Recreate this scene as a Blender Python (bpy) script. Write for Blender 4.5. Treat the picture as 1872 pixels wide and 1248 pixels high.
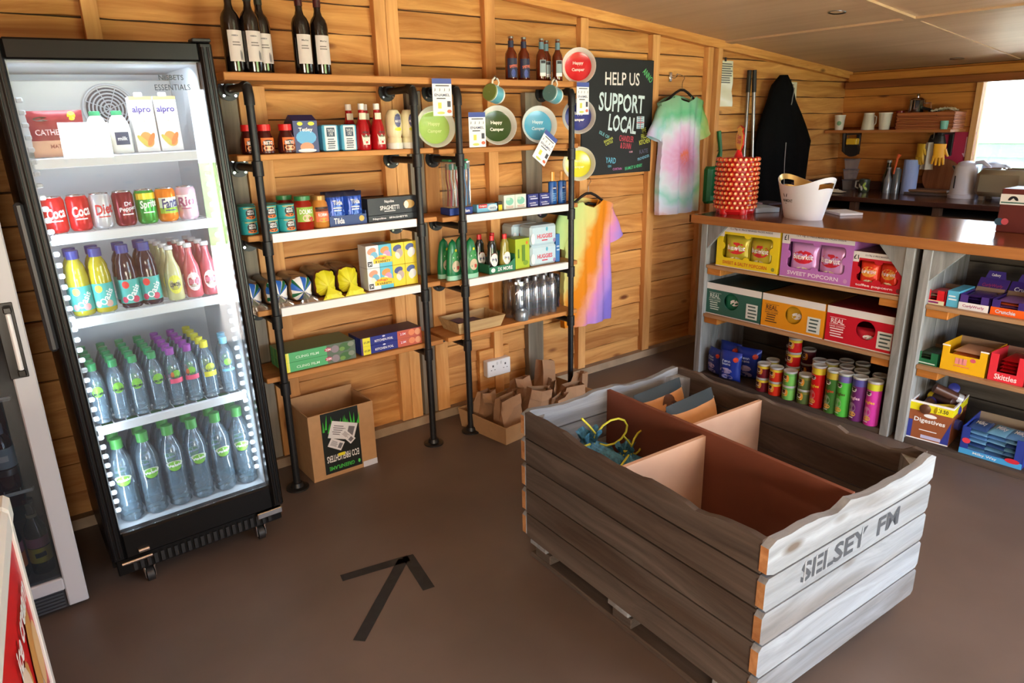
import bpy, bmesh, math, random
from mathutils import Vector, Matrix, Euler
from math import sin, cos, pi, radians
random.seed(11)
sc = bpy.context.scene
COL = sc.collection
for _o in list(bpy.data.objects):
    bpy.data.objects.remove(_o)

# ------------------------------------------------------------------ camera
yaw, pitch, roll = 0.647679603, 0.300393387, -0.0216406609
fw = Vector((sin(yaw)*cos(pitch), cos(yaw)*cos(pitch), -sin(pitch)))
rt = Vector((cos(yaw), -sin(yaw), 0)); up = rt.cross(fw)
r2 = rt*cos(roll) + up*sin(roll); u2 = up*cos(roll) - rt*sin(roll)
cam = bpy.data.cameras.new('camera'); camo = bpy.data.objects.new('camera', cam); COL.objects.link(camo)
cam.sensor_width = 36; cam.lens = 1267.44*36/1872; cam.clip_start = .02
camo.matrix_world = Matrix(((r2.x, u2.x, -fw.x, 0), (r2.y, u2.y, -fw.y, 0), (r2.z, u2.z, -fw.z, 1.6), (0, 0, 0, 1)))
sc.camera = camo

# ------------------------------------------------------------------ world, sun, exposure
sc.view_settings.view_transform = 'Standard'; sc.view_settings.look = 'None'
sc.view_settings.gamma = 1; sc.view_settings.use_curve_mapping = False
sc.view_settings.exposure = 1.05
W = bpy.data.worlds.new('sky'); sc.world = W; W.use_nodes = True
nt = W.node_tree; nt.nodes.clear()
wo = nt.nodes.new('ShaderNodeOutputWorld'); wb = nt.nodes.new('ShaderNodeBackground')
wg = nt.nodes.new('ShaderNodeValToRGB'); wt = nt.nodes.new('ShaderNodeTexCoord'); ws = nt.nodes.new('ShaderNodeSeparateXYZ')
nt.links.new(wt.outputs['Generated'], ws.inputs[0]); nt.links.new(ws.outputs['Z'], wg.inputs[0])
wg.color_ramp.elements[0].color = (.84, .92, 1.0, 1); wg.color_ramp.elements[1].color = (.5, .7, 1.0, 1)
nt.links.new(wg.outputs[0], wb.inputs[0]); nt.links.new(wb.outputs[0], wo.inputs[0])
wb.inputs[1].default_value = 6.5
sun = bpy.data.lights.new('sun', 'SUN'); sun.energy = 38; sun.angle = radians(2); sun.color = (1, .95, .86)
suno = bpy.data.objects.new('sun', sun); COL.objects.link(suno); suno.rotation_euler = (radians(36), 0, radians(14))
def portal(name, loc, rot, sx, sy):
    l = bpy.data.lights.new(name, 'AREA'); l.shape = 'RECTANGLE'; l.size = sx; l.size_y = sy; l.cycles.is_portal = True
    o = bpy.data.objects.new(name, l); COL.objects.link(o); o.location = loc; o.rotation_euler = rot
XB = 6.06; YA = 3.245; YF = -1.8; XL = -2.4
DOOR = (1.70, 3.95, 1.98); WIN = (.66, 1.04, 1.42, 1.71); WB = (.55, 2.19, 1.12, 1.85)
portal('door_portal', ((DOOR[0]+DOOR[1])/2, YF-.05, DOOR[2]/2), (radians(-90), 0, pi), DOOR[1]-DOOR[0], DOOR[2])
portal('front_window_portal', ((WIN[0]+WIN[1])/2, YF-.05, (WIN[2]+WIN[3])/2), (radians(-90), 0, pi), WIN[1]-WIN[0], WIN[3]-WIN[2])
portal('window_portal', (XB+.08, (WB[0]+WB[1])/2, (WB[2]+WB[3])/2), (radians(90), 0, radians(90)), WB[1]-WB[0], WB[3]-WB[2])

def lamp(name, loc, rot, sx, sy, power, col, parent=None):
    l = bpy.data.lights.new(name, 'AREA'); l.shape = 'RECTANGLE'; l.size = sx; l.size_y = sy; l.energy = power; l.color = col
    o = bpy.data.objects.new(name, l); COL.objects.link(o)
    if parent is not None:
        o.parent = parent
    o.location = loc; o.rotation_euler = rot; return o
# added fill lamp standing in for bounced light, left of and behind the camera
def aim(p, q): return (Vector(q)-Vector(p)).to_track_quat('-Z', 'Y').to_euler()
LP1 = (-.6, -1.35, .85); lamp('wall_wash_fill', LP1, aim(LP1, (2.3, 3.2, 2.8)), 1.4, .9, 54, (1.0, .86, .66))
for i, (x, y) in enumerate(((-1.0, .2), (2.6, -.2))):
    lamp('ceiling_fill', (x, y, 2.5125-.0885*x-.03), (0, .088, 0), .5, .5, 5, (1.0, .88, .74))  # unseen warm fill lamps added under the ceiling to brighten the room

# ------------------------------------------------------------------ materials
_m = {}
def lin(c):
    return tuple(((x/255)/12.92 if x <= 10 else (((x/255)+.055)/1.055)**2.4) for x in c)
def M(rgb, rough=.5, metal=0, noise=0, nscale=20, bump=0, spec=.5, emit=0):
    k = ('M', tuple(rgb), rough, metal, noise, nscale, bump, spec, emit)
    if k in _m: return _m[k]
    m = bpy.data.materials.new('mat_%d' % len(_m)); m.use_nodes = True; t = m.node_tree
    b = t.nodes['Principled BSDF']; c = lin(rgb)
    b.inputs['Base Color'].default_value = (*c, 1); b.inputs['Roughness'].default_value = rough
    b.inputs['Metallic'].default_value = metal; b.inputs['Specular IOR Level'].default_value = spec
    if emit:
        b.inputs['Emission Color'].default_value = (*c, 1); b.inputs['Emission Strength'].default_value = emit
    if noise or bump:
        tc = t.nodes.new('ShaderNodeTexCoord'); n = t.nodes.new('ShaderNodeTexNoise'); n.inputs['Scale'].default_value = nscale
        n.inputs['Detail'].default_value = 5
        t.links.new(tc.outputs['Object'], n.inputs['Vector'])
        if noise:
            r = t.nodes.new('ShaderNodeValToRGB'); r.color_ramp.elements[0].position = .3; r.color_ramp.elements[1].position = .7
            r.color_ramp.elements[0].color = (*[x*(1-noise) for x in c], 1); r.color_ramp.elements[1].color = (*[min(1, x*(1+noise)) for x in c], 1)
            t.links.new(n.outputs['Fac'], r.inputs[0]); t.links.new(r.outputs[0], b.inputs['Base Color'])
        if bump:
            bp = t.nodes.new('ShaderNodeBump'); bp.inputs['Strength'].default_value = bump; bp.inputs['Distance'].default_value = .004
            t.links.new(n.outputs['Fac'], bp.inputs['Height']); t.links.new(bp.outputs[0], b.inputs['Normal'])
    _m[k] = m; return m
def wood(name, light, dark, axis='x', knots=True, rough=.6, var=.16, sc_=1.0, knotcol=(112, 62, 30), spec=.3, bump=.25):
    k = ('W', name)
    if k in _m: return _m[k]
    m = bpy.data.materials.new(name); m.use_nodes = True; t = m.node_tree; N = t.nodes; Lk = t.links
    b = N['Principled BSDF']; b.inputs['Roughness'].default_value = rough; b.inputs['Specular IOR Level'].default_value = spec
    tc = N.new('ShaderNodeTexCoord'); oi = N.new('ShaderNodeObjectInfo')
    ad = N.new('ShaderNodeVectorMath'); ad.operation = 'ADD'
    cx = N.new('ShaderNodeCombineXYZ'); mu = N.new('ShaderNodeMath'); mu.operation = 'MULTIPLY'; mu.inputs[1].default_value = 37
    Lk.new(oi.outputs['Random'], mu.inputs[0])
    for i in range(3): Lk.new(mu.outputs[0], cx.inputs[i])
    Lk.new(tc.outputs['Object'], ad.inputs[0]); Lk.new(cx.outputs[0], ad.inputs[1])
    st = {'x': (1, 9, 9), 'y': (9, 1, 9), 'z': (9, 9, 1)}[axis]
    # knots
    mpk = N.new('ShaderNodeMapping'); mpk.inputs['Scale'].default_value = tuple(sc_*(2.2 if s == 1 else 6.0) for s in st)
    Lk.new(ad.outputs[0], mpk.inputs[0])
    vo = N.new('ShaderNodeTexVoronoi'); vo.inputs['Scale'].default_value = 1; Lk.new(mpk.outputs[0], vo.inputs['Vector'])
    kr = N.new('ShaderNodeValToRGB'); kr.color_ramp.elements[0].position = .05; kr.color_ramp.elements[0].color = (1, 1, 1, 1)
    kr.color_ramp.elements[1].position = .125; kr.color_ramp.elements[1].color = (0, 0, 0, 1); Lk.new(vo.outputs['Distance'], kr.inputs[0])
    # grain warped round knots
    dm = N.new('ShaderNodeVectorMath'); dm.operation = 'SCALE'; dm.inputs['Scale'].default_value = .05 if knots else 0
    cb = N.new('ShaderNodeCombineXYZ')
    for i in range(3): Lk.new(vo.outputs['Distance'], cb.inputs[i])
    Lk.new(cb.outputs[0], dm.inputs[0]); a2 = N.new('ShaderNodeVectorMath'); a2.operation = 'ADD'
    Lk.new(ad.outputs[0], a2.inputs[0]); Lk.new(dm.outputs[0], a2.inputs[1])
    mp = N.new('ShaderNodeMapping'); mp.inputs['Scale'].default_value = tuple(sc_*(1.2 if s == 1 else 22) for s in st); Lk.new(a2.outputs[0], mp.inputs[0])
    n1 = N.new('ShaderNodeTexNoise'); n1.inputs['Scale'].default_value = 1; n1.inputs['Detail'].default_value = 6; n1.inputs['Roughness'].default_value = .65
    n1.inputs['Distortion'].default_value = .6; Lk.new(mp.outputs[0], n1.inputs['Vector'])
    cr = N.new('ShaderNodeValToRGB'); e = cr.color_ramp.elements; e[0].position = .3; e[1].position = .68
    e[0].color = (*lin(dark), 1); e[1].color = (*lin(light), 1); Lk.new(n1.outputs['Fac'], cr.inputs[0])
    n2 = N.new('ShaderNodeTexNoise'); n2.inputs['Scale'].default_value = 1; n2.inputs['Detail'].default_value = 3
    mp2 = N.new('ShaderNodeMapping'); mp2.inputs['Scale'].default_value = tuple(sc_*(.8 if s_ == 1 else 7) for s_ in st); Lk.new(a2.outputs[0], mp2.inputs[0]); Lk.new(mp2.outputs[0], n2.inputs['Vector'])
    cr2 = N.new('ShaderNodeValToRGB'); cr2.color_ramp.elements[0].position = .33; cr2.color_ramp.elements[0].color = (.74, .66, .6, 1); cr2.color_ramp.elements[1].position = .5; cr2.color_ramp.elements[1].color = (1, 1, 1, 1); Lk.new(n2.outputs['Fac'], cr2.inputs[0])
    mu2 = N.new('ShaderNodeMix'); mu2.data_type = 'RGBA'; mu2.blend_type = 'MULTIPLY'; mu2.inputs['Factor'].default_value = 1 if knots else .4
    Lk.new(cr.outputs[0], mu2.inputs['A']); Lk.new(cr2.outputs[0], mu2.inputs['B'])
    # per object tone
    hs = N.new('ShaderNodeHueSaturation'); ma = N.new('ShaderNodeMapRange'); ma.inputs['To Min'].default_value = 1-var; ma.inputs['To Max'].default_value = 1+var*.7
    Lk.new(oi.outputs['Random'], ma.inputs['Value']); Lk.new(ma.outputs[0], hs.inputs['Value']); Lk.new(mu2.outputs['Result'], hs.inputs['Color'])
    mx = N.new('ShaderNodeMix'); mx.data_type = 'RGBA'; mx.inputs['B'].default_value = (*lin(knotcol), 1)
    if knots: Lk.new(kr.outputs[0], mx.inputs['Factor'])
    else: mx.inputs['Factor'].default_value = 0
    Lk.new(hs.outputs[0], mx.inputs['A']); Lk.new(mx.outputs['Result'], b.inputs['Base Color'])
    bp = N.new('ShaderNodeBump'); bp.inputs['Strength'].default_value = bump; bp.inputs['Distance'].default_value = .003
    Lk.new(n1.outputs['Fac'], bp.inputs['Height']); Lk.new(bp.outputs[0], b.inputs['Normal'])
    _m[k] = m; return m
def clear(name, tint, op=.25, rough=.05, gl=.12, body=(200, 220, 235)):
    """thin clear plastic or glass: mostly see-through, a little body colour, a glossy skin"""
    k = ('C', name)
    if k in _m: return _m[k]
    m = bpy.data.materials.new(name); m.use_nodes = True; t = m.node_tree; N = t.nodes; N.clear()
    o = N.new('ShaderNodeOutputMaterial'); tr = N.new('ShaderNodeBsdfTransparent'); tr.inputs[0].default_value = (*lin(tint), 1)
    df = N.new('ShaderNodeBsdfDiffuse'); df.inputs[0].default_value = (*lin(body), 1); g = N.new('ShaderNodeBsdfGlossy'); g.inputs['Roughness'].default_value = rough
    m1 = N.new('ShaderNodeMixShader'); m1.inputs[0].default_value = op; t.links.new(tr.outputs[0], m1.inputs[1]); t.links.new(df.outputs[0], m1.inputs[2])
    fr = N.new('ShaderNodeFresnel'); fr.inputs[0].default_value = 1.45
    mm = N.new('ShaderNodeMath'); mm.operation = 'ADD'; mm.inputs[1].default_value = gl-.04; mm.use_clamp = True; t.links.new(fr.outputs[0], mm.inputs[0])
    m2 = N.new('ShaderNodeMixShader'); t.links.new(mm.outputs[0], m2.inputs[0]); t.links.new(m1.outputs[0], m2.inputs[1]); t.links.new(g.outputs[0], m2.inputs[2])
    t.links.new(m2.outputs[0], o.inputs[0]); _m[k] = m; return m

PINE = wood('pine_boards', (226, 170, 102), (182, 118, 58), bump=.35)
PINEV = wood('pine_studs', (226, 172, 110), (198, 138, 78), axis='z', var=.1)
PINEY = wood('pine_boards_side', (205, 138, 66), (172, 104, 42), axis='y', var=.06)
SHELFW = wood('shelf_boards', (205, 146, 84), (165, 104, 52), knots=False, var=.1)
GREYV = wood('grey_battens', (150, 140, 122), (112, 104, 92), axis='z', knots=False)
GREYX_LIT = wood('weathered_boards_x_lit', (150, 157, 166), (116, 120, 126), axis='x', var=.14, knotcol=(96, 88, 82), bump=.6, rough=.8, spec=.15)  # lit copy of the crate wood, cool daylight put into its colour
GREYY_SHADED = wood('weathered_boards_y_shaded', (98, 88, 82), (68, 60, 56), axis='y', var=.12, knotcol=(96, 88, 82), bump=.6, rough=.8, spec=.15)  # shaded copy of the crate wood, shade on its long sides painted in
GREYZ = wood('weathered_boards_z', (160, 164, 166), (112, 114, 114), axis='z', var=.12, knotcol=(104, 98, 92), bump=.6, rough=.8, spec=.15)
ENDG = wood('end_grain', (190, 142, 96), (150, 100, 62), knots=False, rough=.8)
PLY = wood('ply_ceiling', (204, 172, 142), (190, 156, 126), axis='y', knots=False, var=.03, sc_=.5, bump=.05, rough=.45)
MDF = M((196, 160, 136), .7, noise=.08, nscale=6)
HARDB = M((116, 64, 46), .6, noise=.1, nscale=5)
BLACK = M((16, 16, 18), .3); BLACKM = M((26, 26, 28), .45); PIPE = M((34, 34, 36), .42, .3, noise=.2, nscale=60)
WHITE = M((235, 236, 238), .4); CARD = M((176, 138, 98), .8, noise=.05, nscale=30); KRAFT = M((172, 134, 98), .8, noise=.08, nscale=12, bump=.4)
CHROME = M((210, 212, 216), .15, 1); STEEL = M((150, 152, 155), .3, 1)

# ------------------------------------------------------------------ mesh helpers
class MB:
    def __init__(s): s.v = []; s.f = []; s.m = []; s.mats = []
    def mi(s, m):
        if m not in s.mats: s.mats.append(m)
        return s.mats.index(m)
    def add(s, vs, fs, m):
        o = len(s.v); s.v += [tuple(v) for v in vs]; i = s.mi(m)
        for f in fs: s.f.append(tuple(a+o for a in f)); s.m.append(i)
        return s
    def box(s, x0, x1, y0, y1, z0, z1, m, bev=0):
        if bev:
            b = min(bev, (x1-x0)/2.01, (y1-y0)/2.01, (z1-z0)/2.01); bm = bmesh.new()
            bmesh.ops.create_cube(bm, size=1, matrix=Matrix.Translation(((x0+x1)/2, (y0+y1)/2, (z0+z1)/2)) @ Matrix.Diagonal((x1-x0, y1-y0, z1-z0, 1)))
            bmesh.ops.bevel(bm, geom=bm.edges[:], offset=b, segments=1, affect='EDGES')
            bm.verts.index_update(); s.add([v.co for v in bm.verts], [[v.index for v in f.verts] for f in bm.faces], m); bm.free(); return s
        s.add([(x, y, z) for z in (z0, z1) for y in (y0, y1) for x in (x0, x1)],
              [(0, 2, 3, 1), (4, 5, 7, 6), (0, 1, 5, 4), (2, 6, 7, 3), (0, 4, 6, 2), (1, 3, 7, 5)], m); return s
    def quad(s, a, b, c, d, m): s.add([a, b, c, d], [(0, 1, 2, 3)], m); return s
    def poly(s, pts, m): s.add(pts, [tuple(range(len(pts)))], m); return s
    def prism(s, pts, y0, y1, m):
        """polygon in x,z extruded along y"""
        n = len(pts); s.add([(p[0], y0, p[1]) for p in pts]+[(p[0], y1, p[1]) for p in pts],
            [tuple(range(n)), tuple(range(2*n-1, n-1, -1))]+[(i, i+n, (i+1) % n+n, (i+1) % n) for i in range(n)], m); return s
    def lathe(s, prof, m, n=16, c=(0, 0, 0), cap=True, sq=None, arc=None):
        a0, a1 = arc if arc else (0, 2*pi); full = arc is None; k = n if full else n+1
        vs = []
        for r, z in prof:
            for i in range(k):
                a = a0+(a1-a0)*i/n; x, y = r*cos(a), r*sin(a)
                if sq: x *= sq[0]; y *= sq[1]
                vs.append((c[0]+x, c[1]+y, c[2]+z))
        fs = [(j*k+i, j*k+(i+1) % k, (j+1)*k+(i+1) % k, (j+1)*k+i) for j in range(len(prof)-1) for i in range(n if full else n)]
        if cap and full:
            fs.append(tuple(reversed(range(k)))); fs.append(tuple(range((len(prof)-1)*k, len(prof)*k)))
        s.add(vs, fs, m); return s
    def tube(s, pts, r, m, n=8, cap=True):
        pts = [Vector(p) for p in pts]; rs = r if isinstance(r, (list, tuple)) else [r]*len(pts); vs = []; pu = None
        for i, p in enumerate(pts):
            d = (pts[min(i+1, len(pts)-1)]-pts[max(i-1, 0)]).normalized()
            if pu is None: pu = d.orthogonal().normalized()
            else: pu = (pu-d*pu.dot(d)).normalized()
            w = d.cross(pu)
            vs += [p+(pu*cos(2*pi*j/n)+w*sin(2*pi*j/n))*rs[i] for j in range(n)]
        fs = [(i*n+j, i*n+(j+1) % n, (i+1)*n+(j+1) % n, (i+1)*n+j) for i in range(len(pts)-1) for j in range(n)]
        if cap: fs += [tuple(reversed(range(n))), tuple(range((len(pts)-1)*n, len(pts)*n))]
        s.add(vs, fs, m); return s
    def grid(s, fn, nu, nv, m, mfn=None):
        o = len(s.v); s.v += [tuple(fn(i/nu, j/nv)) for j in range(nv+1) for i in range(nu+1)]
        for j in range(nv):
            for i in range(nu):
                a = o+j*(nu+1)+i; s.f.append((a, a+1, a+nu+2, a+nu+1)); s.m.append(s.mi(mfn((i+.5)/nu, (j+.5)/nv) if mfn else m))
        return s
    def xf(s, mat):
        s.v = [tuple(mat @ Vector(v)) for v in s.v]; return s
    def obj(s, name, parent=None, smooth=False, loc=None, kind=None, label=None):
        me = bpy.data.meshes.new(name); me.from_pydata(s.v, [], s.f)
        for m in s.mats: me.materials.append(m)
        me.polygons.foreach_set('material_index', s.m)
        if smooth: me.polygons.foreach_set('use_smooth', [True]*len(s.f))
        me.update()
        bm = bmesh.new(); bm.from_mesh(me); bmesh.ops.remove_doubles(bm, verts=bm.verts, dist=2e-6); bmesh.ops.recalc_face_normals(bm, faces=bm.faces)
        if smooth:
            for e in bm.edges:
                if len(e.link_faces) == 2 and e.calc_face_angle(0) > radians(42): e.smooth = False
        bm.to_mesh(me); bm.free()
        o = bpy.data.objects.new(name, me); COL.objects.link(o)
        if parent: o.parent = parent
        if loc: o.location = loc
        if kind: o['kind'] = kind
        if label: o['label'] = label
        return o
def smoothname(n): return n
def tag(o, label, cat, group=None):
    o['label'] = label; o['category'] = cat
    if group: o['group'] = group
    return o
def thing(name, label, cat, loc=(0, 0, 0), rz=0, group=None):
    o = bpy.data.objects.new(name, None); COL.objects.link(o); o.empty_display_size = .05
    o.location = loc; o.rotation_euler = (0, 0, rz); return tag(o, label, cat, group)
def dup(root, loc=None, rz=None, label=None, group=None, M4=None):
    kids = {}
    for o in KIDS(root): pass
    def cp(o, par):
        c = o.copy(); COL.objects.link(c); c.parent = par
        for ch in KIDS(o): cp(ch, c)
        return c
    r = cp(root, None)
    if loc is not None: r.location = loc
    if rz is not None: r.rotation_euler = (0, 0, rz)
    if label: r['label'] = label
    if group: r['group'] = group
    if M4 is not None: setM(r, M4)
    return r
def KIDS(o): return list(o.children)
def setM(o, m):
    o.location = m.to_translation(); o.rotation_mode = 'XYZ'; o.rotation_euler = m.to_euler('XYZ')
_tc = {}
def textmesh(s, bold=0, sp=1.0):
    k = (s, bold, sp)
    if k in _tc: return _tc[k]
    cu = bpy.data.curves.new('t', 'FONT'); cu.body = s; cu.align_x = 'CENTER'; cu.align_y = 'CENTER'; cu.size = 1; cu.resolution_u = 2
    cu.offset = bold; cu.space_line = .85*sp
    o = bpy.data.objects.new('t', cu); COL.objects.link(o)
    me = bpy.data.meshes.new_from_object(o.evaluated_get(bpy.context.evaluated_depsgraph_get()))
    vs = [tuple(v.co) for v in me.vertices]; fs = [tuple(p.vertices) for p in me.polygons]
    bpy.data.objects.remove(o); bpy.data.curves.remove(cu); bpy.data.meshes.remove(me)
    if vs:
        x0, x1 = min(v[0] for v in vs), max(v[0] for v in vs); y0, y1 = min(v[1] for v in vs), max(v[1] for v in vs)
        w, h = max(x1-x0, 1e-4), max(y1-y0, 1e-4)
        vs = [((v[0]-(x0+x1)/2)/w, (v[1]-(y0+y1)/2)/h) for v in vs]; asp = w/h
    else: asp = 1
    _tc[k] = (vs, fs, asp); return _tc[k]
def txt(mb, s, x, z, w, h, m, y=0, bold=.02, R=None, ang=0, shear=0, bot=None, sp=1.0):
    """lettering in the x,z plane facing -y, fitted into w by h; R wraps it round an upright cylinder"""
    vs, fs, asp = textmesh(s, bold, sp)
    if h is None: h = w/asp
    if w is None: w = h*asp
    out = []
    for a, b in vs:
        px, pz = a*w, b*h; px += shear*pz
        if ang: px, pz = px*cos(ang)-pz*sin(ang), px*sin(ang)+pz*cos(ang)
        px += x; pz += z
        if R: t = px/R; out.append((R*sin(t), -R*cos(t), pz))
        else: out.append((px, y, pz))
    mb.add(out, fs, m); return mb
def lines(mb, x0, x1, z0, z1, n, m, y, R=None):
    """rows of print too small to read"""
    rnd = random.Random(int(abs(x0*1e4)+abs(z0*1e4))+n)
    for i in range(n):
        zz = z0+(z1-z0)*(i+.5)/n; h = abs(z1-z0)/n*.22; xa = x0+(x1-x0)*rnd.uniform(0, .12); xb = x1-(x1-x0)*rnd.uniform(0, .25)
        if R:
            k = 5
            for j in range(k):
                p = [(xa+(xb-xa)*q/k)/R for q in (j, j+1)]
                mb.quad((R*sin(p[0]), -R*cos(p[0]), zz-h), (R*sin(p[1]), -R*cos(p[1]), zz-h), (R*sin(p[1]), -R*cos(p[1]), zz+h), (R*sin(p[0]), -R*cos(p[0]), zz+h), m)
        else: mb.quad((xa, y, zz-h), (xb, y, zz-h), (xb, y, zz+h), (xa, y, zz+h), m)
def patch(mb, x, z, rx, rz, m, y=0, R=None, n=14, ang=0):
    """oval print on a flat front or wrapped round R"""
    pts = []
    for i in range(n):
        a = 2*pi*i/n; px, pz = rx*cos(a), rz*sin(a)
        if ang: px, pz = px*cos(ang)-pz*sin(ang), px*sin(ang)+pz*cos(ang)
        px += x; pz += z
        pts.append((R*sin(px/R), -R*cos(px/R), pz) if R else (px, y, pz))
    c = (R*sin(x/R), -R*cos(x/R), z) if R else (x, y, z)
    mb.add([c]+pts, [(0, i+1, (i+1) % n+1) for i in range(n)], m)
def rect(mb, x0, x1, z0, z1, m, y=0, R=None, n=6):
    if R:
        for i in range(n):
            a, b = [(x0+(x1-x0)*k/n)/R for k in (i, i+1)]
            mb.quad((R*sin(a), -R*cos(a), z0), (R*sin(b), -R*cos(b), z0), (R*sin(b), -R*cos(b), z1), (R*sin(a), -R*cos(a), z1), m)
    else: mb.quad((x0, y, z0), (x1, y, z0), (x1, y, z1), (x0, y, z1), m)
ORD = ['front', 'second', 'third', 'fourth', 'fifth', 'sixth', 'seventh', 'eighth', 'ninth']
def wob(x, y=0, z=0, s=1): return (sin(x*12.9*s+y*7.1)+sin(z*9.3*s-x*5.2+1.3)+sin(y*11.7*s+z*6.1+.7))/3

# ------------------------------------------------------------------ floor, ceiling
def ceil_z(x): return 2.5125-.0885*x
fm = M((100, 88, 82), .42, noise=.14, nscale=2.3, bump=.12)
_b = fm.node_tree.nodes['Principled BSDF']; _b.inputs['Specular IOR Level'].default_value = .35
fl = MB().box(XL, XB, YF, YA, -.06, 0, fm).obj('floor', kind='structure')
gm = M((112, 140, 62), .9, noise=.3, nscale=3); pm = M((214, 206, 190), .9, noise=.08, nscale=3)
MB().box(-30, 40, -40, 40, -.3, -.1, gm).obj('ground', kind='structure')
MB().box(.4, 4.6, -6.0, YF-.03, -.1, -.04, pm).obj('pale_ground', kind='structure')
cl = MB()
xa_, xb_, ya_, yb_ = XL-.3, XB+.3, YF-.3, YA+.3
cl.add([(x, y, ceil_z(x)+d) for d in (.032, .07) for y in (ya_, yb_) for x in (xa_, xb_)], [(0, 2, 3, 1), (4, 5, 7, 6), (0, 1, 5, 4), (2, 6, 7, 3), (0, 4, 6, 2), (1, 3, 7, 5)], PLY)
MB().box(XB+.1, 9.1, -4, 6, -.1, -.04, M((226, 218, 206), .9, noise=.06, nscale=3)).obj('pale_ground', kind='structure')  # unseen pale ground added to bounce light up through the window
ceiling = cl.obj('ceiling', kind='structure')
xs = [XL, -.35, 1.99, 4.34, XB]; ys = [YF, -.75, .65, 1.98, YA]
for i in range(4):
    for j in range(4):
        x0, x1, y0, y1 = xs[i]+.004, xs[i+1]-.004, ys[j]+.004, ys[j+1]-.004
        b = MB(); b.add([(x, y, ceil_z(x)+d) for d in (.0, .03) for y in (y0, y1) for x in (x0, x1)],
            [(0, 2, 3, 1), (4, 5, 7, 6), (0, 1, 5, 4), (2, 6, 7, 3), (0, 4, 6, 2), (1, 3, 7, 5)], PLY)
        b.obj('panel', ceiling)
def ceil_strip(x0, x1, y0, y1, t=.012):
    b = MB(); b.add([(x, y, ceil_z(x)-d) for d in (t, 0) for y in (y0, y1) for x in (x0, x1)],
        [(0, 2, 3, 1), (4, 5, 7, 6), (0, 1, 5, 4), (2, 6, 7, 3), (0, 4, 6, 2), (1, 3, 7, 5)], PLY)
    b.obj('cover_strip', ceiling)
for x in xs[1:-1]: ceil_strip(x-.035, x+.035, YF, YA-.02)
for y in ys[1:-1]:
    for a, c in ((XL, xs[1]-.035), (xs[1]+.035, xs[2]-.035), (xs[2]+.035, xs[3]-.035)): ceil_strip(a, c, y-.03, y+.03)
ceil_strip(xs[3]+.035, XB-.05, 1.97, 1.99, .005)
for i, (x, y, lb) in enumerate([(3.956, 2.213, 'round recessed ceiling downlight in the panel nearer the camera'), (5.80, 2.30, 'round recessed ceiling downlight near the far window')]):
    t = thing('ceiling_downlight', lb, 'light', (x, y, ceil_z(x)), 0, 'recessed downlights')
    t.rotation_euler = (0, math.atan(.0885), 0)
    MB().lathe([(.034, -.001), (.045, -.004), (.047, 0), (.034, .0)], STEEL, 24, cap=False).obj('bezel', t, True)
    MB().lathe([(.001, .012), (.034, .0)], M((120, 120, 118), .2, .6), 20, cap=False).obj('lamp', t, True)

# ------------------------------------------------------------------ back wall (wall A)
wa = MB().box(XL, XB+.1, YA+.012, YA+.05, -.05, 2.8, M((60, 42, 26), .9)).obj('wall_back', kind='structure')
P0 = .03; pitch_ = .125
z = P0; k = 0; prev = -.05
rows = [(-.045, .03)]+[(P0+i*pitch_, P0+(i+1)*pitch_) for i in range(22)]
for (a, c) in rows:
    x1 = XB+.01
    xmax = min(x1, (2.5125+.0-a)/.0885-.3) if a > 1.9 else x1
    if xmax < XL+.3: break
    splits = [XL, .48, 1.715, 3.62, 4.25, xmax] if k % 2 else [XL, 1.08, 2.32, 4.25, xmax]
    splits = [s for s in splits if s < xmax]+[xmax]
    for s0, s1 in zip(splits, splits[1:]):
        if s1-s0 < .05: continue
        dy = random.uniform(-.001, .001); b = MB()
        n = max(2, int((s1-s0)/.09)); vs = []; ph = random.uniform(0, 9)
        for i in range(n+1):      # waney lower edge, lapped over the board below
            x = s0+(s1-s0)*i/n; w = .0035*sin(x*7+ph)+.0025*sin(x*19+ph*2)+random.uniform(-.0012, .0012)
            vs += [(x, YA+.013, a-.001), (x, YA-.009+dy, a+w), (x, YA-.008+dy, a+.006+w), (x, YA+.003+dy, c-.008), (x, YA+.0125, c-.005)]
        b.add(vs, [(5*i+j, 5*i+5+j, 5*i+5+(j+1) % 5, 5*i+(j+1) % 5) for i in range(n) for j in range(5)]+[(0, 1, 2, 3, 4), tuple(5*n+j for j in (4, 3, 2, 1, 0))], PINE)
        b.obj('plank', wa)
    k += 1
def stud(x0, x1, zt=None, m=PINEV, y0=3.2, zb=.05, name='stud'):
    if zt is None: zt = min(ceil_z(x0), ceil_z(x1))-.055
    MB().box(x0, x1, y0, YA-.001, zb, zt, m, .002).obj(name, wa)
for a, c in ((-1.9, -1.85), (-1.3, -1.25), (-.7, -.65), (-.15, -.1), (.455, .51), (1.655, 1.715), (1.717, 1.782), (2.29, 2.355), (2.968, 3.03), (3.585, 3.655), (4.145, 4.2)): stud(a, c)
stud(4.215, 4.262, y0=3.17)
stud(1.045, 1.10, 1.79)
stud(.985, 1.043, 1.79, PINEV, 3.205, name='batten'); stud(.91, .98, 1.79, GREYV, 3.21, name='batten'); stud(.86, .908, 1.79, PINEV, 3.205, name='batten')
stud(1.80, 1.882, 1.78, GREYV, 3.205, name='batten'); stud(1.885, 1.965, 1.78, PINEV, 3.2, name='batten'); stud(2.55, 2.67, 1.78, GREYV, 3.2, name='batten')
MB().box(XL, XB, 3.19, YA-.002, 0, .048, M((150, 128, 104), .9, noise=.2, nscale=8)).obj('baseboard_back', kind='structure')
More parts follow.
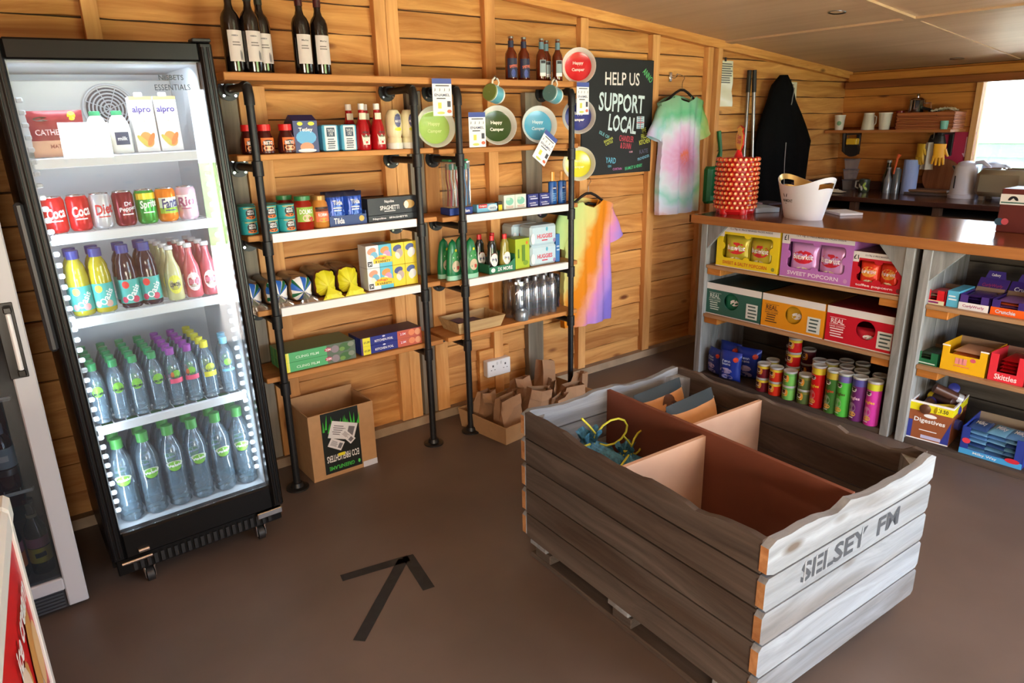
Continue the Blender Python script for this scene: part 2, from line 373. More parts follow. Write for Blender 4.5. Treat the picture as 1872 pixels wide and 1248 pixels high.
# sloping wall plate under the roof
b = MB(); b.add([(x, y, ceil_z(x)-d) for d in (.055, 0) for y in (3.19, YA) for x in (XL, XB)],
    [(0, 2, 3, 1), (4, 5, 7, 6), (0, 1, 5, 4), (2, 6, 7, 3), (0, 4, 6, 2), (1, 3, 7, 5)], PINE); b.obj('trim_1', kind='structure')

# ------------------------------------------------------------------ right wall with window (wall B)
wb_ = MB()
for (y0, y1, z0, z1) in ((YF, WB[0], -.05, 1.985), (WB[1], YA+.05, -.05, 1.985), (WB[0], WB[1], -.05, WB[2]), (WB[0], WB[1], WB[3], 1.985)):
    wb_.box(XB+.012, XB+.06, y0, y1, z0, z1, M((60, 42, 26), .9))
wbo = wb_.obj('wall_right', kind='structure')
zz = .03
while zz < 1.97:
    z1 = min(zz+.125, 1.975)
    segs = [(YF, YA)]
    if z1 > WB[2] and zz < WB[3]: segs = [(YF, WB[0]-.01), (WB[1]+.01, YA)]
    for y0, y1 in segs:
        MB().box(XB-.002, XB+.013, y0, y1, zz+.001, z1-.002, PINEY, .002).obj('plank', wbo)
    zz += .125
MB().box(XB-.05, XB, YF, YA-.05, 1.895, 1.955, PINEY, .003).obj('trim_2', kind='structure')
MB().box(XB-.1, XB, YF, YA-.05, 1.84, 1.893, wood('dark_beam', (150, 88, 44), (118, 64, 30), axis='y', knots=False), .003).obj('trim_3', kind='structure')
wn = MB().box(XB+.03, XB+.036, WB[0], WB[1], WB[2], WB[3], clear('window_glass', (250, 252, 252), .02, .02, .06)).obj('window_1', kind='structure')
for a in ((WB[1]-.004, WB[1]+.04, WB[2]-.05, WB[3]+.04), (WB[0]-.04, WB[0]+.004, WB[2]-.05, WB[3]+.04), (WB[0], WB[1], WB[3]-.004, WB[3]+.04), (WB[0], WB[1], WB[2]-.05, WB[2]+.004), (1.3, 1.36, WB[2], WB[3])):
    MB().box(XB-.03, XB+.06, *a, wood('window_frame', (226, 178, 120), (200, 146, 88), axis='z', knots=False), .003).obj('window_frame', wn)

# ------------------------------------------------------------------ front wall with door opening and window, left wall
wf = MB()
for (x0, x1, z0, z1) in ((XL, WIN[0], -.05, 2.75), (WIN[1], DOOR[0], -.05, 2.6), (DOOR[1], XB, -.05, 2.3), (WIN[0], WIN[1], -.05, WIN[2]), (WIN[0], WIN[1], WIN[3], 2.6), (DOOR[0], DOOR[1], DOOR[2], 2.5)):
    wf.box(x0, x1, YF-.05, YF, z0, z1, PINE)
wf.obj('wall_front', kind='structure')
MB().box(XL-.05, XL, YF, YA, -.05, 2.8, PINEY).obj('wall_left', kind='structure')
dm_ = MB()
for x in (DOOR[0]-.04, DOOR[1]): dm_.box(x, x+.04, YF-.06, YF+.02, 0, DOOR[2]+.04, PINEV)
dm_.box(DOOR[0], DOOR[1], YF-.06, YF+.02, DOOR[2], DOOR[2]+.04, PINEV); dm_.obj('door_1', kind='structure')
w2 = MB().box(WIN[0], WIN[1], YF-.03, YF-.025, WIN[2], WIN[3], clear('window_glass', (250, 252, 252), .02, .02, .06)).obj('window_2', kind='structure')
fm_ = MB()
for a in ((WIN[0]-.04, WIN[0], WIN[2]-.04, WIN[3]+.04), (WIN[1], WIN[1]+.04, WIN[2]-.04, WIN[3]+.04), (WIN[0], WIN[1], WIN[3], WIN[3]+.04), (WIN[0], WIN[1], WIN[2]-.04, WIN[2])):
    fm_.box(a[0], a[1], YF-.06, YF+.02, a[2], a[3], PINEV)
fm_.obj('window_frame', w2)
# neighbouring pale green clad building beyond the window
bd = thing('clad_building', 'pale mint green weatherboarded building seen through the window', 'building', (9.2, 1.2, -.1))
MB().box(0, 3, -4, 4.2, 0, 1.42, M((92, 116, 106), .8)).obj('wall', bd)
for i in range(10): MB().add([(-.03, -4, i*.14), (-.03, 4.2, i*.14), (-.006, 4.2, i*.14+.14), (-.006, -4, i*.14+.14), (0, -4, i*.14), (0, 4.2, i*.14)], [(0, 1, 2, 3), (0, 4, 5, 1)], M((92, 116, 106), .8)).obj('board', bd)
MB().box(-.15, 3.1, -4.1, 4.3, 1.42, 1.5, WHITE).obj('roof', bd)

# ================================================================== pipe shelving
SY0, SY1 = 2.962, 3.198; UY = 2.942
def shelf_unit(lb, xa, xb, ends, levels, white, grp):
    t = thing('pipe_shelving_unit', lb, 'shelf unit', ((xa+xb)/2, UY, 0), 0, grp); cx = (xa+xb)/2
    ztop = 1.773
    for x in (xa-cx, xb-cx):
        b = MB().tube([(x, 0, .012), (x, 0, ztop-.03)], .0165, PIPE, 14)
        for z in levels: b.lathe([(.0165, z-.085), (.0225, z-.083), (.0225, z-.025), (.0165, z-.023)], PIPE, 14, (x, 0, 0), cap=False)
        b.tube([(x, 0, ztop-.07), (x, 0, ztop-.03), (x, .008, ztop-.005), (x, .03, ztop+.001), (x, .045, ztop+.001)], .021, PIPE, 14)
        b.obj('upright_pipe', t, True)
        MB().lathe([(.0, 0), (.052, 0), (.052, .007), (.03, .011), (.024, .03), (.0165, .03)], PIPE, 20, (x, 0, 0)).obj('floor_flange', t, True)
        for z in list(levels)+[ztop]:
            zz = z-.053 if z != ztop else ztop
            MB().tube([(x, .0, zz), (x, .245, zz)], .0165, PIPE, 12).obj('bracket_pipe', t, True)
            f = MB().tube([(x, .225, zz), (x, .249, zz)], .026, PIPE, 16); f.tube([(x, .249, zz), (x, .2565, zz)], .045, PIPE, 20)
            fo = f.obj('wall_flange', t, True); s = MB()
            for a in (pi/4, 3*pi/4, 5*pi/4, 7*pi/4): s.tube([(x+.034*cos(a), .2465, zz+.034*sin(a)), (x+.034*cos(a), .243, zz+.034*sin(a))], .006, CHROME, 8)
            s.obj('screws', fo, True, kind='stuff')
    for i, (z, (e0, e1)) in enumerate(zip(levels, ends)):
        MB().box(e0-cx, e1-cx, SY0-UY, SY1-UY-.005, z-.024, z, SHELFW, .003).obj('shelf_board', t)
        if white[i]:
            MB().box(xa-cx+.024, xb-cx-.024, -.004, SY0-UY-.001, z-.034, z+.003, WHITE, .001).obj('price_strip', t, label='white plastic shelf edge strip')
    return t
shelf_unit('left black pipe shelving unit with pine boards, beside the black fridge', .945, 1.69, [(.875, 1.795)]*4, [1.511, 1.185, .862, .553], [0, 1, 1, 0], 'black pipe shelving units')
shelf_unit('right black pipe shelving unit with pine boards, beside the chalkboard', 1.93, 2.665, [(1.825, 2.735)]*4, [1.503, 1.176, .846, .552], [0, 1, 1, 0], 'black pipe shelving units')
b = MB().box(.862, 2.715, SY0-.01, SY1-.004, 1.796, 1.826, SHELFW, .003)
tag(b.obj('long_shelf_board'), 'long pine board laid over both pipe units, holding wine and beer', 'shelf')

# ================================================================== glass door fridge
FM = Matrix.Translation((.4545, 2.57, 0)) @ Matrix.Rotation(-.021, 4, 'Y')
FBOD = M((7, 7, 8), .3, spec=.35); FIN = M((206, 212, 218), .45); GLASS = clear('door_glass', (247, 250, 252), .015, .0, .08)
fr = thing('display_fridge', 'tall black glass-door drinks fridge full of drinks, left of the shelving', 'fridge'); setM(fr, FM)
b = MB(); b.box(-.31, -.265, .05, .6, .145, 1.875, FBOD); b.box(.265, .31, .05, .6, .145, 1.875, FBOD)
b.box(-.31, .31, .56, .6, .1, 1.875, FBOD); b.box(-.31, .31, .05, .6, 1.835, 1.875, FBOD); b.box(-.31, .31, .05, .6, .1, .2, FBOD, .002)
b.obj('cabinet', fr)
b = MB(); b.box(-.265, -.262, .05, .56, .2, 1.835, FIN); b.box(.262, .265, .05, .56, .2, 1.835, FIN); b.box(-.262, .262, .545, .56, .2, 1.835, FIN)
b.box(-.262, .262, .05, .56, .2, .232, FIN); b.box(-.262, .262, .05, .56, 1.815, 1.835, FIN); b.box(-.262, .262, .44, .545, 1.56, 1.79, M((196, 196, 192), .5), .004)
b.obj('liner', fr)
for x in (-.262, .238):   # toothed shelf supports down the sides
    b = MB()
    for z in range(40): b.box(x, x+.02, .07, .085, .30+z*.036, .316+z*.036, M((176, 180, 184), .5), .004)
    b.obj('support_rack', fr, kind='stuff')
g = MB()
for i, r in enumerate((.018, .03, .042, .054, .066, .085)): g.tube([(.04+r*cos(a*pi/16), .432, 1.69+r*sin(a*pi/16)) for a in range(33)], .003 if i < 5 else .004, M((190, 192, 194), .4), 6, False)
for a in range(4): g.tube([(.04+.085*cos(a*pi/4+.4), .434, 1.69+.085*sin(a*pi/4+.4)), (.04-.085*cos(a*pi/4+.4), .434, 1.69-.085*sin(a*pi/4+.4))], .0018, M((190, 192, 194), .4), 5)
go = g.obj('fan_grille', fr, True); MB().tube([(.04, .439, 1.69), (.04, .436, 1.69)], .075, M((70, 72, 76), .6), 28).obj('fan_opening', go, True)
d = MB(); fx = .31
d.box(-fx, -.2675, 0, .05, .145, 1.88, FBOD, .006); d.box(.2675, fx, 0, .05, .145, 1.88, FBOD, .006)
d.box(-.2675, .2675, 0, .05, 1.82, 1.88, FBOD, .006); d.box(-.2675, .2675, 0, .05, .145, .245, FBOD, .006)
for x in (-.30, -.285, .278, .295): d.tube([(x, .0, .16), (x, 0, 1.865)], .0045, BLACK, 8)
dr = d.obj('door', fr)
MB().box(-.2675, .2675, .012, .016, .245, 1.82, GLASS).obj('glass_pane', dr)
h = MB(); h.box(-.335, -.31, -.004, .03, .95, 1.42, M((40, 42, 46), .35), .008); h.obj('handle', dr)
MB().tube([(-.285, -.006, .135), (-.185, -.006, .135)], .007, CHROME, 10).obj('hinge_pin', dr, True); MB().tube([(-.225, -.004, .165), (-.19, -.004, .165)], .009, CHROME, 10).obj('lock', dr, True); MB().box(.2, .3, -.004, .02, .115, .14, CHROME, .003).obj('hinge', dr)
MB().box(.25, .31, 0, .05, 1.88, 1.892, BLACKM, .003).obj('hinge', dr)
tx_ = MB(); txt(tx_, 'NISBETS', .17, 1.772, .075, .016, M((60, 66, 76), .5), .0115, bold=.01); txt(tx_, 'ESSENTIALS', .17, 1.742, .108, .018, M((60, 66, 76), .5), .0115, bold=.0); tx_.obj('lettering', dr, label='dark NISBETS ESSENTIALS lettering')
b = MB(); b.box(-.30, .30, .02, .05, .075, .14, FBOD, .003)
for i in range(22): b.box(-.25+i*.0235, -.238+i*.0235, .012, .022, .085, .125, BLACKM)
b.obj('vent_grille', fr)
for x in (-.2, .215):
    for y in (.055, .5):
        b = MB(); b.tube([(x-.012, y, .028), (x+.012, y, .028)], .028, M((30, 30, 32), .5), 16); b.box(x-.02, x-.014, y-.02, y+.02, .02, .075, CHROME, .002); b.box(x+.014, x+.02, y-.02, y+.02, .02, .075, CHROME, .002)
        b.box(x-.022, x+.022, y-.02, y+.02, .07, .1, CHROME, .002); b.obj('castor', fr, True)
FS = [1.538, 1.302, 1.022, .632]
for z in FS:
    b = MB(); b.box(-.255, .255, .075, .09, z-.03, z+.002, M((222, 226, 232), .4), .003)
    for i in range(13): b.tube([(-.24+i*.04, .09, z-.004), (-.24+i*.04, .5, z-.004)], .002, WHITE, 5)
    for y in (.2, .35, .5): b.tube([(-.255, y, z-.008), (.255, y, z-.008)], .003, WHITE, 5)
    b.obj('wire_shelf', fr)
lamp('fridge_top_fill', (0, .09, 1.80), (radians(25), 0, 0), .45, .03, 1.1, (.86, .94, 1), fr)  # fill lamp added to brighten the fridge inside, no fitting there
for sx_ in (-1, 1):
    for zc in (.55, 1.15): lamp('fridge_side_fill', (sx_*.25, .056, zc), (radians(90), 0, radians(sx_*48)), .02, .55, .5, (.80, .91, 1), fr)  # more added fill lamps, out of sight behind the door frame


# ================================================================== white framed cooler at the left edge
c2 = thing('white_cooler', 'white-framed glass door cooler of bottled beer at the left edge', 'fridge', (-.28, 2.6, 0))
WF = M((176, 178, 186), .4); DK = M((22, 24, 28), .5)
b = MB(); b.box(-.33, .325, .04, .58, .14, 1.9, DK); 
cab = MB(); cab.box(-.33, -.31, .04, .58, .1, 1.9, WF); cab.box(.318, .325, .04, .58, .1, 1.9, M((150, 152, 156), .5)); cab.box(-.31, .318, .55, .58, .1, 1.9, DK); cab.box(-.31, .318, .04, .58, 1.8, 1.9, WF); cab.box(-.31, .318, .04, .58, .1, .135, M((120, 112, 108), .5)); cab.obj('cabinet', c2)
d = MB(); d.box(.268, .33, 0, .035, .02, 1.9, WF, .004); d.box(-.33, -.268, 0, .035, .02, 1.9, WF, .004); d.box(-.268, .268, 0, .035, .088, .135, WF, .004); d.box(-.268, .268, 0, .035, 1.82, 1.9, WF, .004)
do = d.obj('door', c2); MB().box(-.268, .268, .012, .016, .135, 1.82, clear('cooler_glass', (205, 208, 212), .02, .0, .04)).obj('glass_pane', do)
h = MB(); h.box(.262, .312, -.002, .004, .87, 1.115, M((14, 14, 18), .4), .002); h.box(.288, .302, -.03, -.012, .9, 1.085, M((214, 216, 222), .3), .004); h.box(.284, .306, -.03, 0, .88, .902, BLACK, .003); h.box(.284, .306, -.03, 0, 1.085, 1.105, BLACK, .003); h.obj('handle', do)
b = MB(); b.box(-.268, .268, .012, .03, .015, .086, M((44, 46, 52), .4))
for i in range(5): b.box(-.26, .26, .006, .014, .02+i*.013, .026+i*.013, M((60, 64, 70), .4))
b.obj('vent_grille', c2)
CS = [.47, .80, 1.15, 1.5]
for z in CS:
    b = MB()
    for dy in (.05, .075): b.tube([(-.3, dy, z-(dy-.05)*.6), (.245, dy, z-(dy-.05)*.6)], .004, WHITE, 6)
    b.tube([(.245, .05, z), (.25, .062, z), (.245, .075, z-.015)], .004, WHITE, 6)
    for i in range(12): b.tube([(-.28+i*.045, .06, z-.002), (-.28+i*.045, .5, z-.002)], .002, WHITE, 5)
    b.obj('wire_shelf', c2)

# ================================================================== red chest freezer, bottom left corner
fz = thing('chest_freezer', 'red ice cream chest freezer with white rim at the bottom left corner', 'freezer', (-.066, 1.765, 0), -.074)
RED = M((206, 20, 28), .35); RIM = M((214, 214, 212), .45)
b = MB(); b.box(-.6, -.01, -1.3, 0, .06, .79, RED, .004); b.obj('cabinet', fz)
b = MB(); b.box(-.61, .0, -1.31, -1.24, .79, .85, RIM, .01); b.box(-.61, 0, -.07, .01, .79, .85, RIM, .01); b.box(-.05, 0, -1.24, -.07, .79, .85, RIM, .01); b.box(-.61, -.56, -1.24, -.07, .79, .85, RIM, .01); b.obj('rim', fz)
MB().box(-.56, -.05, -1.24, -.07, .82, .826, clear('lid_glass', (230, 236, 240), .05, .02, .08)).obj('glass_lid', fz)
b = MB(); b.box(-.012, -.004, -.04, -.005, .06, .79, RIM, .002); b.obj('corner_trim', fz)
pr = MB(); rnd = random.Random(3)
cols = [(238, 214, 196), (206, 150, 84), (240, 236, 232), (188, 60, 66), (232, 190, 140)]
Rz = Matrix.Rotation(pi/2, 4, 'Z')
for i in range(30):
    x = rnd.uniform(-.9, -.08); z = rnd.uniform(.1, .56); q = MB()
    patch(q, x, z, rnd.uniform(.03, .07), rnd.uniform(.05, .12), M(cols[i % 5], .4), -.002-.0001*i, ang=rnd.uniform(-.6, .6))
    q.xf(Matrix.Translation((-.01, 0, 0)) @ Rz @ Matrix.Translation((0, -.0, 0))); pr.add(q.v, q.f, q.mats[0])
pr.obj('ice_cream_picture', fz, kind='stuff', label='printed picture of ice creams in cones')
q = MB(); txt(q, 'ice cream', -.25, .68, .3, .06, WHITE, -.006, bold=.03); q.xf(Matrix.Translation((-.01, 0, 0)) @ Rz); q.obj('lettering', fz)
for x in (-.5, -.08):
    for y in (-1.2, -.08): MB().lathe([(.02, 0), (.025, .06)], BLACK, 10, (x, y, 0)).obj('foot', fz)

# ================================================================== slatted wooden crate
CM = Matrix.Translation((1.402, .83, 0)) @ Matrix.Rotation(-.048, 4, 'Z')
cr_ = thing('wooden_crate', 'big weathered grey wooden produce crate with plywood dividers, standing on the floor', 'crate'); setM(cr_, CM)
CW, CL, CZ0, CB = .83, 1.02, .082, .1045
def dips(s, ds):
    return sum(-d*max(0, 1-((s-c)/w)**4) if abs(s-c) < w else 0 for c, w, d in ds)
def plank_y(x0, x1, y0, y1, z0, z1, ds=(), name='plank', n=28, m=GREYY_SHADED):
    b = MB(); ys = [y0+(y1-y0)*i/n for i in range(n+1)] if ds else [y0, y1]; vs = []
    for y in ys:
        t = z1+dips(y, ds)+(.0025*sin(y*43) if ds else 0); vs += [(x0, y, z0), (x1, y, z0), (x1, y, t), (x0, y, t)]
    k = len(ys); fs = [(4*i+j, 4*i+(j+1) % 4, 4*i+4+(j+1) % 4, 4*i+4+j) for i in range(k-1) for j in range(4)]+[(0, 1, 2, 3), (4*k-4, 4*k-3, 4*k-2, 4*k-1)]
    b.add(vs, fs, m); return b.obj(name, cr_)
def plank_x(y0, y1, x0, x1, z0, z1, ds=(), name='plank', n=28, m=GREYX_LIT):
    b = MB(); xs_ = [x0+(x1-x0)*i/n for i in range(n+1)] if ds else [x0, x0+.012, x1-.012, x1]; vs = []
    for i, x in enumerate(xs_):
        t = z1+dips(x, ds)+(.002*sin(x*57) if ds else 0); e = .012 if i in (0, len(xs_)-1) else 0
        vs += [(x, y0, z0+e), (x, y1, z0+e), (x, y1, t-e), (x, y0, t-e)]
    k = len(xs_); fs = [(4*i+j, 4*i+(j+1) % 4, 4*i+4+(j+1) % 4, 4*i+4+j) for i in range(k-1) for j in range(4)]
    b.add(vs, fs, m); b.add(vs[:4], [(0, 1, 2, 3)], ENDG); b.add(vs[-4:], [(3, 2, 1, 0)], ENDG); return b.obj(name, cr_)
T = .02
for i in range(5):
    z0 = CZ0+i*CB; z1 = z0+CB-.006; top = i == 4
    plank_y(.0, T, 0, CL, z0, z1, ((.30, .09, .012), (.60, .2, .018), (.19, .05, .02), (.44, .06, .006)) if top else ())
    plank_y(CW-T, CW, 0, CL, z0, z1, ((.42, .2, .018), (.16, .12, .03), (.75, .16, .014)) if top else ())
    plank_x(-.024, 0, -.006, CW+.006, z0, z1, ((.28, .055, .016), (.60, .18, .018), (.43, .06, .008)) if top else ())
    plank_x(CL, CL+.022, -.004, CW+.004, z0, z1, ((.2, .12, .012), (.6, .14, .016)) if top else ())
for x, y in ((T, 0), (CW-T, 0), (T, CL), (CW-T, CL)):   # corner posts: triangular blocks
    sx = 1 if x < .4 else -1; sy = 1 if y < .5 else -1
    b = MB(); p = [(x, y), (x+sx*.07, y), (x, y+sy*.07)]
    b.add([(a, c, CZ0) for a, c in p]+[(a, c, CZ0+5*CB-.035) for a, c in p], [(0, 1, 2), (3, 4, 5), (0, 1, 4, 3), (1, 2, 5, 4), (2, 0, 3, 5)], GREYZ); b.obj('corner_block', cr_)
MB().box(T, CW-T, .001, CL-.001, CZ0+.01, CZ0+.024, M((120, 104, 90), .8, noise=.15)).obj('floor_board', cr_)
for x in (.0, CW/2-.04, CW-.08):
    MB().box(x+.002, x+.08, .02, CL-.02, 0, .022, GREYY_SHADED, .004).obj('skid', cr_)
    for y in (.03, .45, .88): MB().box(x+.005, x+.075, y, y+.09, .022, .06, GREYY_SHADED, .003).obj('skid_block', cr_)
for y in (.02, .46, .9): MB().box(.0, CW, y, y+.1, .06, .08, GREYX_LIT, .004).obj('base_slat', cr_)
zt = CZ0+5*CB-.012
MB().box(.403, .418, .0, CL-.001, CZ0+.025, zt, MDF if False else HARDB).obj('divider', cr_, label='dark brown plywood divider running lengthwise')
MB().box(T+.001, .402, .52, .534, CZ0+.025, zt-.016, MDF).obj('divider', cr_, label='pale plywood cross divider in the left half')
MB().box(.419, CW-T-.001, .595, .609, CZ0+.025, zt-.01, MDF).obj('divider', cr_, label='pale plywood cross divider in the right half')
s = MB()
txt(s, 'SELSEY  FM', .40, CZ0+3.5*CB, .50, .062, M((58, 62, 70), .8), -.0248, bold=.03)
s.obj('lettering', cr_, label='faded black stencilled lettering')
q = MB()
for x in (.163, .214, .266, .44): q.box(x, x+.007, -.0252, -.0249, CZ0+3.5*CB-.034, CZ0+3.5*CB+.034, GREYX_LIT)
q.obj('stencil_gap', cr_)

# ================================================================== shop counter
CX0, CXF, CX1 = 3.565, 3.55, 4.40; CT = 1.05
ct = thing('shop_counter', 'long shop counter of weathered grey boards with a brown wooden top', 'counter', (3.98, 1.2, 0))
CTL = (-3.98, -1.2)
def C_(b, name, **k):
    b.xf(Matrix.Translation((-3.98, -1.2, 0))); return b.obj(name, ct, **k)
CTOP = wood('counter_top', (128, 76, 48), (104, 58, 36), axis='y', knots=False, rough=.16, var=0, spec=.5, bump=.02)
CEDGE = wood('counter_edge', (178, 118, 66), (146, 92, 46), axis='y', knots=False, var=.03)
C_(MB().box(CXF+.016, CX1, -1.2, 2.80, CT-.045, CT, CTOP, .002), 'counter_top')
C_(MB().box(CXF, CXF+.015, -1.2, 2.82, CT-.05, CT+.001, CEDGE, .003), 'edge_trim'); C_(MB().box(CXF, CX1, 2.801, 2.815, CT-.05, CT+.001, CEDGE, .002), 'edge_trim')
for y0, y1 in ((2.685, 2.73), (1.465, 1.51), (1.385, 1.43), (.12, .165), (.04, .085)):
    C_(MB().box(CX0, CX0+.05, y0, y1, 0, CT-.05, GREYZ, .003), 'post')
    for i, (a, c) in enumerate(((3.617, 3.76), (3.763, 3.91), (3.913, 4.05))): C_(MB().box(a, c, y0+.008, y1-.008, .0, CT-.05, GREYZ, .002), 'side_board')
for (ya, yb, inn) in ((2.685, 2.55, -1), (1.51, 1.64, 1), (1.385, 1.25, -1), (.165, .3, 1)):
    b = MB(); b.add([(x, *p) for x in (CX0+.004, CX0+.024) for p in ((ya, CT-.052), (yb, CT-.052), (yb+inn*-.03, CT-.052), (ya, CT-.17))][:0] or [(x, y, z) for x in (CX0+.004, CX0+.024) for (y, z) in ((ya, CT-.052), (yb, CT-.052), (ya, CT-.2))],
        [(0, 1, 2), (3, 4, 5), (0, 1, 4, 3), (1, 2, 5, 4), (2, 0, 3, 5)], GREYZ); C_(b, 'corner_gusset')
SH1 = [.748, .432]; SH2 = [.733, .425]
for (y0, y1, shs) in ((1.512, 2.683, SH1), (.167, 1.383, SH2)):
    for z in shs:
        C_(MB().box(CX0+.006, 4.04, y0, y1, z-.02, z, wood('counter_shelf', (186, 148, 110), (150, 112, 78), axis='y', knots=False), .002), 'shelf_board')
        for y in (y0, y1-.1): C_(MB().box(CX0+.02, 4.0, y, y+.1, z-.062, z-.021, PINEY, .003), 'cleat')
    C_(MB().box(CX0+.006, 4.04, y0, y1, .0, .03, GREYY_SHADED, .002), 'shelf_board')
    for i in range(7): C_(MB().box(4.045, 4.062, y0-.03, y1+.03, .02+i*.145, .02+i*.145+.139, wood('counter_back', (104, 98, 90), (70, 64, 58), axis='y'), .002), 'back_board')
C_(MB().box(4.07, 4.09, -1.2, 2.75, .0, CT-.05, M((70, 60, 50), .8)), 'back_panel')

# ================================================================== kitchen worktop at the far wall
kt = thing('kitchen_worktop', 'dark brown laminate kitchen worktop on a low cupboard under the far window', 'worktop', (5.77, 1.2, 0))
KT = 1.03; KL = wood('kitchen_laminate', (84, 52, 44), (66, 40, 34), axis='y', knots=False, rough=.18, var=0, spec=.5, bump=.02)
def K_(b, name, **k):
    b.xf(Matrix.Translation((-5.77, -1.2, 0))); return b.obj(name, kt, **k)
K_(MB().box(5.36, 6.045, -1.0, 3.16, KT-.035, KT, KL, .003), 'worktop_board')
K_(MB().box(6.03, 6.052, -1.0, 3.16, KT, KT+.07, KL, .002), 'upstand'); K_(MB().box(5.36, 6.03, 3.162, 3.185, KT-.035, KT+.1, KL, .002), 'upstand')
K_(MB().box(5.46, 6.05, -1.0, 3.15, .0, KT-.1, M((46, 34, 28), .8)), 'cupboard_body')
for i, y in enumerate((-.9, -.3, .3, .9, 1.5, 2.1, 2.7)): K_(MB().box(5.40, 5.46, y, y+.05, 0, KT-.036, M((96, 66, 48), .7), .002), 'upright')
K_(MB().box(5.40, 5.46, -1.0, 3.15, KT-.12, KT-.1, M((96, 66, 48), .7), .002), 'rail')

# ================================================================== shelf and fittings on the far wall
ws_ = thing('kitchen_wall_shelf', 'wooden wall shelf in the far corner holding cups and a wicker basket', 'shelf', (5.9, 2.75, 1.515))
MB().box(-.12, .155, -.49, .48, -.022, 0, wood('kitchen_shelf', (176, 116, 66), (140, 84, 42), axis='y', knots=False), .003).obj('shelf_board', ws_)
for y in (-.42, .3):
    b = MB(); b.box(.13, .155, y, y+.03, -.2, -.024, BLACKM, .002); b.box(-.08, .155, y, y+.03, -.04, -.024, BLACKM, .002); b.obj('bracket', ws_)

# ================================================================== products
def RM(rz): return Matrix.Rotation(rz, 4, 'Z')
def band(b, z0, z1, R, m, n=24, arc=None): b.lathe([(R, z0), (R, z1)], m, n, cap=False, arc=arc)
INK = M((30, 30, 40), .5); LW = M((244, 244, 246), .5)

def can(label, body, word, wcol, top=(196, 198, 202), band2=None, H=.115, R=.033, group=None, accent=None):
    t = thing('drink_can', label, 'can', group=group); mb = M(body, .25, .35)
    b = MB().lathe([(R*.78, 0), (R*.9, .004), (R, .012), (R, H-.014), (R*.84, H-.003)], mb, 22); b.obj('can_body', t, True)
    b = MB().lathe([(R*.84, H-.003), (R*.86, H), (R*.80, H), (R*.78, H-.004), (.0005, H-.004)], M(top, .25, .8), 22, cap=False); b.lathe([(.002, H-.0035), (.008, H-.0035), (.008, H-.002), (.002, H-.002)], STEEL, 10, (0, -.008, 0)); b.obj('lid', t, True)
    b = MB()
    if accent:
        for (z0, z1, c) in accent: rect(b, -R*1.2, R*1.2, z0*H, z1*H, M(c, .3, .2), R=R+.0003, n=10)
    txt(b, word, 0, H*.56, R*1.75, H*.3, M(wcol, .4), R=R+.0008, bold=.03, shear=.15, ang=.12)
    lines(b, -R*.7, R*.7, H*.3, H*.38, 1, M(wcol, .4), 0, R=R+.0008)
    b.obj('printing', t, label='printed can artwork'); return t
def bottle(name, label, H, R, prof, body, cap, labels=(), words=(), group=None, n=20, blobs=(), capname='cap', cat='bottle', smalls=(), inner=None):
    """prof: (r/R, z/H) points; cap: (r, z0, z1, material)"""
    t = thing(name, label, cat, group=group)
    MB().lathe([(r*R, z*H) for r, z in prof], body, n).obj('bottle_body', t, True)
    if inner: MB().lathe([(r*R*.93, z*H) for r, z in prof if z <= inner[1]]+[(.001, inner[1]*H)], inner[0], n).obj('drink', t, True)
    if cap:
        r, z0, z1, m = cap; b = MB().lathe([(r*R, z0*H), (r*R, z1*H-.001), (r*R*.9, z1*H)], m, 14); b.obj(capname, t, True)
    if labels:
        b = MB()
        for (z0, z1, m, R1, hw) in labels:
            if hw is None: band(b, z0*H, z1*H, R1*R+.0004, m)
            else: rect(b, -hw, hw, z0*H, z1*H, m, R=R1*R+.0005, n=8)
        b.obj('label', t, True)
    if words or blobs or smalls:
        b = MB()
        for (x, z, rx, rz, m, R1) in blobs: patch(b, x, z*H, rx, rz, m, R=R1*R+.0009)
        for (s, x, z, w, h, m, R1, ang) in words: txt(b, s, x, z*H, w, h, m, R=R1*R+.0013, ang=ang, bold=.02)
        for (x0, x1, z0, z1, k, m, R1) in smalls: lines(b, x0, x1, z0*H, z1*H, k, m, 0, R=R1*R+.0012)
        b.obj('printing', t)
    return t
def carton(name, label, w, d, h, col, cat='box', group=None, words=(), rects=(), blobs=(), smalls=(), flaps=None, topcol=None, bev=.001, extra=None):
    """closed box, front at local y=0, going back to y=d; (words: s,x,z,w,h,m) in front-face coordinates, x from -w/2..w/2"""
    t = thing(name, label, cat, group=group); b = MB()
    b.box(-w/2, w/2, 0, d, 0, h, col if not isinstance(col, tuple) else M(col, .5), bev)
    if topcol: b.quad((-w/2, 0, h+.0004), (w/2, 0, h+.0004), (w/2, d, h+.0004), (-w/2, d, h+.0004), M(topcol, .5))
    b.obj('box_body', t)
    if words or rects or blobs or smalls:
        b = MB()
        for i, (x0, x1, z0, z1, m) in enumerate(rects): rect(b, x0, x1, z0, z1, M(m, .45) if isinstance(m, tuple) else m, -.0005-.0001*i)
        for i, q in enumerate(blobs): patch(b, q[0], q[1], q[2], q[3], M(q[4], .45), -.0014-.0001*i, ang=q[5] if len(q) > 5 else 0)
        for (s, x, z, ww, hh, m, *a) in words: txt(b, s, x, z, ww, hh, M(m, .45), -.0026, ang=a[0] if a else 0)
        for (x0, x1, z0, z1, k, m) in smalls: lines(b, x0, x1, z0, z1, k, M(m, .45), -.0024)
        b.obj('printing', t)
    return t
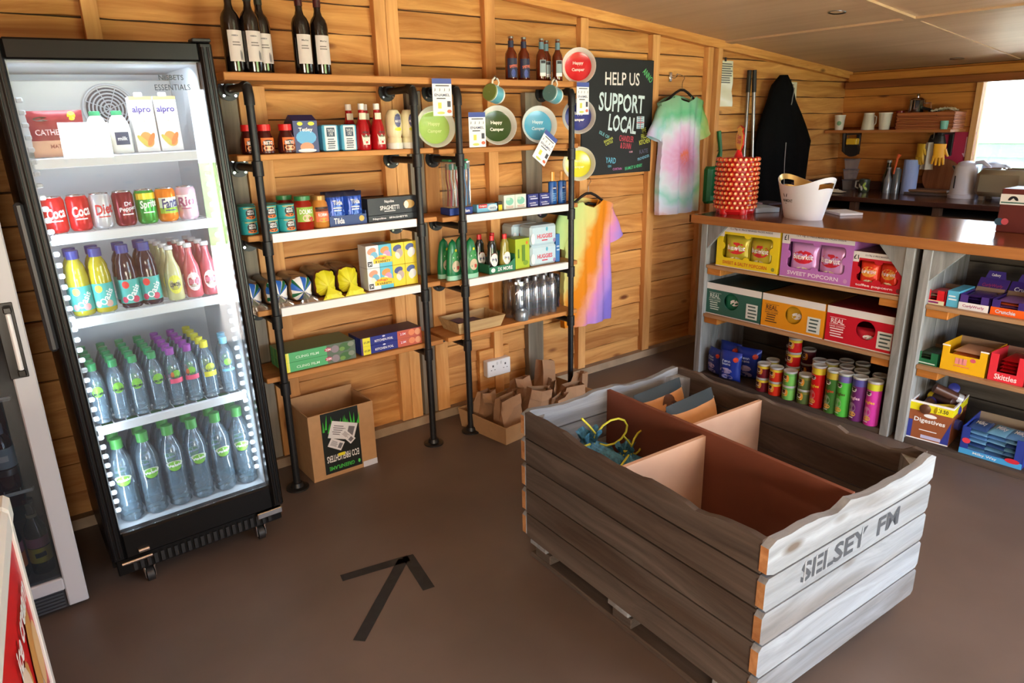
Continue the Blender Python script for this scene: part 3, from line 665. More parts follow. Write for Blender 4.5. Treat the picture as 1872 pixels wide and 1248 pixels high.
def pillow_fn(w, h, th, seed=0, wr=.003, pinch=.8):
    def f(u, v, side):
        x = (u-.5)*w; z = v*h; e = max(0, (1-abs(2*u-1)**3))**.5*max(0, (1-abs(2*v-1)**4))**.6
        x *= (1-.05*(1-abs(2*v-1)))
        return Vector((x, side*(th/2*e+.0004)+wr*wob(u*3+seed, v*4, seed)*(.4+e), z))
    return f
def bag(name, label, w, h, th, mat, cat='packet', seed=0, words=(), blobs=(), bands=(), group=None, lean=0, crimp=None, smalls=()):
    t = thing(name, label, cat, group=group); f = pillow_fn(w, h, th, seed); b = MB()
    mf = None
    if bands:
        def mf(u, v):
            for (v0, v1, m) in bands:
                if v0 <= v < v1: return m
            return mat
    b.grid(lambda u, v: f(u, v, -1), 12, 14, mat, mf); b.grid(lambda u, v: f(u, v, 1), 12, 14, mat, mf); b.obj('bag_film', t, True)
    if words or blobs or smalls:
        b = MB(); 
        def wrap(q):
            q.v = [tuple(f(min(1, max(0, x/w+.5)), min(1, max(0, z/h)), -1)+Vector((0, y-.0012, 0))) for x, y, z in q.v]; b.v, b.f, b.m, b.mats = b.v, b.f, b.m, b.mats
            for i, fc in enumerate(q.f): pass
            o = len(b.v); b.v += q.v
            for fc, mi in zip(q.f, q.m): b.f.append(tuple(a+o for a in fc)); b.m.append(b.mi(q.mats[mi]))
        for i, (x, z, rx, rz, m, *a) in enumerate(blobs):
            q = MB(); patch(q, x, z, rx, rz, m, -.0002*i, ang=a[0] if a else 0); wrap(q)
        for (s, x, z, ww, hh, m, *a) in words:
            q = MB(); txt(q, s, x, z, ww, hh, m, -.0012, ang=a[0] if a else 0); wrap(q)
        for (x0, x1, z0, z1, k, m) in smalls:
            q = MB(); lines(q, x0, x1, z0, z1, k, m, -.0012); wrap(q)
        b.obj('printing', t)
    return t
def put(o, x, y, z, rz=0, label=None, tilt=None):
    o.location = (x, y, z); o.rotation_euler = (tilt[0] if tilt else 0, tilt[1] if tilt else 0, rz)
    if label: o['label'] = label
    return o
def putF(o, x, y, z, rz=0, label=None):
    setM(o, FM @ Matrix.Translation((x, y, z)) @ RM(rz))
    if label: o['label'] = label
    return o
rnd = random.Random(5)

# ---------------- drinks in the tall fridge
t = bag('cheese_pack', 'dark red packet of grated cheese on the top fridge shelf', .155, .14, .03, M((140, 36, 46), .4), seed=2, bands=((0, .36, M((214, 168, 140), .5)),),
    words=(('CATHEDRAL', -.005, .075, .12, .018, M((226, 190, 190), .5)), ('MATURE', .0, .032, .06, .012, M((150, 90, 80), .5))), blobs=((.045, .123, .012, .014, M((236, 214, 40), .5)), (-.04, .115, .022, .007, M((60, 50, 40), .5))))
putF(t, -.165, .14, FS[0]+.004)
mp = [(.0, 0), (.92, 0), (1, .03), (1, .56), (.93, .68), (.7, .82), (.45, .9), (.42, .93)]
MILKM = M((240, 240, 234), .35)
for i, x in enumerate((-.052, .012)):
    t = bottle('milk_bottle', ['milk bottle with green cap on the top fridge shelf, beside the cheese', 'milk bottle with green cap on the top fridge shelf, beside the cartons'][i], .135, .033, mp, MILKM, (.5, .9, 1.0, M((60, 160, 110), .4)),
        [(.2, .5, M((70, 84, 110), .5), 1, .022)], [('milk', 0, .35, .03, .012, LW, 1, 0)], group='milk bottles')
    putF(t, x, .15, FS[0]+.004)
for i, x in enumerate((.088, .163)):
    t = carton('oat_drink_carton', ['white oat drink carton on the top fridge shelf, the left of the pair', 'white oat drink carton on the top fridge shelf, the right of the pair'][i], .07, .07, .178, (238, 236, 236), 'carton', 'oat drink cartons',
        words=(('alpro', -.002, .135, .056, .026, (60, 52, 150)), ('OAT', 0, .1, .018, .008, (200, 180, 160))), blobs=((0, .04, .02, .026, (222, 160, 90), .3), (-.012, .035, .008, .026, (206, 190, 90), .7), (.012, .04, .008, .024, (222, 130, 70), -.5)), rects=((-.035, .035, .168, .178, (212, 176, 110)),))
    MB().lathe([(.013, .178), (.013, .19), (.011, .192)], LW, 14, (0, .03, 0)).obj('cap', t, True); putF(t, x, .13, FS[0]+.004, -.04)
cx = [-.226, -.158, -.092, -.024, .044, .110, .178]
cd = [((206, 24, 36), 'Coca', (246, 240, 240), None, 'red cola can with white script, leftmost on the second fridge shelf'),
      ((206, 24, 36), 'Coca', (246, 240, 240), None, 'red cola can with white script, second from left on its shelf'),
      ((206, 208, 214), 'Diet', (200, 24, 40), None, 'silver diet cola can with red letters on the second fridge shelf'),
      ((128, 18, 44), 'Dr\nPepper', (238, 232, 236), None, 'maroon soda can with big white lettering on the second fridge shelf'),
      ((40, 160, 60), 'Sprite', (244, 250, 244), ((.72, .9, (236, 206, 40)),), 'green and yellow lemon soda can on the second fridge shelf'),
      ((240, 134, 26), 'Fanta', (40, 50, 120), ((.42, .72, (224, 232, 214)), (.25, .42, (150, 190, 60))), 'orange soda can with blue lettering on the second fridge shelf'),
      ((226, 190, 204), 'Rio', (160, 80, 120), ((.45, .75, (236, 226, 232)),), 'pale pink and white soda can, rightmost on the second fridge shelf')]
for i, (c, w, wc, ac, lb) in enumerate(cd):
    t = can(lb, c, w, wc, accent=ac); putF(t, cx[i], .135, FS[1]+.003, rnd.uniform(-.3, .3))
# shelf three: still drinks and lemonades
op = [(.0, 0), (.88, 0), (.97, .015), (1, .05), (1, .42), (.96, .5), (.98, .55), (.92, .62), (.84, .68), (.86, .72), (.72, .79), (.5, .85), (.46, .9)]
TEAL = M((70, 178, 172), .45); NAVY = M((36, 50, 130), .45)
def still(lb, liq, fruit, col):
    return bottle('juice_bottle', lb, .218, .034, op, M(liq, .12, spec=.7), (.58, .87, 1.0, NAVY), [(.08, .46, TEAL, 1, None)],
        [('Oasis', .008, .25, .062, .024, LW, 1, .95)], blobs=[(-.012, .38, .012, .013, M(fruit, .5), 1), (.014, .14, .012, .012, M(col, .5), 1), (-.022, .14, .01, .011, M(col, .5), 1)])
for i, (x, liq, fr_, co, lb) in enumerate([(-.206, (168, 160, 44), (226, 220, 90), (214, 150, 150), 'cloudy yellow citrus drink bottle with blue cap, leftmost on the third fridge shelf'),
    (-.14, (176, 164, 36), (230, 214, 70), (214, 170, 160), 'cloudy yellow citrus drink bottle with blue cap, second on the third fridge shelf'),
    (-.058, (44, 24, 40), (222, 60, 50), (200, 50, 90), 'dark berry drink bottle with blue cap, the left of two'), (.008, (44, 24, 40), (222, 60, 50), (200, 50, 90), 'dark berry drink bottle with blue cap, the right of two')]):
    t = still(lb, liq, fr_, co); putF(t, x, .135, FS[2]+.003, -.12)
    u = dup(t, label=lb.split(',')[0]+', directly behind its %s twin' % ['leftmost', 'second', 'third', 'fourth'][i]); putF(u, x, .21, FS[2]+.003)
lp = [(.0, 0), (.9, 0), (1, .03), (1, .45), (.9, .58), (.6, .7), (.42, .8), (.4, .92)]
def lemon(lb, liq, lc, word):
    return bottle('lemonade_bottle', lb, .195, .029, lp, M(liq, .1, spec=.7), (.5, .93, 1.0, M((222, 224, 226), .4)), words=[(word, 0, .3, .036, .016, M((40, 50, 70) if lc[2] < 120 else (210, 120, 140), .5), 1, 0)],
        blobs=[(0, .3, .024, .034, M(lc, .5), 1)], smalls=[(-.014, .014, .2, .25, 2, M((120, 120, 90), .5), 1)])
lemn = [(.086, (196, 196, 150), (222, 222, 84), 'LEMON', 'cloudy lemonade bottle with a yellow oval label'), (.15, (198, 96, 106), (238, 226, 230), '\u2013\u2013\u2013', 'pink lemonade bottle with a white oval label'), (.208, (186, 92, 104), (238, 230, 232), '\u2013\u2013\u2013', 'rightmost pink lemonade bottle')]
for x, liq, lc, w, lb in lemn:
    t = lemon(lb+', at the front of the third fridge shelf', liq, lc, w); putF(t, x, .13, FS[2]+.003, -.1)
    for k in (1, 2, 3):
        u = dup(t, label=lb+', %s row back on the third fridge shelf' % ORD[k]); putF(u, x-.004*k, .13+.07*k, FS[2]+.003)
# water bottles
WAT = clear('water_plastic', (238, 246, 252), .17, .1, .1, (170, 208, 232))
vp_ = [(.0, 0), (.8, 0), (1, .025), (.93, .07), (1, .11), (.93, .16), (1, .20), (.93, .25), (1, .30), (.9, .42), (1, .46), (1, .66), (.92, .72), (.68, .8), (.42, .87), (.4, .9)]
G = M((40, 140, 84), .4); LGR = M((120, 186, 60), .5); PUR = M((146, 60, 160), .4); YEL = M((228, 222, 50), .45); BLU = M((110, 190, 226), .4); PNK = M((226, 80, 116), .5); DKG = M((30, 60, 60), .5)
def water(lb, H, R, capm, lab, grp):
    bl = {'g': [(0, .55, .018, .02, LGR, 1)], 'p': [(0, .56, .014, .016, LGR, 1), (-.014, .55, .006, .012, M((200, 100, 50), .5), 1)], 'y': [(0, .55, .018, .016, M((190, 206, 60), .5), 1)], 'b': [(0, .57, .014, .014, LGR, 1)]}[lab]
    la = {'g': [(.5, .53, DKG, 1, .02)], 'p': [(.40, .48, PNK, 1, .026)], 'y': [(.38, .47, YEL, 1, .026)], 'b': [(.40, .44, BLU, 1, .026)]}[lab]
    if H > .25: bl = [(0, .52, .024, .02, LGR, 1), (0, .55, .03, .012, M((214, 224, 200), .5), 1)]; la = [(.455, .475, DKG, 1, .02)]
    return bottle('water_bottle', lb, H, R, vp_, WAT, (.5, .885, 1.0, capm), la, [('Volvic', 0, .53 if H > .25 else .51, R*1.3, .011, LW if H > .25 else DKG, 1, .1)], group=grp, n=16, blobs=bl)
wc = [(-.227, G, 'g', 'green'), (-.163, G, 'g', 'green'), (-.1, G, 'g', 'green'), (-.037, G, 'g', 'green'), (.024, PUR, 'p', 'purple'), (.084, PUR, 'p', 'purple'), (.143, YEL, 'y', 'yellow'), (.214, BLU, 'b', 'pale blue')]
protos = {}
for i, (x, cm, lab, cn) in enumerate(wc):
    for k in range(5 if lab != 'b' else 2):
        lb = 'small water bottle with %s cap, %s column from left, %s row, fourth fridge shelf' % (cn, ['first'][0] if i == 0 else ORD[i], ORD[k])
        if lab not in protos: t = protos[lab] = water(lb, .218, .0295, cm, lab, 'small water bottles')
        else: t = dup(protos[lab], label=lb)
        putF(t, x+(.012 if lab == 'b' and k else 0), .125+.064*k, FS[3]+.003, rnd.uniform(-.2, .2))
big = None
for i, x in enumerate((-.206, -.121, -.035, .05, .136, .22)):
    for k in range(3):
        lb = 'large water bottle with green cap, %s column from left, %s row, fridge floor' % (ORD[i] if i else 'first', ORD[k])
        if big is None: t = big = water(lb, .325, .0405, M((70, 150, 70), .4), 'g', 'large water bottles')
        else: t = dup(big, label=lb)
        putF(t, x, .135+.087*k, .234, rnd.uniform(-.25, .25))
# beer in the white cooler
bp_ = [(.0, 0), (.95, 0), (1, .02), (1, .52), (.92, .62), (.52, .72), (.4, .8), (.38, .97)]
def beer(name, lb, liq, labs, words, H=.23, R=.03, cap=STEEL, group=None, blobs=(), smalls=()):
    return bottle(name, lb, H, R, bp_, M(liq, .1, spec=.8), (.45, .955, 1.0, cap), labs, words, group=group, blobs=blobs, smalls=smalls)
for i, x in enumerate((-.02, .225)):
    pass
t = beer('beer_bottle', 'brown ale bottle with pale blue label on the upper shelf of the white cooler', (46, 16, 14), [(.3, .56, M((150, 176, 190), .5), 1, None), (.2, .28, STEEL, 1, None), (.72, .84, M((120, 150, 176), .5), .5, None)], [('\u2013\u2013\u2013', 0, .43, .03, .02, LW, 1, 0)], H=.27, R=.036)
put(t, -.28+.19, 2.6+.1, CS[1]-.322+.0 if False else .474); 
u = dup(t, label='brown ale bottle behind its twin in the white cooler'); put(u, -.28+.185, 2.6+.19, .474)
for i, (x, c, w_) in enumerate(((.225, (206, 190, 30), '\u2013\u2013\u2013'), (.15, (222, 120, 50), '\u2013\u2013\u2013'))):
    t = beer('cider_bottle', ['dark cider bottle with yellow and pink label, bottom right of the white cooler', 'dark cider bottle with orange label beside the yellow labelled one in the white cooler'][i], (18, 20, 18), [(.16, .36, M(c, .5), 1, None), (.37, .5, M((186, 110, 130), .5), 1, None), (.75, .8, M((150, 150, 120), .5), .45, None)], [(w_, 0, .27, .034, .018, INK, 1, .1)], H=.28, R=.034)
    put(t, -.28+x, 2.6+.1, .137)

# ---------------- top shelf: wine and ale
wp = [(.0, 0), (.97, 0), (1, .012), (1, .56), (.96, .62), (.8, .675), (.5, .72), (.38, .77), (.36, .96), (.4, .965), (.4, .985), (.36, 1)]
def wine(lb, foil, group, art):
    t = bottle('wine_bottle', lb, .325, .0375, wp, M((14, 10, 10), .12, spec=.8), (.42, .82, 1.0, foil), [(.13, .48, M((206, 196, 194), .6), 1, .034)],
        words=[] if art else [('Merlot', 0, .41, .03, .006, INK, 1, 0)], group=group, smalls=[(-.02, .02, .3, .36, 2, M((120, 112, 110), .6), 1)], blobs=[(.012, .2, .004, .02, M((120, 116, 120), .6), 1), (.018, .19, .003, .018, M((130, 126, 130), .6), 1), (-.006, .42, .014, .003, M((130, 126, 130), .6), 1)] if art else [], capname='foil')
    return t
t = wine('red wine bottle with bird label, front one of the three at left', M((20, 26, 18), .4), 'wine bottles', True); put(t, 1.008, 3.02, 1.827, .1)
u = dup(t, label='red wine bottle with bird label, leftmost on the top shelf'); put(u, .937, 3.03, 1.827, .15)
u = dup(t, label='red wine bottle with bird label, right one of the three at left'); put(u, 1.072, 3.08, 1.827, .05)
t = wine('red wine bottle with plain white label, left one of the pair', M((60, 14, 22), .4), 'wine bottles', False); put(t, 1.222, 3.03, 1.827)
u = dup(t, label='red wine bottle with plain white label, right one of the pair'); put(u, 1.302, 3.03, 1.827)
AMB = (96, 34, 12); DB = M((28, 34, 66), .5)
t = beer('ale_bottle', 'amber ale bottle with navy label, left one of the pair on the top shelf', AMB, [(.06, .50, DB, 1, .032), (.68, .9, DB, .46, None)], [('SPITFIRE', .004, .32, .05, .014, M((232, 120, 90), .5), 1, .12)], H=.21, R=.031, blobs=[(.0, .16, .012, .02, M((60, 76, 150), .5), 1)], group='ale bottles')
put(t, 2.325, 3.03, 1.827, -.25); u = dup(t, label='amber ale bottle with navy label, right one of the pair on the top shelf'); put(u, 2.408, 3.03, 1.827, -.25)
t = beer('ale_bottle', 'amber ale bottle with pale blue label, left of the three at the shelf end', AMB, [(.2, .5, M((150, 170, 176), .5), 1, .018), (.12, .2, LW, 1, .018), (.68, .92, M((100, 134, 150), .5), .46, None)], [('\u2013\u2013\u2013', .0, .45, .026, .014, INK, 1, 0)], H=.212, R=.028, group='ale bottles')
put(t, 2.535, 3.04, 1.827, -.3)
u = dup(t, label='amber ale bottle with pale blue label, nearest the shelf end'); put(u, 2.64, 3.03, 1.827, -.3)
u = dup(t, label='amber ale bottle hidden behind the one nearest the shelf end'); put(u, 2.62, 3.1, 1.827, -.3)

# ---------------- left unit, second shelf from top
z2 = 1.512
jp = [(0, 0), (.85, 0), (1, .04), (1, .3), (.92, .5), (.7, .7), (.6, .8)]
for i, (x, y) in enumerate(((1.007, 3.0), (1.097, 3.0), (.96, 3.06))):
    lb = ['gravy granule jar with red lid, just right of the left pipe', 'gravy granule jar with red lid, beside the blue tea box', 'gravy granule jar with red lid, behind the left pipe'][i]
    if i == 0: g0 = t = bottle('gravy_jar', lb, .118, .037, jp, M((70, 22, 18), .25), (.74, .78, 1.0, M((214, 26, 24), .35)), [(.1, .55, M((222, 110, 40), .5), .98, .03)], [('BISTO', 0, .38, .04, .014, LW, .99, 0)], blobs=[(0, .38, .024, .012, M((60, 40, 30), .5), .985), (0, .2, .022, .01, M((232, 190, 150), .5), .985)], group='gravy jars', cat='jar', capname='lid')
    else: t = dup(g0, label=lb)
    put(t, x, y, z2, .05)
t = thing('tea_box', 'navy and blue tea box beside the gravy jars', 'box'); b = MB(); w = .052
b.add([(-w, 0, 0), (w, 0, 0), (w, 0, .13), (-w, 0, .13), (-w, .13, 0), (w, .13, 0), (w, .13, .125), (-w, .13, .125), (-w, .06, .155), (w, .06, .155)], [(0, 1, 2, 3), (1, 5, 6, 9, 2), (0, 3, 8, 7, 4), (3, 2, 9, 8), (8, 9, 6, 7), (4, 7, 6, 5), (0, 4, 5, 1)], M((34, 44, 110), .4)); b.obj('box_body', t)
b = MB(); patch(b, 0, .062, .044, .03, M((84, 168, 224), .4), -.0006); patch(b, 0, .022, .03, .02, M((206, 140, 100), .4), -.0008); patch(b, 0, .008, .04, .008, LW, -.001); patch(b, -.022, .118, .012, .008, YEL, -.0006); patch(b, .026, .118, .014, .008, YEL, -.0006)
txt(b, 'Tetley', 0, .092, .06, .02, LW, -.0012); b.obj('printing', t); put(t, 1.182, 2.99, z2, -.08)
SUGB = M((90, 178, 214), .5)
for i, x in enumerate((1.296, 1.384)):
    t = carton('sugar_bag', ['blue and white paper sugar bag beside the tea box', 'blue and white paper sugar bag beside the ketchup'][i], .075, .055, .112, SUGB, 'packet', 'sugar bags', bev=.006,
        rects=((-.027, .027, .004, .108, (232, 234, 238)), (-.019, .019, .062, .1, (50, 70, 96))), words=(('TATE &\nLYLE', 0, .081, .03, .026, (226, 230, 236)), ('SUGAR', 0, .034, .034, .008, (60, 80, 100))), smalls=((-.02, .02, .01, .056, 5, (60, 80, 100)),))
    put(t, x, 2.995, z2, .02)
kp = [(.0, 0), (.9, 0), (1, .03), (1, .2), (.95, .34), (.84, .5), (.52, .68), (.42, .74), (.42, .86)]
KET = M((168, 14, 24), .25); 
def ketchup(lb):
    t = bottle('ketchup_bottle', lb, .2, .0345, kp, KET, (.4, .87, 1.0, M((236, 232, 226), .4)), [(.66, .8, M((226, 220, 196), .5), .56, .02)], [('HEINZ', 0, .385, .032, .008, M((40, 40, 40), .5), .97, 0), ('TOMATO', 0, .3, .034, .009, M((40, 90, 50), .5), 1.0, 0)], group='ketchup bottles', n=24,
        blobs=[(0, .17, .006, .006, M((200, 30, 30), .5), 1.0)])
    b = MB(); R = .0352
    pts = [(-.016, .024), (.016, .024), (.025, .082), (.015, .092), (-.015, .092), (-.025, .082)]
    c = (0, .06); k = 24; ring = []
    for i in range(6):
        a, d = pts[i], pts[(i+1) % 6]
        for j in range(4): ring.append((a[0]+(d[0]-a[0])*j/4, a[1]+(d[1]-a[1])*j/4))
    rr = lambda z: R-.0062*max(0, (z-.06))/.03-.001*max(0, (z-.035))/.03
    b.add([(0, -rr(.06)-.0004, .06)]+[(rr(z)*sin(x/R), -rr(z)*cos(x/R)-.0004, z) for x, z in ring], [(0, i+1, (i+1) % k+1) for i in range(k)], M((238, 232, 214), .5)); b.obj('label', t); return t
t = ketchup('ketchup bottle in the front row beside the sugar'); put(t, 1.452, 3.0, z2)
for x, y, lb in ((1.527, 3.0, 'ketchup bottle in the front row beside the mayonnaise'), (1.432, 3.09, 'ketchup bottle in the back row beside the sugar'), (1.512, 3.09, 'ketchup bottle in the back row beside the mayonnaise')): put(dup(t, label=lb), x, y, z2, .1)
myp = [(.0, 0), (.92, 0), (.96, .03), (.9, .25), (.8, .3), (.98, .4), (1, .6), (.95, .85), (.6, .98), (.0, 1)]
MAY = M((232, 222, 180), .3)
t = bottle('mayonnaise_bottle', 'squeezy mayonnaise bottle, left one of the pair beside the ketchup', .175, .037, myp, MAY, (.99, 0, .16, M((226, 224, 214), .35)), [], [('HEINZ', 0, .84, .026, .007, INK, 1, 0), ('MAYO', 0, .7, .03, .012, LW, 1.02, 0)], blobs=[(0, .72, .018, .03, M((92, 96, 140), .5), 1.0), (0, .5, .018, .008, YEL, 1.0)], group='mayonnaise bottles', n=24)
put(t, 1.608, 2.995, z2, .1); put(dup(t, label='squeezy mayonnaise bottle, right one beside the right pipe'), 1.686, 3.0, z2, .05)

# ---------------- left unit, third shelf
z3 = 1.187
BT = M((52, 170, 176), .4)
def tin(lb):
    t = thing('bean_tin', lb, 'tin', group='bean tins'); R, H = .037, .058
    MB().lathe([(R*.97, 0), (R, .002), (R, .004), (R*.97, .005), (R*.97, H-.005), (R, H-.004), (R, H-.001), (R*.94, H)], BT, 22).obj('tin_body', t, True)
    MB().lathe([(R*.95, H+.0002), (R*.9, H-.002), (.001, H-.002)], STEEL, 20, cap=False).obj('lid', t, True)
    b = MB(); patch(b, 0, .03, .022, .02, INK, R=R); txt(b, 'HEINZ\nBEANS', 0, .034, .03, .02, LW, R=R+.0006); patch(b, .0, .013, .022, .007, M((222, 120, 50), .5), R=R+.0003); rect(b, -.03, .03, .049, .053, M((200, 180, 110), .4), R=R); b.obj('printing', t); return t
t0_ = None
for (x, y, row) in ((.985, 3.005, 'second column'), (1.06, 3.0, 'third column, beside the pasta sauce'), (.905, 3.03, 'first column, behind the pipe'), (.93, 3.12, 'back row at left'), (1.02, 3.1, 'back row at right')):
    for k in (0, 1):
        lb = '%s turquoise bean tin, %s' % (('lower', 'upper')[k], row)
        t = tin(lb) if t0_ is None else dup(t0_, label=lb); t0_ = t0_ or t
        put(t, x, y, z3+k*.0585, .15)
sp_ = [(.0, 0), (.9, 0), (1, .04), (1, .6), (.9, .78), (.72, .85), (.72, .88)]
t = bottle('pasta_sauce_jar', 'red pasta sauce jar with green lid', .145, .042, sp_, M((150, 34, 20), .15), (.82, .87, 1.0, M((52, 130, 76), .35)), [(.25, .68, M((150, 190, 70), .5), 1, .044)], [('DOLMIO', 0, .55, .062, .02, LW, 1, 0)], blobs=[(0, .36, .02, .016, M((230, 200, 170), .5), 1), (.02, .32, .012, .01, M((200, 70, 60), .5), 1)], cat='jar', capname='lid')
put(t, 1.135, 2.995, z3); put(dup(t, label='red pasta sauce jar with green lid, the rear one'), 1.09, 3.09, z3)
t = bottle('curry_sauce_jar', 'orange curry sauce jar with gold lid beside the pasta sauce', .14, .037, sp_, M((196, 130, 56), .2), (.78, .87, 1.0, M((170, 130, 70), .35, .4)), [(.2, .6, M((226, 120, 80), .5), 1, .034), (.52, .66, M((60, 44, 36), .5), 1, .034)], [('KORMA', 0, .42, .044, .014, LW, 1, 0)], blobs=[(0, .25, .02, .01, M((200, 170, 60), .5), 1)], cat='jar', capname='lid')
put(t, 1.213, 3.0, z3); put(dup(t, label='orange curry sauce jar with gold lid, rear one hidden behind'), 1.2, 3.09, z3)
# rice tray with pouches
t = thing('rice_display_tray', 'blue cardboard display tray holding rice pouches', 'tray'); TB = M((44, 70, 130), .5)
b = MB(); b.box(-.09, .09, 0, .003, 0, .045, TB); b.box(-.09, -.087, .003, .16, 0, .06, TB); b.box(.087, .09, .003, .16, 0, .06, TB); b.box(-.087, .087, .157, .16, 0, .09, TB); b.box(-.087, .087, .003, .157, 0, .003, TB); b.obj('tray_body', t)
b = MB(); txt(b, 'Tilda', -.045, .023, .05, .026, LW, -.0006); patch(b, .065, .026, .013, .013, M((200, 170, 60), .4), -.0006); b.obj('printing', t); put(t, 1.335, 2.975, z3, 0)
RB = M((30, 72, 170), .25, .2)
for i, (x, y) in enumerate(((1.29, 3.0), (1.375, 3.0), (1.29, 3.06), (1.375, 3.06))):
    lb = ['front left', 'front right', 'rear left', 'rear right'][i]+' blue rice pouch in the cardboard tray'
    if i == 0: p0 = t = bag('rice_pouch', lb, .088, .145, .04, RB, seed=5, bands=((.88, 1.01, M((30, 34, 60), .4)),), words=(('Tilda', 0, .1, .045, .02, LW),), blobs=((0, .05, .036, .034, M((84, 130, 214), .4)),), smalls=((-.025, .025, .06, .082, 2, LW),), group='rice pouches')
    else: t = dup(p0, label=lb)
    put(t, x, y, z3+.004, .03*i)
for k, (lb, dx) in enumerate((('dark spaghetti box lying at the bottom of the stack', 0), ('dark spaghetti box standing on another at the right of the shelf', 0))):
    h = (.03, .078)[k]
    t = carton('spaghetti_box', lb, .262, .06, h, (44, 48, 56), 'box', words=(('Napolina', -.02, h*.75, .05, .016 if k else .01, (232, 232, 236)), ('SPAGHETTI', -.02, h*.4, .1, .02 if k else .01, (240, 240, 240))) if k else (('Napolina   SPAGHETTI', -.02, .014, .18, .011, (232, 232, 236)),),
        blobs=((.085, .04, .03, .02, (190, 150, 80)), (.07, .038, .012, .018, (232, 226, 214))) if k else (), smalls=((-.05, .02, .01, .02, 1, (200, 200, 204)),) if k else ())
    put(t, 1.565, 2.975, z3+(0, .031)[k], 0)

# ---------------- left unit, fourth shelf: bread and cereal
z4 = .864
FILM = clear('bag_film', (246, 244, 238), .06, .12, .12)
def loaf(lb, crust, ca, cb_, wh, group, w=.11, h=.115):
    t = thing('bread_loaf', lb, 'bread', group=group)
    def f(u, v):
        a = 2*pi*u; s = 1 if v > 0 else 0; e = (1-(2*v-1)**8)**.5; cx_ = abs(cos(a))**.55*(1 if cos(a) > 0 else -1); cz = abs(sin(a))**.55*(1 if sin(a) > 0 else -1)
        return Vector((cx_*w/2*(.9+.1*e)*1.0, .03+.2*v, h/2+cz*h/2*(.9+.1*e)+.003*wob(u*4, v*5, w)))
    b = MB().grid(f, 24, 8, M(crust, .6, noise=.15, nscale=25)); b.poly([f(i/24, 0) for i in range(24)], M(crust, .6)); b.poly([f(i/24, 1) for i in range(24)], M(crust, .6)); b.obj('loaf', t, True)
    def g(u, v):     # gathered wrapper end
        p = f(u, 0); k = 1-v; tw = .25*v
        return Vector((p.x*k*(1+.04*sin(u*2*pi*11)), .03-.035*v**.6-.002*sin(u*2*pi*11)*k, h*.42+(p.z-h*.42)*k*(1+.05*sin(u*2*pi*9+tw))))
    cols = [ca, cb_, ca, wh, cb_, ca, cb_, wh, ca, cb_, ca, wh]
    b = MB().grid(g, 36, 6, ca, lambda u, v: cols[int(u*12) % 12] if int(u*36) % 3 else wh if int(u*36) % 6 == 0 else cols[int(u*12) % 12]); b.obj('gathered_wrapper', t, True)
    def q(u, v):
        a = 2*pi*u; r = .006+.034*v**1.3*(1+.3*sin(5*a+w*90)); return Vector((r*cos(a)*1.2+.012*v, -.008-.03*v*.8, h*.42-.05*v+r*sin(a)*.55))
    MB().grid(q, 20, 5, FILM if wh is not YEL else YEL).obj('bag_tail', t, True)
    b = MB().grid(lambda u, v: f(u, v*.95+.02)+(f(u, v*.95+.02)-Vector((0, .03+.2*v, h/2))).normalized()*(.004+.003*wob(u*9, v*9, 3)), 24, 8, FILM); b.obj('bag_film', t, True)
    return t
BL = M((44, 104, 196), .35); GRN = M((24, 100, 66), .35); YW = M((214, 206, 26), .4)
z_ = z4+.002
t = loaf('sliced bread loaf in blue and green wrapper, beside the yellow wrapped ones', (176, 136, 92), BL, GRN, LW, 'bread loaves', .103, .112); put(t, 1.095, 2.985, z_)
u = dup(t, label='sliced bread loaf in blue and green wrapper, behind the left pipe'); put(u, .983, 2.985, z_, 0)
u = dup(t, label='sliced bread loaf in blue and green wrapper, leftmost, next to the fridge'); put(u, .872, 3.0, z_, 0)
t = loaf('brown bread loaf with yellow wrapper beside the blue wrapped bread', (120, 66, 30), YW, YW, YEL, 'bread loaves', .105, .125); put(t, 1.212, 2.99, z_)
u = dup(t, label='brown bread loaf with yellow wrapper beside the cereal boxes'); put(u, 1.322, 2.99, z_, -.05)
for k in (0, 1):
    t = thing('cereal_variety_pack', ['lower', 'upper'][k]+' multicoloured cereal variety pack beside the bread', 'box', group='cereal packs'); b = MB()
    rn = random.Random(4)
    cc = [((226, 232, 236), (214, 150, 120), (110, 180, 214)), ((90, 190, 220), (230, 150, 70), (206, 150, 190)), ((236, 214, 40), (70, 80, 140), (190, 170, 160)), ((232, 210, 50), (70, 90, 150), (226, 226, 226))]
    for i in range(4):
        x0 = -.135+i*.0675; b = MB().box(x0+.0005, x0+.067, 0, .085, 0, .106, M(cc[i][0], .4), .001); o = b.obj('small_cereal_box', t)
        q = MB(); patch(q, x0+.03, .08, .024, .016, M(cc[i][1], .4), -.0006, ang=.3); patch(q, x0+.04, .055, .02, .022, M(cc[i][2], .4), -.0008, ang=-.4); patch(q, x0+.03, .045, .012, .018, M((236, 226, 214), .4), -.001, ang=.5); q.obj('printing', o)
    q = MB(); q.poly([(-.1, -.0014, .02), (0, -.0014, .02), (.0, -.0014, .045), (-.06, -.0014, .058), (-.1, -.0014, .04)], M((240, 206, 30), .4)); txt(q, 'Kellogg\'s', -.06, .044, .055, .014, M((206, 30, 40), .5), -.0018); txt(q, '8 VARIETY', -.05, .027, .08, .011, INK, -.0018)
    rect(q, -.13, -.107, .008, .032, INK, -.0014); txt(q, '24', -.1185, .02, .015, .014, LW, -.0018); q.obj('lettering', t); put(t, 1.545, 2.985, z4+.001+k*.107)

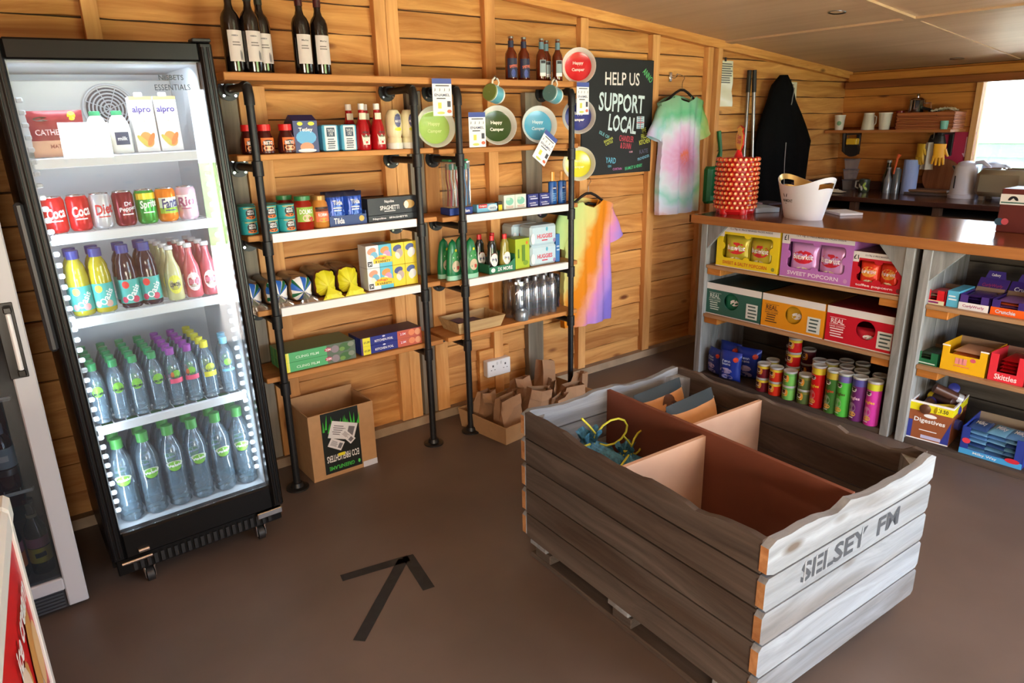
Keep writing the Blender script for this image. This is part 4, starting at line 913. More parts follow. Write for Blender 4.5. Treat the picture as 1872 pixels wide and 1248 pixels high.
# ---------------- left unit, bottom shelf
z5 = .555
def stackbox(name, grp, cols, rows, w, d, h, x, y, build, sh=0):
    n = 0; p = None
    for r in range(rows):
        for c in range(cols):
            lb = '%s, %s layer, %s from the front' % (grp[1], ['bottom', 'top'][r], ORD[c] if c else 'first')
            if p is None: p = t = build(lb)
            else: t = dup(p, label=lb)
            put(t, x, y+c*(d+.0008), z5+.001+r*(h+.0006), sh)
def cling(lb):
    return carton('cling_film_box', lb, .345, .045, .045, (84, 176, 112), 'box', 'cling film boxes', rects=((-.1725, -.158, 0, .045, YEL), (-.158, -.15, 0, .045, (222, 226, 120)), (.03, .1725, 0, .045, (96, 110, 92))), words=(('CLING FILM', -.065, .02, .11, .012, (206, 236, 212)), ('20M', .035, .024, .026, .012, (240, 220, 226))),
        blobs=((.07, .02, .02, .018, (140, 130, 134)), (.12, .022, .03, .02, (70, 110, 60)), (.105, .014, .014, .01, (110, 150, 70)), (.15, .03, .016, .012, (130, 140, 120)), (.035, .024, .017, .01, (180, 60, 84))), topcol=(96, 120, 90))
def foil(lb):
    return carton('kitchen_foil_box', lb, .335, .045, .042, (34, 44, 130), 'box', 'kitchen foil boxes', rects=((-.1675, -.16, 0, .042, (80, 50, 100)), (-.158, -.118, 0, .042, YEL), (.03, .1675, 0, .042, (196, 96, 72))), words=(('KITCHEN FOIL', -.045, .018, .1, .012, (236, 236, 244)), ('2.5M', .06, .024, .03, .012, (240, 230, 230)), ('£1.29', -.138, .02, .03, .01, (40, 50, 60))),
        blobs=((.11, .024, .018, .016, (226, 140, 96)), (.145, .022, .017, .017, (230, 160, 120)), (.06, .024, .02, .009, (190, 50, 70)), (-.045, .035, .008, .004, (220, 220, 236))), topcol=(66, 50, 80))
stackbox('c', ('c', 'green cling film box on the bottom shelf'), 4, 2, .345, .045, .045, 1.138, 2.975, cling, .0)
stackbox('f', ('f', 'blue kitchen foil box on the bottom shelf'), 3, 2, .335, .045, .042, 1.51, 2.98, foil, .0)

# ---------------- right unit, second shelf: enamel plates, mugs, labels
zr2 = 1.504
ENW = M((232, 232, 226), .22)
def plate(name, lb, col, wcol, r=.098, lines_=('Happy', 'Camper'), group='enamel plates'):
    t = thing(name, lb, 'plate', group=group); e = M(col, .18, spec=.7)
    MB().lathe([(.001, .004), (r*.72, .004), (r*.78, .006)], e, 40, cap=False).obj('coloured_base', t, True)
    MB().lathe([(r*.78, .006), (r*.9, .028), (r*.985, .038), (r, .036), (r*.92, .022), (r*.8, .0), (.001, 0)], ENW, 40, cap=False).obj('white_rim', t, True)
    b = MB()
    for i, s in enumerate(lines_): txt(b, s, .0, (.016, -.018)[i], r*(.62, .74)[i], r*.22, M(wcol, .4), -.0055, bold=.03)
    b.xf(Matrix.Rotation(-pi/2, 4, 'X')); b.obj('lettering', t); return t
def stand_plate(o, x, y, z, yawd=0, lean=.16):
    # plate axis (local z) turned to face -y, leaning back a little
    m = Matrix.Translation((x, y, z)) @ RM(radians(yawd)) @ Matrix.Rotation(pi/2-lean, 4, 'X'); setM(o, m)
for (x, z, c, w, y, yd, lb) in ((1.845, 1.602, (160, 196, 96), (206, 222, 150), 3.03, -14, 'pale green enamel camping plate standing between the two shelving units'), (2.20, 1.603, (44, 74, 30), (236, 238, 226), 3.0, -22, 'dark green enamel camping plate in the middle of its shelf'),
    (2.49, 1.602, (66, 158, 196), (196, 222, 232), 3.02, -22, 'sky blue enamel camping plate near the right end of its shelf')):
    stand_plate(plate('enamel_plate', lb, c, w), x, y, z, yd)
for (x, z, c, w, lb) in ((2.762, 1.905, (206, 24, 36), (240, 200, 200), 'red enamel camping plate at the end of the top shelf'), (2.765, 1.645, (44, 60, 140), (236, 238, 240), 'navy blue enamel camping plate hanging between the red and yellow ones'), (2.768, 1.39, (222, 220, 50), (240, 238, 170), 'yellow enamel camping plate, lowest of the three at the shelf end')):
    stand_plate(plate('enamel_plate', lb, c, w, .094), x, 3.0, z, -34, .05)
def mug(lb, cap_, words):
    t = thing('enamel_mug', lb, 'mug', group='enamel mugs'); R, H = .042, .08
    MB().lathe([(.001, 0), (R*.94, 0), (R, .006)], M(cap_, .3), 26, cap=False).obj('mug_base', t, True)
    b = MB(); b.lathe([(R, .006), (R, H), (R*.96, H), (R*.96, .01), (.001, .008)], ENW, 28, cap=False); b.obj('mug_body', t, True)
    b = MB(); band(b, .012, .068, R+.0004, M((96, 172, 190), .3)); b.obj('colour_band', t, True)
    b = MB(); b.tube([(R, 0, .066), (R+.018, 0, .07), (R+.032, 0, .055), (R+.033, 0, .03), (R+.018, 0, .015), (R, 0, .016)], .0045, ENW, 8); b.obj('handle', t, True)
    b = MB(); txt(b, words, 0, .04, .05, .045, LW, R=R+.001, bold=.03, ang=-pi/2 if words[0] == 'H' else 0); b.obj('lettering', t); return t
for (x, w, cap_, lb) in ((2.155, 'A', (120, 138, 70), 'turquoise enamel mug with olive base hanging by its handle over the dark green plate'), (2.54, 'Happy\nCamper', (90, 130, 130), 'turquoise enamel mug with grey base hanging beside the sky blue plate')):
    t = mug(lb, cap_, w)
    # lying on its side, axis along x, handle up
    m = Matrix.Translation((x-.045, 2.93, 1.765)) @ Matrix.Rotation(radians(12), 4, 'Y') @ RM(radians(20)) @ Matrix.Rotation(pi/2, 4, 'Y') @ RM(pi); setM(t, m)
    h = MB().tube([(x, 2.945, 1.818), (x, 2.93, 1.83), (x, 2.94, 1.84), (x, 2.96, 1.828)], .003, STEEL, 6); tag(h.obj('hook', None, True), 'small metal cup hook under the top shelf, above the %s mug' % ('olive based' if x < 2.3 else 'grey based'), 'hook')
def leaflet(lb, w=.1, h=.165):
    t = thing('enamel_range_card', lb, 'card', group='printed cards'); MB().box(-w/2, w/2, 0, .001, 0, h, LW).obj('card', t); b = MB()
    rect(b, -w/2, w/2, h*.86, h, M((66, 84, 160), .5), -.0004)
    txt(b, 'ENAMEL', 0, h*.56, w*.8, h*.07, M((60, 70, 110), .5), -.0006); lines(b, -w*.4, w*.4, h*.78, h*.84, 1, INK, -.0006); lines(b, -w*.3, w*.3, h*.44, h*.5, 1, INK, -.0006)
    for i in range(4): txt(b, 'J', -w*.38+i*w*.25, h*.7, .006, .012, INK, -.0006)
    rect(b, -w*.24, -w*.06, h*.2, h*.36, M((214, 214, 90), .5), -.0006); rect(b, w*.24, w*.42, h*.24, h*.4, M((70, 70, 80), .5), -.0006); patch(b, w*.34, h*.12, .012, .008, M((220, 110, 80), .5), -.0006); patch(b, -w*.1, h*.08, .02, .006, M((206, 212, 110), .5), -.0006)
    b.obj('printing', t); return t
t = leaflet('printed enamel range card hanging on the middle pipe elbow'); put(t, 1.835, 2.925, 1.655, -.1)
u = dup(t, label='printed enamel range card standing left of the dark green plate'); put(u, 2.045, 2.95, 1.506, .0)
u = dup(t, label='printed enamel range card hanging tilted over the shelf edge below the sky blue plate'); put(u, 2.43, 2.945, 1.42, 0, tilt=(0, .62))
u = dup(t, label='printed enamel range card on the pipe at the chalkboard side'); put(u, 2.735, 2.93, 1.655, .1)

# ---------------- right unit, third shelf
zr3 = 1.178
t = thing('toothbrush_display', 'clear tube display of toothbrushes with green lid', 'toothbrushes'); b = MB(); b.box(-.07, .07, 0, .09, 0, .035, M((30, 60, 140), .45), .002); b.obj('base_box', t)
b = MB(); txt(b, 'Wisdom', .02, .018, .06, .016, LW, -.0006); b.obj('lettering', t)
b = MB(); b.box(-.055, .06, .01, .08, .262, .272, M((40, 150, 100), .4), .003); b.obj('lid', t)
MB().box(-.06, .065, .008, .082, .036, .262, clear('blister', (244, 248, 250), .08, .05, .12)).obj('clear_case', t)
for i, c in enumerate(((220, 60, 80), (240, 240, 244), (214, 40, 80), (60, 140, 200))):
    for j in (0, 1):
        b = MB(); x = -.045+i*.03; y = .025+j*.03; b.tube([(x, y, .04), (x+.004, y-.003, .12), (x-.003, y, .18), (x, y, .25)], [.005, .0045, .003, .004], M(c, .4), 6); b.box(x-.005, x+.005, y-.012, y-.002, .222, .25, M((230, 240, 250) if j else (90, 180, 150), .6)); b.obj('toothbrush', t, True)
put(t, 1.955, 2.985, zr3, 0)
t = carton('toothpaste_box', 'light blue toothpaste box lying on the third shelf', .13, .04, .04, (120, 190, 222), rects=((-.055, .0, .022, .04, (206, 40, 50)),), words=(('Colgate', -.028, .031, .045, .01, (244, 244, 246)), ('WHITE', .035, .018, .04, .01, (60, 90, 130))), blobs=((.035, .02, .032, .017, (206, 222, 232)),)); put(t, 2.115, 2.985, zr3, .02)
t = carton('battery_pack', 'small black and yellow box beside the toothpaste', .03, .03, .045, (40, 40, 40), rects=((-.012, .012, 0, .03, (226, 206, 30)),)); put(t, 2.20, 2.985, zr3, 0)
for i, x in enumerate((2.262, 2.338)):
    t = carton('soap_box', ['pale green soap box, the left of two', 'pale green soap box, the right of two'][i], .074, .05, .075, (214, 226, 216), 'box', 'soap boxes', blobs=((0, .042, .026, .02, (130, 196, 176)), (-.01, .055, .014, .008, (180, 214, 196))), smalls=((-.03, .03, .006, .02, 2, (200, 140, 120)),)); put(t, x, 2.985, zr3, 0)
for i, x in enumerate((2.425, 2.507)):
    for k in (0, 1):
        t = carton('tablet_box', '%s navy tablet box in the %s stack' % (('lower', 'upper')[k], ('left', 'right')[i]), .074, .045, .034, (44, 52, 130), 'box', 'tablet boxes', words=(('nurofen', -.006, .022, .045, .008, (226, 228, 240)),), rects=((-.02, .03, .006, .012, (200, 206, 230)),)); put(t, x, 2.985, zr3+k*.035, 0)
sb = [(.0, 0), (.95, 0), (1, .02), (1, .66), (.85, .7), (.42, .72)]
for i, x in enumerate((2.585, 2.655)):
    t = bottle('sun_lotion_bottle', ['blue sun lotion bottle with amber cap, the left one', 'blue sun lotion bottle with amber cap, beside the end pipe'][i], .178, .029, sb, M((20, 84, 160), .3), (.48, .72, 1.0, M((228, 160, 70), .25)), [], [('NIVEA', 0, .5, .024, .008, LW, 1, 0)], blobs=[(0, .5, .014, .011, M((16, 40, 110), .5), 1)], group='sun lotion bottles', smalls=[(-.014, .014, .1, .36, 4, M((120, 170, 216), .5), 1)])
    t.scale = (1, .6, 1); put(t, x, 3.01, zr3, 0)

# ---------------- right unit, fourth shelf
zr4 = .848
gp = [(.0, 0), (.95, 0), (1, .03), (1, .3), (.86, .55), (.7, .75), (.5, .9), (.0, 1)]
GB = M((22, 120, 72), .3)
for i, (x, y) in enumerate(((2.00, 2.985), (1.90, 3.0), (1.985, 3.06), (1.89, 3.07))):
    t = bottle('dish_soap_refill', ['green fairy shaped soap bottle right of the middle pipe', 'green soap bottle left of the middle pipe', 'green soap bottle behind, right of the middle pipe', 'green soap bottle behind, left of the middle pipe'][i].replace('fairy shaped ', ''), .21, .044, gp, GB, None, [], [('\u2013\u2013\u2013', .0, .58, .03, .016, LW, .86, 0)], blobs=[(0, .56, .024, .03, M((60, 150, 80), .5), .9), (0, .34, .026, .03, M((206, 190, 160), .5), 1), (.01, .3, .012, .01, M((190, 70, 60), .5), 1), (.006, .72, .008, .009, YEL, .76)], group='green soap bottles')
    b = MB().lathe([(.0445, 0), (.0445, .024)], M((150, 206, 180), .4), 20); b.obj('base_cap', t, True); t.scale = (1, .6, 1); put(t, x, y, zr4, .1)
t = thing('washing_up_liquid_tray', 'green cardboard tray reading 2X MORE holding washing-up liquid bottles', 'tray'); GT = M((40, 120, 86), .5)
b = MB(); b.add([(x, y, z) for y in (0, .003) for x, z in ((-.09, 0), (.085, 0), (.085, .07), (.04, .04), (-.09, .036))], [(0, 1, 2, 3, 4), (9, 8, 7, 6, 5), (0, 5, 6, 1), (1, 6, 7, 2), (2, 7, 8, 3), (3, 8, 9, 4), (4, 9, 5, 0)], GT)
b.box(-.09, -.087, .003, .17, 0, .05, GT); b.box(.082, .085, .003, .17, 0, .09, GT); b.box(-.087, .082, .167, .17, 0, .06, GT); b.obj('tray_body', t); b = MB(); txt(b, '2X MORE', .015, .02, .1, .02, (LW), -.0008); patch(b, -.065, .018, .014, .012, M((214, 236, 226), .5), -.0008); b.obj('lettering', t); put(t, 2.20, 2.975, zr4, .0)
fp = [(.0, 0), (.9, 0), (1, .03), (.95, .35), (.7, .6), (.74, .72), (.4, .84)]
for i, (x, y) in enumerate(((2.155, 3.01), (2.24, 3.01), (2.13, 3.09), (2.215, 3.09))):
    lq = ((150, 30, 30), (196, 180, 60))[i % 2]
    t = bottle('washing_up_liquid', ['washing-up liquid bottle with red cap at the front left of the green tray', 'washing-up liquid bottle with yellow liquid at the front right of the green tray', 'washing-up liquid bottle with red cap at the back left of the green tray', 'washing-up liquid bottle at the back right of the green tray'][i], .205, .036, fp, M((36, 40, 36) if i % 2 == 0 else (150, 140, 60), .15, spec=.7), (.4, .84, .97, M((206, 34, 40), .35)), [], [('FAIRY', 0, .36, .032, .012, M((40, 50, 130), .5), .95, 0)], group='washing-up liquid', blobs=[(0, .34, .026, .035, M((236, 236, 232), .5), .97), (0, .46, .018, .012, M(lq, .5), .93)])
    t.scale = (1, .7, 1); put(t, x, y, zr4+.001, 0)
t = carton('green_wipes_box', 'lime green upright box between the washing-up liquid and the baby wipes', .1, .09, .165, (170, 196, 50), words=(('\u2013\u2013\u2013', .005, .085, .09, .022, (100, 140, 50), pi/2), ('\u2013\u2013\u2013', -.03, .085, .05, .01, (90, 130, 50), pi/2)), blobs=((.03, .14, .008, .01, (220, 120, 50)), (.02, .03, .018, .014, (120, 160, 50))), topcol=(150, 170, 60)); put(t, 2.345, 2.985, zr4, .02)
WP = M((196, 222, 236), .25)
for k in range(2):
    for j in range(2):
        t = thing('baby_wipes_pack', '%s pale blue baby wipes pack, %s' % (('lower', 'upper')[k], ('front of the pile', 'back of the pile')[j]), 'packet', group='baby wipes packs'); f = pillow_fn(.19, .105, .07, k*3+j, .003)
        b = MB(); b.box(-.095, .095, 0, .11, 0, .112, WP, .012); b.obj('pack_body', t); b = MB(); txt(b, 'HUGGIES', .005, .05, .11, .024, M((206, 40, 70), .4), -.0006, bold=.03); patch(b, .02, .088, .008, .012, M((90, 176, 206), .5), -.0006); patch(b, -.08, .04, .014, .03, M((236, 240, 244), .5), -.0004); lines(b, -.02, .03, .02, .034, 1, M((206, 40, 70), .4), -.0006); patch(b, .075, .02, .01, .012, M((150, 130, 180), .5), -.0006)
        b.obj('printing', t); put(t, 2.50 if j == 0 else 2.46, 2.985+j*.112, zr4+k*.113, 0)
t = carton('blue_refill_box', 'narrow blue box right of the baby wipes', .03, .12, .16, (60, 120, 186), smalls=((-.012, .012, .06, .1, 2, (200, 220, 240)),)); put(t, 2.615, 3.0, zr4, 0)

# ---------------- right unit, bottom shelf
zr5 = .553
WK = wood('card_weave', (206, 178, 130), (166, 132, 88), knots=False, var=.02)
t = thing('card_tray', 'pale woven tray of small purple packets on the bottom shelf', 'tray'); b = MB()
def tray_walls(b, w, d, h, m, fl=.02, th=.004, front=None):
    for s in (0, 1):
        pass
    o = [(-w/2, 0), (w/2, 0), (w/2, d), (-w/2, d)]; O = [(-w/2-fl, -fl), (w/2+fl, -fl), (w/2+fl, d+fl), (-w/2-fl, d+fl)]
    hs = [front or h, front or h, h, h]
    vs = [(x, y, 0) for x, y in o]+[(x, y, hs[i]) for i, (x, y) in enumerate(O)]+[(x*(1-th*2/w), y+(th if y < d/2 else -th), th) for x, y in o]+[(x*(1-th*2/w), y+(th if y < d/2 else -th), hs[i]) for i, (x, y) in enumerate(O)]
    fs = [(0, 3, 2, 1), (8, 9, 10, 11)]
    for i in range(4):
        j = (i+1) % 4; fs += [(i, j, 4+j, 4+i), (8+j, 8+i, 12+i, 12+j), (4+i, 4+j, 12+j, 12+i)]
    b.add(vs, fs, m)
tray_walls(b, .27, .16, .065, WK, .02, .005); b.obj('tray_body', t); put(t, 2.04, 2.975, zr5, .0)
for i in range(7):
    u = carton('seed_packet', 'small purple and yellow packet in the woven tray, %s pile, %s' % (('left', 'right')[i % 2], ('lowest', 'second up', 'third up', 'top')[i//2]), .075, .12, .01, (90, 70, 110), 'packet', 'purple packets in the woven tray', rects=((.02, .0375, 0, .01, (200, 180, 60)),)); put(u, 1.955+(i % 2)*.09+.004*i, 2.995, zr5+.006+(i//2)*.0105, .04*i-.1)
FLK = M((170, 172, 178), .18, .85)
for i in range(10):
    c, r = i % 5, i//5; x = 2.30+c*.066+(0, .03)[r] if r else 2.335+c*.062; y = 3.09 if r else 3.02
    lb = 'silver aerosol bottle in the %s row, %s from the left' % (('front', 'back')[r], ORD[c] if c else 'first')
    if i == 0:
        t = a0 = thing('aluminium_bottle', lb, 'bottle', group='silver bottles'); MB().lathe([(.0, 0), (.028, 0), (.03, .006), (.03, .165), (.022, .19), (.013, .2), (.012, .205)], FLK, 20).obj('bottle_body', t, True); MB().lathe([(.014, .205), (.014, .225), (.012, .23)], M((150, 152, 158), .3, .6), 14).obj('cap', t, True)
    else: t = dup(a0, label=lb)
    put(t, min(x, 2.605), y, zr5)
t = thing('shrink_wrap', 'crinkled clear shrink wrap around the silver bottles', 'wrapping'); b = MB()
b.grid(lambda u, v: Vector((.165*max(-1, min(1, 1.25*cos(2*pi*u)))+.004*wob(u*14, v*9), .078*max(-1, min(1, 1.25*sin(2*pi*u)))+.005*wob(u*11, v*13, 2), .02+.2*v)), 60, 14, clear('shrink', (244, 246, 248), .03, .1, .16)); b.obj('film', t, True); put(t, 2.462, 3.055, zr5)
t = thing('metal_cup', 'small grey metal cup in front of the silver bottles', 'cup'); b = MB().lathe([(.001, .0), (.036, 0), (.038, .004), (.038, .045), (.03, .055), (.022, .058), (.02, .068), (.017, .068), (.017, .058), (.001, .055)], M((140, 150, 160), .3, .5), 24, cap=False); b.obj('cup_body', t, True); put(t, 2.335, 2.99, zr5)

# ---------------- chalkboard, notices, t-shirts
t = thing('chalkboard', 'black chalkboard reading HELP US SUPPORT LOCAL on the back wall', 'chalkboard', (3.28, 3.19, 1.30)); b = MB(); b.box(-.31, .31, 0, .014, 0, .68, M((26, 28, 30), .7), .002); b.obj('board', t)
def ch(s, x, z, w, h, c, ang=0, bold=.01): b = MB(); txt(b, s, x, z, w, h, M(c, .7), -.0008, ang=ang, bold=bold); b.obj('chalk_lettering', t)
CW_ = (232, 228, 226)
ch('HELP US', .03, .565, .30, .075, CW_); ch('SUPPORT', .03, .425, .40, .11, (206, 226, 232), -.05, .02); ch('LOCAL', .04, .30, .25, .1, (206, 226, 232), -.12, .02)
ch('ANNO', .255, .59, .1, .04, (90, 190, 110), -.7); ch('THE\nFIELD\nKITCHEN', .24, .225, .1, .1, (206, 214, 90), .15); ch('CHANDLER\n& DUNN', .075, .19, .13, .08, (200, 70, 90), -.1); ch('KATE', .24, .13, .08, .026, (90, 90, 120), .1); ch('PROVENDER', .24, .09, .11, .018, (120, 180, 210), .2)
ch('ISLE OF', -.12, .24, .09, .02, (120, 190, 200), -.4); ch('BANANA\nCASTLE', -.08, .2, .08, .035, (206, 214, 90), .3); ch('YARD', -.06, .085, .09, .035, (110, 190, 220), -.1); ch('GIN', -.07, .05, .03, .015, (110, 190, 220)); ch('CURTAIN', .0, .03, .08, .014, (206, 120, 190)); ch('BRAMLEY & HENRY', .15, .035, .16, .02, (70, 190, 130), .1); ch('HAM', .12, .13, .03, .012, (220, 160, 180))
b = MB(); rect(b, .165, .235, .27, .345, M((190, 214, 226), .7), -.0008); lines(b, .17, .23, .27, .345, 6, M((110, 150, 170), .7), -.001); rect(b, .165, .235, .305, .31, M((214, 90, 100), .7), -.0012); rect(b, .198, .202, .27, .345, M((214, 90, 100), .7), -.0012); b.obj('chalk_flag', t)

def tie(name, fn):
    k = ('T', name)
    m = bpy.data.materials.new(name); m.use_nodes = True; T_ = m.node_tree; N = T_.nodes; L_ = T_.links; b = N['Principled BSDF']; b.inputs['Roughness'].default_value = .85; b.inputs['Specular IOR Level'].default_value = .1
    tc = N.new('ShaderNodeTexCoord'); sx = N.new('ShaderNodeSeparateXYZ'); no = N.new('ShaderNodeTexNoise'); no.inputs['Scale'].default_value = 9; no.inputs['Detail'].default_value = 3
    mixv = N.new('ShaderNodeVectorMath'); mixv.operation = 'MULTIPLY_ADD'; mixv.inputs[1].default_value = (.12, 0, .12); L_.new(tc.outputs['Object'], no.inputs['Vector'])
    L_.new(no.outputs['Color'], mixv.inputs[0]); L_.new(tc.outputs['Object'], mixv.inputs[2]); L_.new(mixv.outputs[0], sx.inputs[0])
    fn(T_, N, L_, b, sx, tc); return m
def ramp(N, L_, src, stops):
    r = N.new('ShaderNodeValToRGB'); e = r.color_ramp.elements
    while len(e) < len(stops): e.new(.5)
    for q, (p, c) in zip(e, stops): q.position = p; q.color = (*lin(c), 1)
    L_.new(src, r.inputs[0]); return r.outputs[0]
def mth(N, L_, op, a, b_=None, c=None):
    n = N.new('ShaderNodeMath'); n.operation = op
    for i, q in enumerate((a, b_, c)):
        if q is None: continue
        if isinstance(q, (int, float)): n.inputs[i].default_value = q
        else: L_.new(q, n.inputs[i])
    return n.outputs[0]
def f1(T_, N, L_, b, sx, tc):   # spiral: green shoulders, pink heart, pale blue body, orange hem
    X, Z = sx.outputs['X'], sx.outputs['Z']; cx_, cz = .0, -.36
    dx = mth(N, L_, 'SUBTRACT', X, cx_+.05); dz = mth(N, L_, 'SUBTRACT', Z, cz+.03)
    r = mth(N, L_, 'SQRT', mth(N, L_, 'ADD', mth(N, L_, 'MULTIPLY', dx, dx), mth(N, L_, 'MULTIPLY', dz, dz)))
    an = mth(N, L_, 'ARCTAN2', dz, dx); st = mth(N, L_, 'SINE', mth(N, L_, 'MULTIPLY', an, 17))
    rr = mth(N, L_, 'MULTIPLY_ADD', st, .018, mth(N, L_, 'MULTIPLY', r, 2.1))
    c1 = ramp(N, L_, rr, [(0, (222, 120, 80)), (.07, (206, 140, 180)), (.26, (214, 176, 216)), (.46, (206, 216, 232)), (.6, (150, 206, 204)), (.7, (196, 214, 232)), (.9, (214, 190, 214))])
    zf = mth(N, L_, 'MULTIPLY_ADD', Z, 1/.78, 1.0)    # 0 hem .. 1 shoulder
    hem = ramp(N, L_, zf, [(0, (206, 140, 80)), (.05, (226, 176, 126)), (.11, (255, 255, 255)), (.8, (255, 255, 255)), (.92, (170, 220, 168)), (1, (150, 212, 150))])
    mx = N.new('ShaderNodeMix'); mx.data_type = 'RGBA'; mx.blend_type = 'MULTIPLY'; mx.inputs['Factor'].default_value = .95; L_.new(c1, mx.inputs['A']); L_.new(hem, mx.inputs['B'])
    xf = mth(N, L_, 'MULTIPLY_ADD', X, 1.7, .5); side = ramp(N, L_, xf, [(0, (236, 200, 236)), (.14, (250, 236, 250)), (.3, (255, 255, 255)), (.78, (255, 255, 255)), (.87, (206, 232, 190)), (.95, (240, 226, 130)), (1, (240, 214, 100))])
    m2 = N.new('ShaderNodeMix'); m2.data_type = 'RGBA'; m2.blend_type = 'MULTIPLY'; m2.inputs['Factor'].default_value = .9; L_.new(mx.outputs['Result'], m2.inputs['A']); L_.new(side, m2.inputs['B']); L_.new(m2.outputs['Result'], b.inputs['Base Color'])
def f2(T_, N, L_, b, sx, tc):   # diagonal: lime, orange, pink, lavender
    X, Z = sx.outputs['X'], sx.outputs['Z']
    d = mth(N, L_, 'ADD', mth(N, L_, 'MULTIPLY', X, 1.55), mth(N, L_, 'MULTIPLY', Z, -.62)); d = mth(N, L_, 'ADD', d, .28)
    c = ramp(N, L_, d, [(0, (170, 214, 150)), (.22, (200, 214, 140)), (.38, (216, 206, 130)), (.47, (220, 136, 34)), (.58, (220, 134, 36)), (.68, (226, 160, 140)), (.76, (214, 140, 200)), (.88, (176, 140, 220)), (1, (130, 116, 210))])
    L_.new(c, b.inputs['Base Color'])
def shirt(name, lb, mat, w=.27, h=.76, sl=.075):
    t = thing(name, lb, 't-shirt', group=None)
    def pos(u, v, side):
        # v 0 hem..1 shoulder ; u 0..1 across
        hw = (.185+.01*sin(v*6)+(.03*max(0, (v-.55)/.45) if v > .55 else 0)+.012*(1-v)**2); top = 0
        x = (2*u-1)*hw; z = -h+v*h
        if v > .9: z -= (abs(2*u-1)**1.6)*.05*(v-.9)/.1; z -= .05*max(0, 1-abs(2*u-1)/.36)**.5*(v-.9)/.1 if side < 0 else .0
        fold = .009*sin(u*17+1.5*v)*(1-.75*v)+.005*sin(u*31+v*2)
        y = side*(.02+.035*max(0, 1-(2*u-1)**2))+fold*(1 if side < 0 else .5)
        return Vector((x, y, z))
    b = MB(); b.grid(lambda u, v: pos(u, v, -1), 40, 30, mat); b.grid(lambda u, v: pos(u, v, 1), 24, 20, mat)
    for s in (-1, 1):
        b.grid(lambda v, k: Vector((s*(abs(pos(1, v, 1).x))+0*k, pos((s+1)/2, v, -1).y*(1-k)+pos((s+1)/2, v, 1).y*k, pos((s+1)/2, v, -1).z*(1-k)+pos((s+1)/2, v, 1).z*k)), 20, 2, mat)
    b.obj('body', t, True)
    for s in (-1, 1):
        def sf(u, v):
            a = 2*pi*u; c = Vector((s*(.165+.088*v), .004*sin(v*9), -.085-.185*v)); ax = Vector((s*.9, 0, .33)).normalized(); r1 = .085+.008*v; r2 = .03
            return c+ax*(cos(a)*r1*(.62+.1*v))+Vector((0, 1, 0))*sin(a)*r2+Vector((0, 0, .028*cos(a)*0))
        MB().grid(sf, 24, 10, mat).obj('sleeve', t, True)
    nk = MB(); nk.tube([(.085*cos(a), -.032+.02*abs(cos(a)), -.012-.052*sin(a)) for a in [pi*i/14 for i in range(15)]], .005, mat, 6); nk.obj('neckband', t, True)
    return t
S1 = shirt('tie_dye_tshirt', 'tie-dye t-shirt with pink centre and green shoulders, hanging near the corner post', tie('tie_dye_spiral', f1)); put(S1, 3.80, 3.13, 1.775)
S2 = shirt('tie_dye_tshirt', 'tie-dye t-shirt in lime, orange and lilac, hanging below the chalkboard', tie('tie_dye_diagonal', f2), h=.78); put(S2, 2.955, 3.12, 1.175)
def hanger(lb, x, z, y=3.13):
    t = thing('coat_hanger', lb, 'hanger', group='coat hangers'); K = M((24, 16, 14), .5)
    MB().tube([(-.19, 0, -.095), (-.16, 0, -.07), (-.06, 0, -.012), (-.02, 0, .004), (.02, 0, .004), (.06, 0, -.012), (.16, 0, -.07), (.19, 0, -.095), (.16, 0, -.088), (0, 0, -.055), (-.16, 0, -.088), (-.19, 0, -.095)], .0085, K, 8).obj('hanger_body', t, True)
    MB().tube([(0, 0, .0), (0, 0, .045), (.006, 0, .06), (.02, .0, .075), (.022, .01, .09), (.008, .03, .102), (-.008, .05, .1)], .0022, CHROME, 6).obj('hook', t, True); put(t, x, y, z); return t
hanger('black clothes hanger carrying the pink centred t-shirt', 3.80, 1.80); hanger('black clothes hanger carrying the lime and orange t-shirt', 2.965, 1.20, 3.12)
t = thing('wall_hook', 'small metal hook on the back wall above the pink centred t-shirt', 'hook', (3.80, 3.18, 1.89)); b = MB(); b.box(-.012, .012, .045, .062, -.03, .03, CHROME, .003); b.tube([(0, .045, .0), (0, .02, -.01), (0, .0, .0), (0, -.008, .018)], .004, CHROME, 6); b.obj('hook_body', t, True)
def notice(lb, x, z, w, h, curl=.012):
    t = thing('paper_notice', lb, 'notice', (x, 3.228, z), 0, 'paper notices'); MB().grid(lambda u, v: Vector(((u-.5)*w, -.004-curl*abs(sin(v*6+u))*(1-v), v*h)), 6, 12, M((226, 224, 206), .3)).obj('paper', t, True)
    b = MB(); b2 = MB(); lines(b, -w*.4, w*.4, h*.5, h*.95, 9, M((90, 90, 90), .6), -.0075-curl*.55); b.obj('printing', t)
    MB().box(-.006, .006, -.012, -.002, h-.006, h+.02, M((60, 60, 60), .4)).obj('clip', t)
notice('white laminated notice on the wall right of the corner posts', 4.362, 1.705, .185, .305, .02); notice('white paper notice half hidden behind the black jacket', 5.19, 1.60, .2, .285, .006)
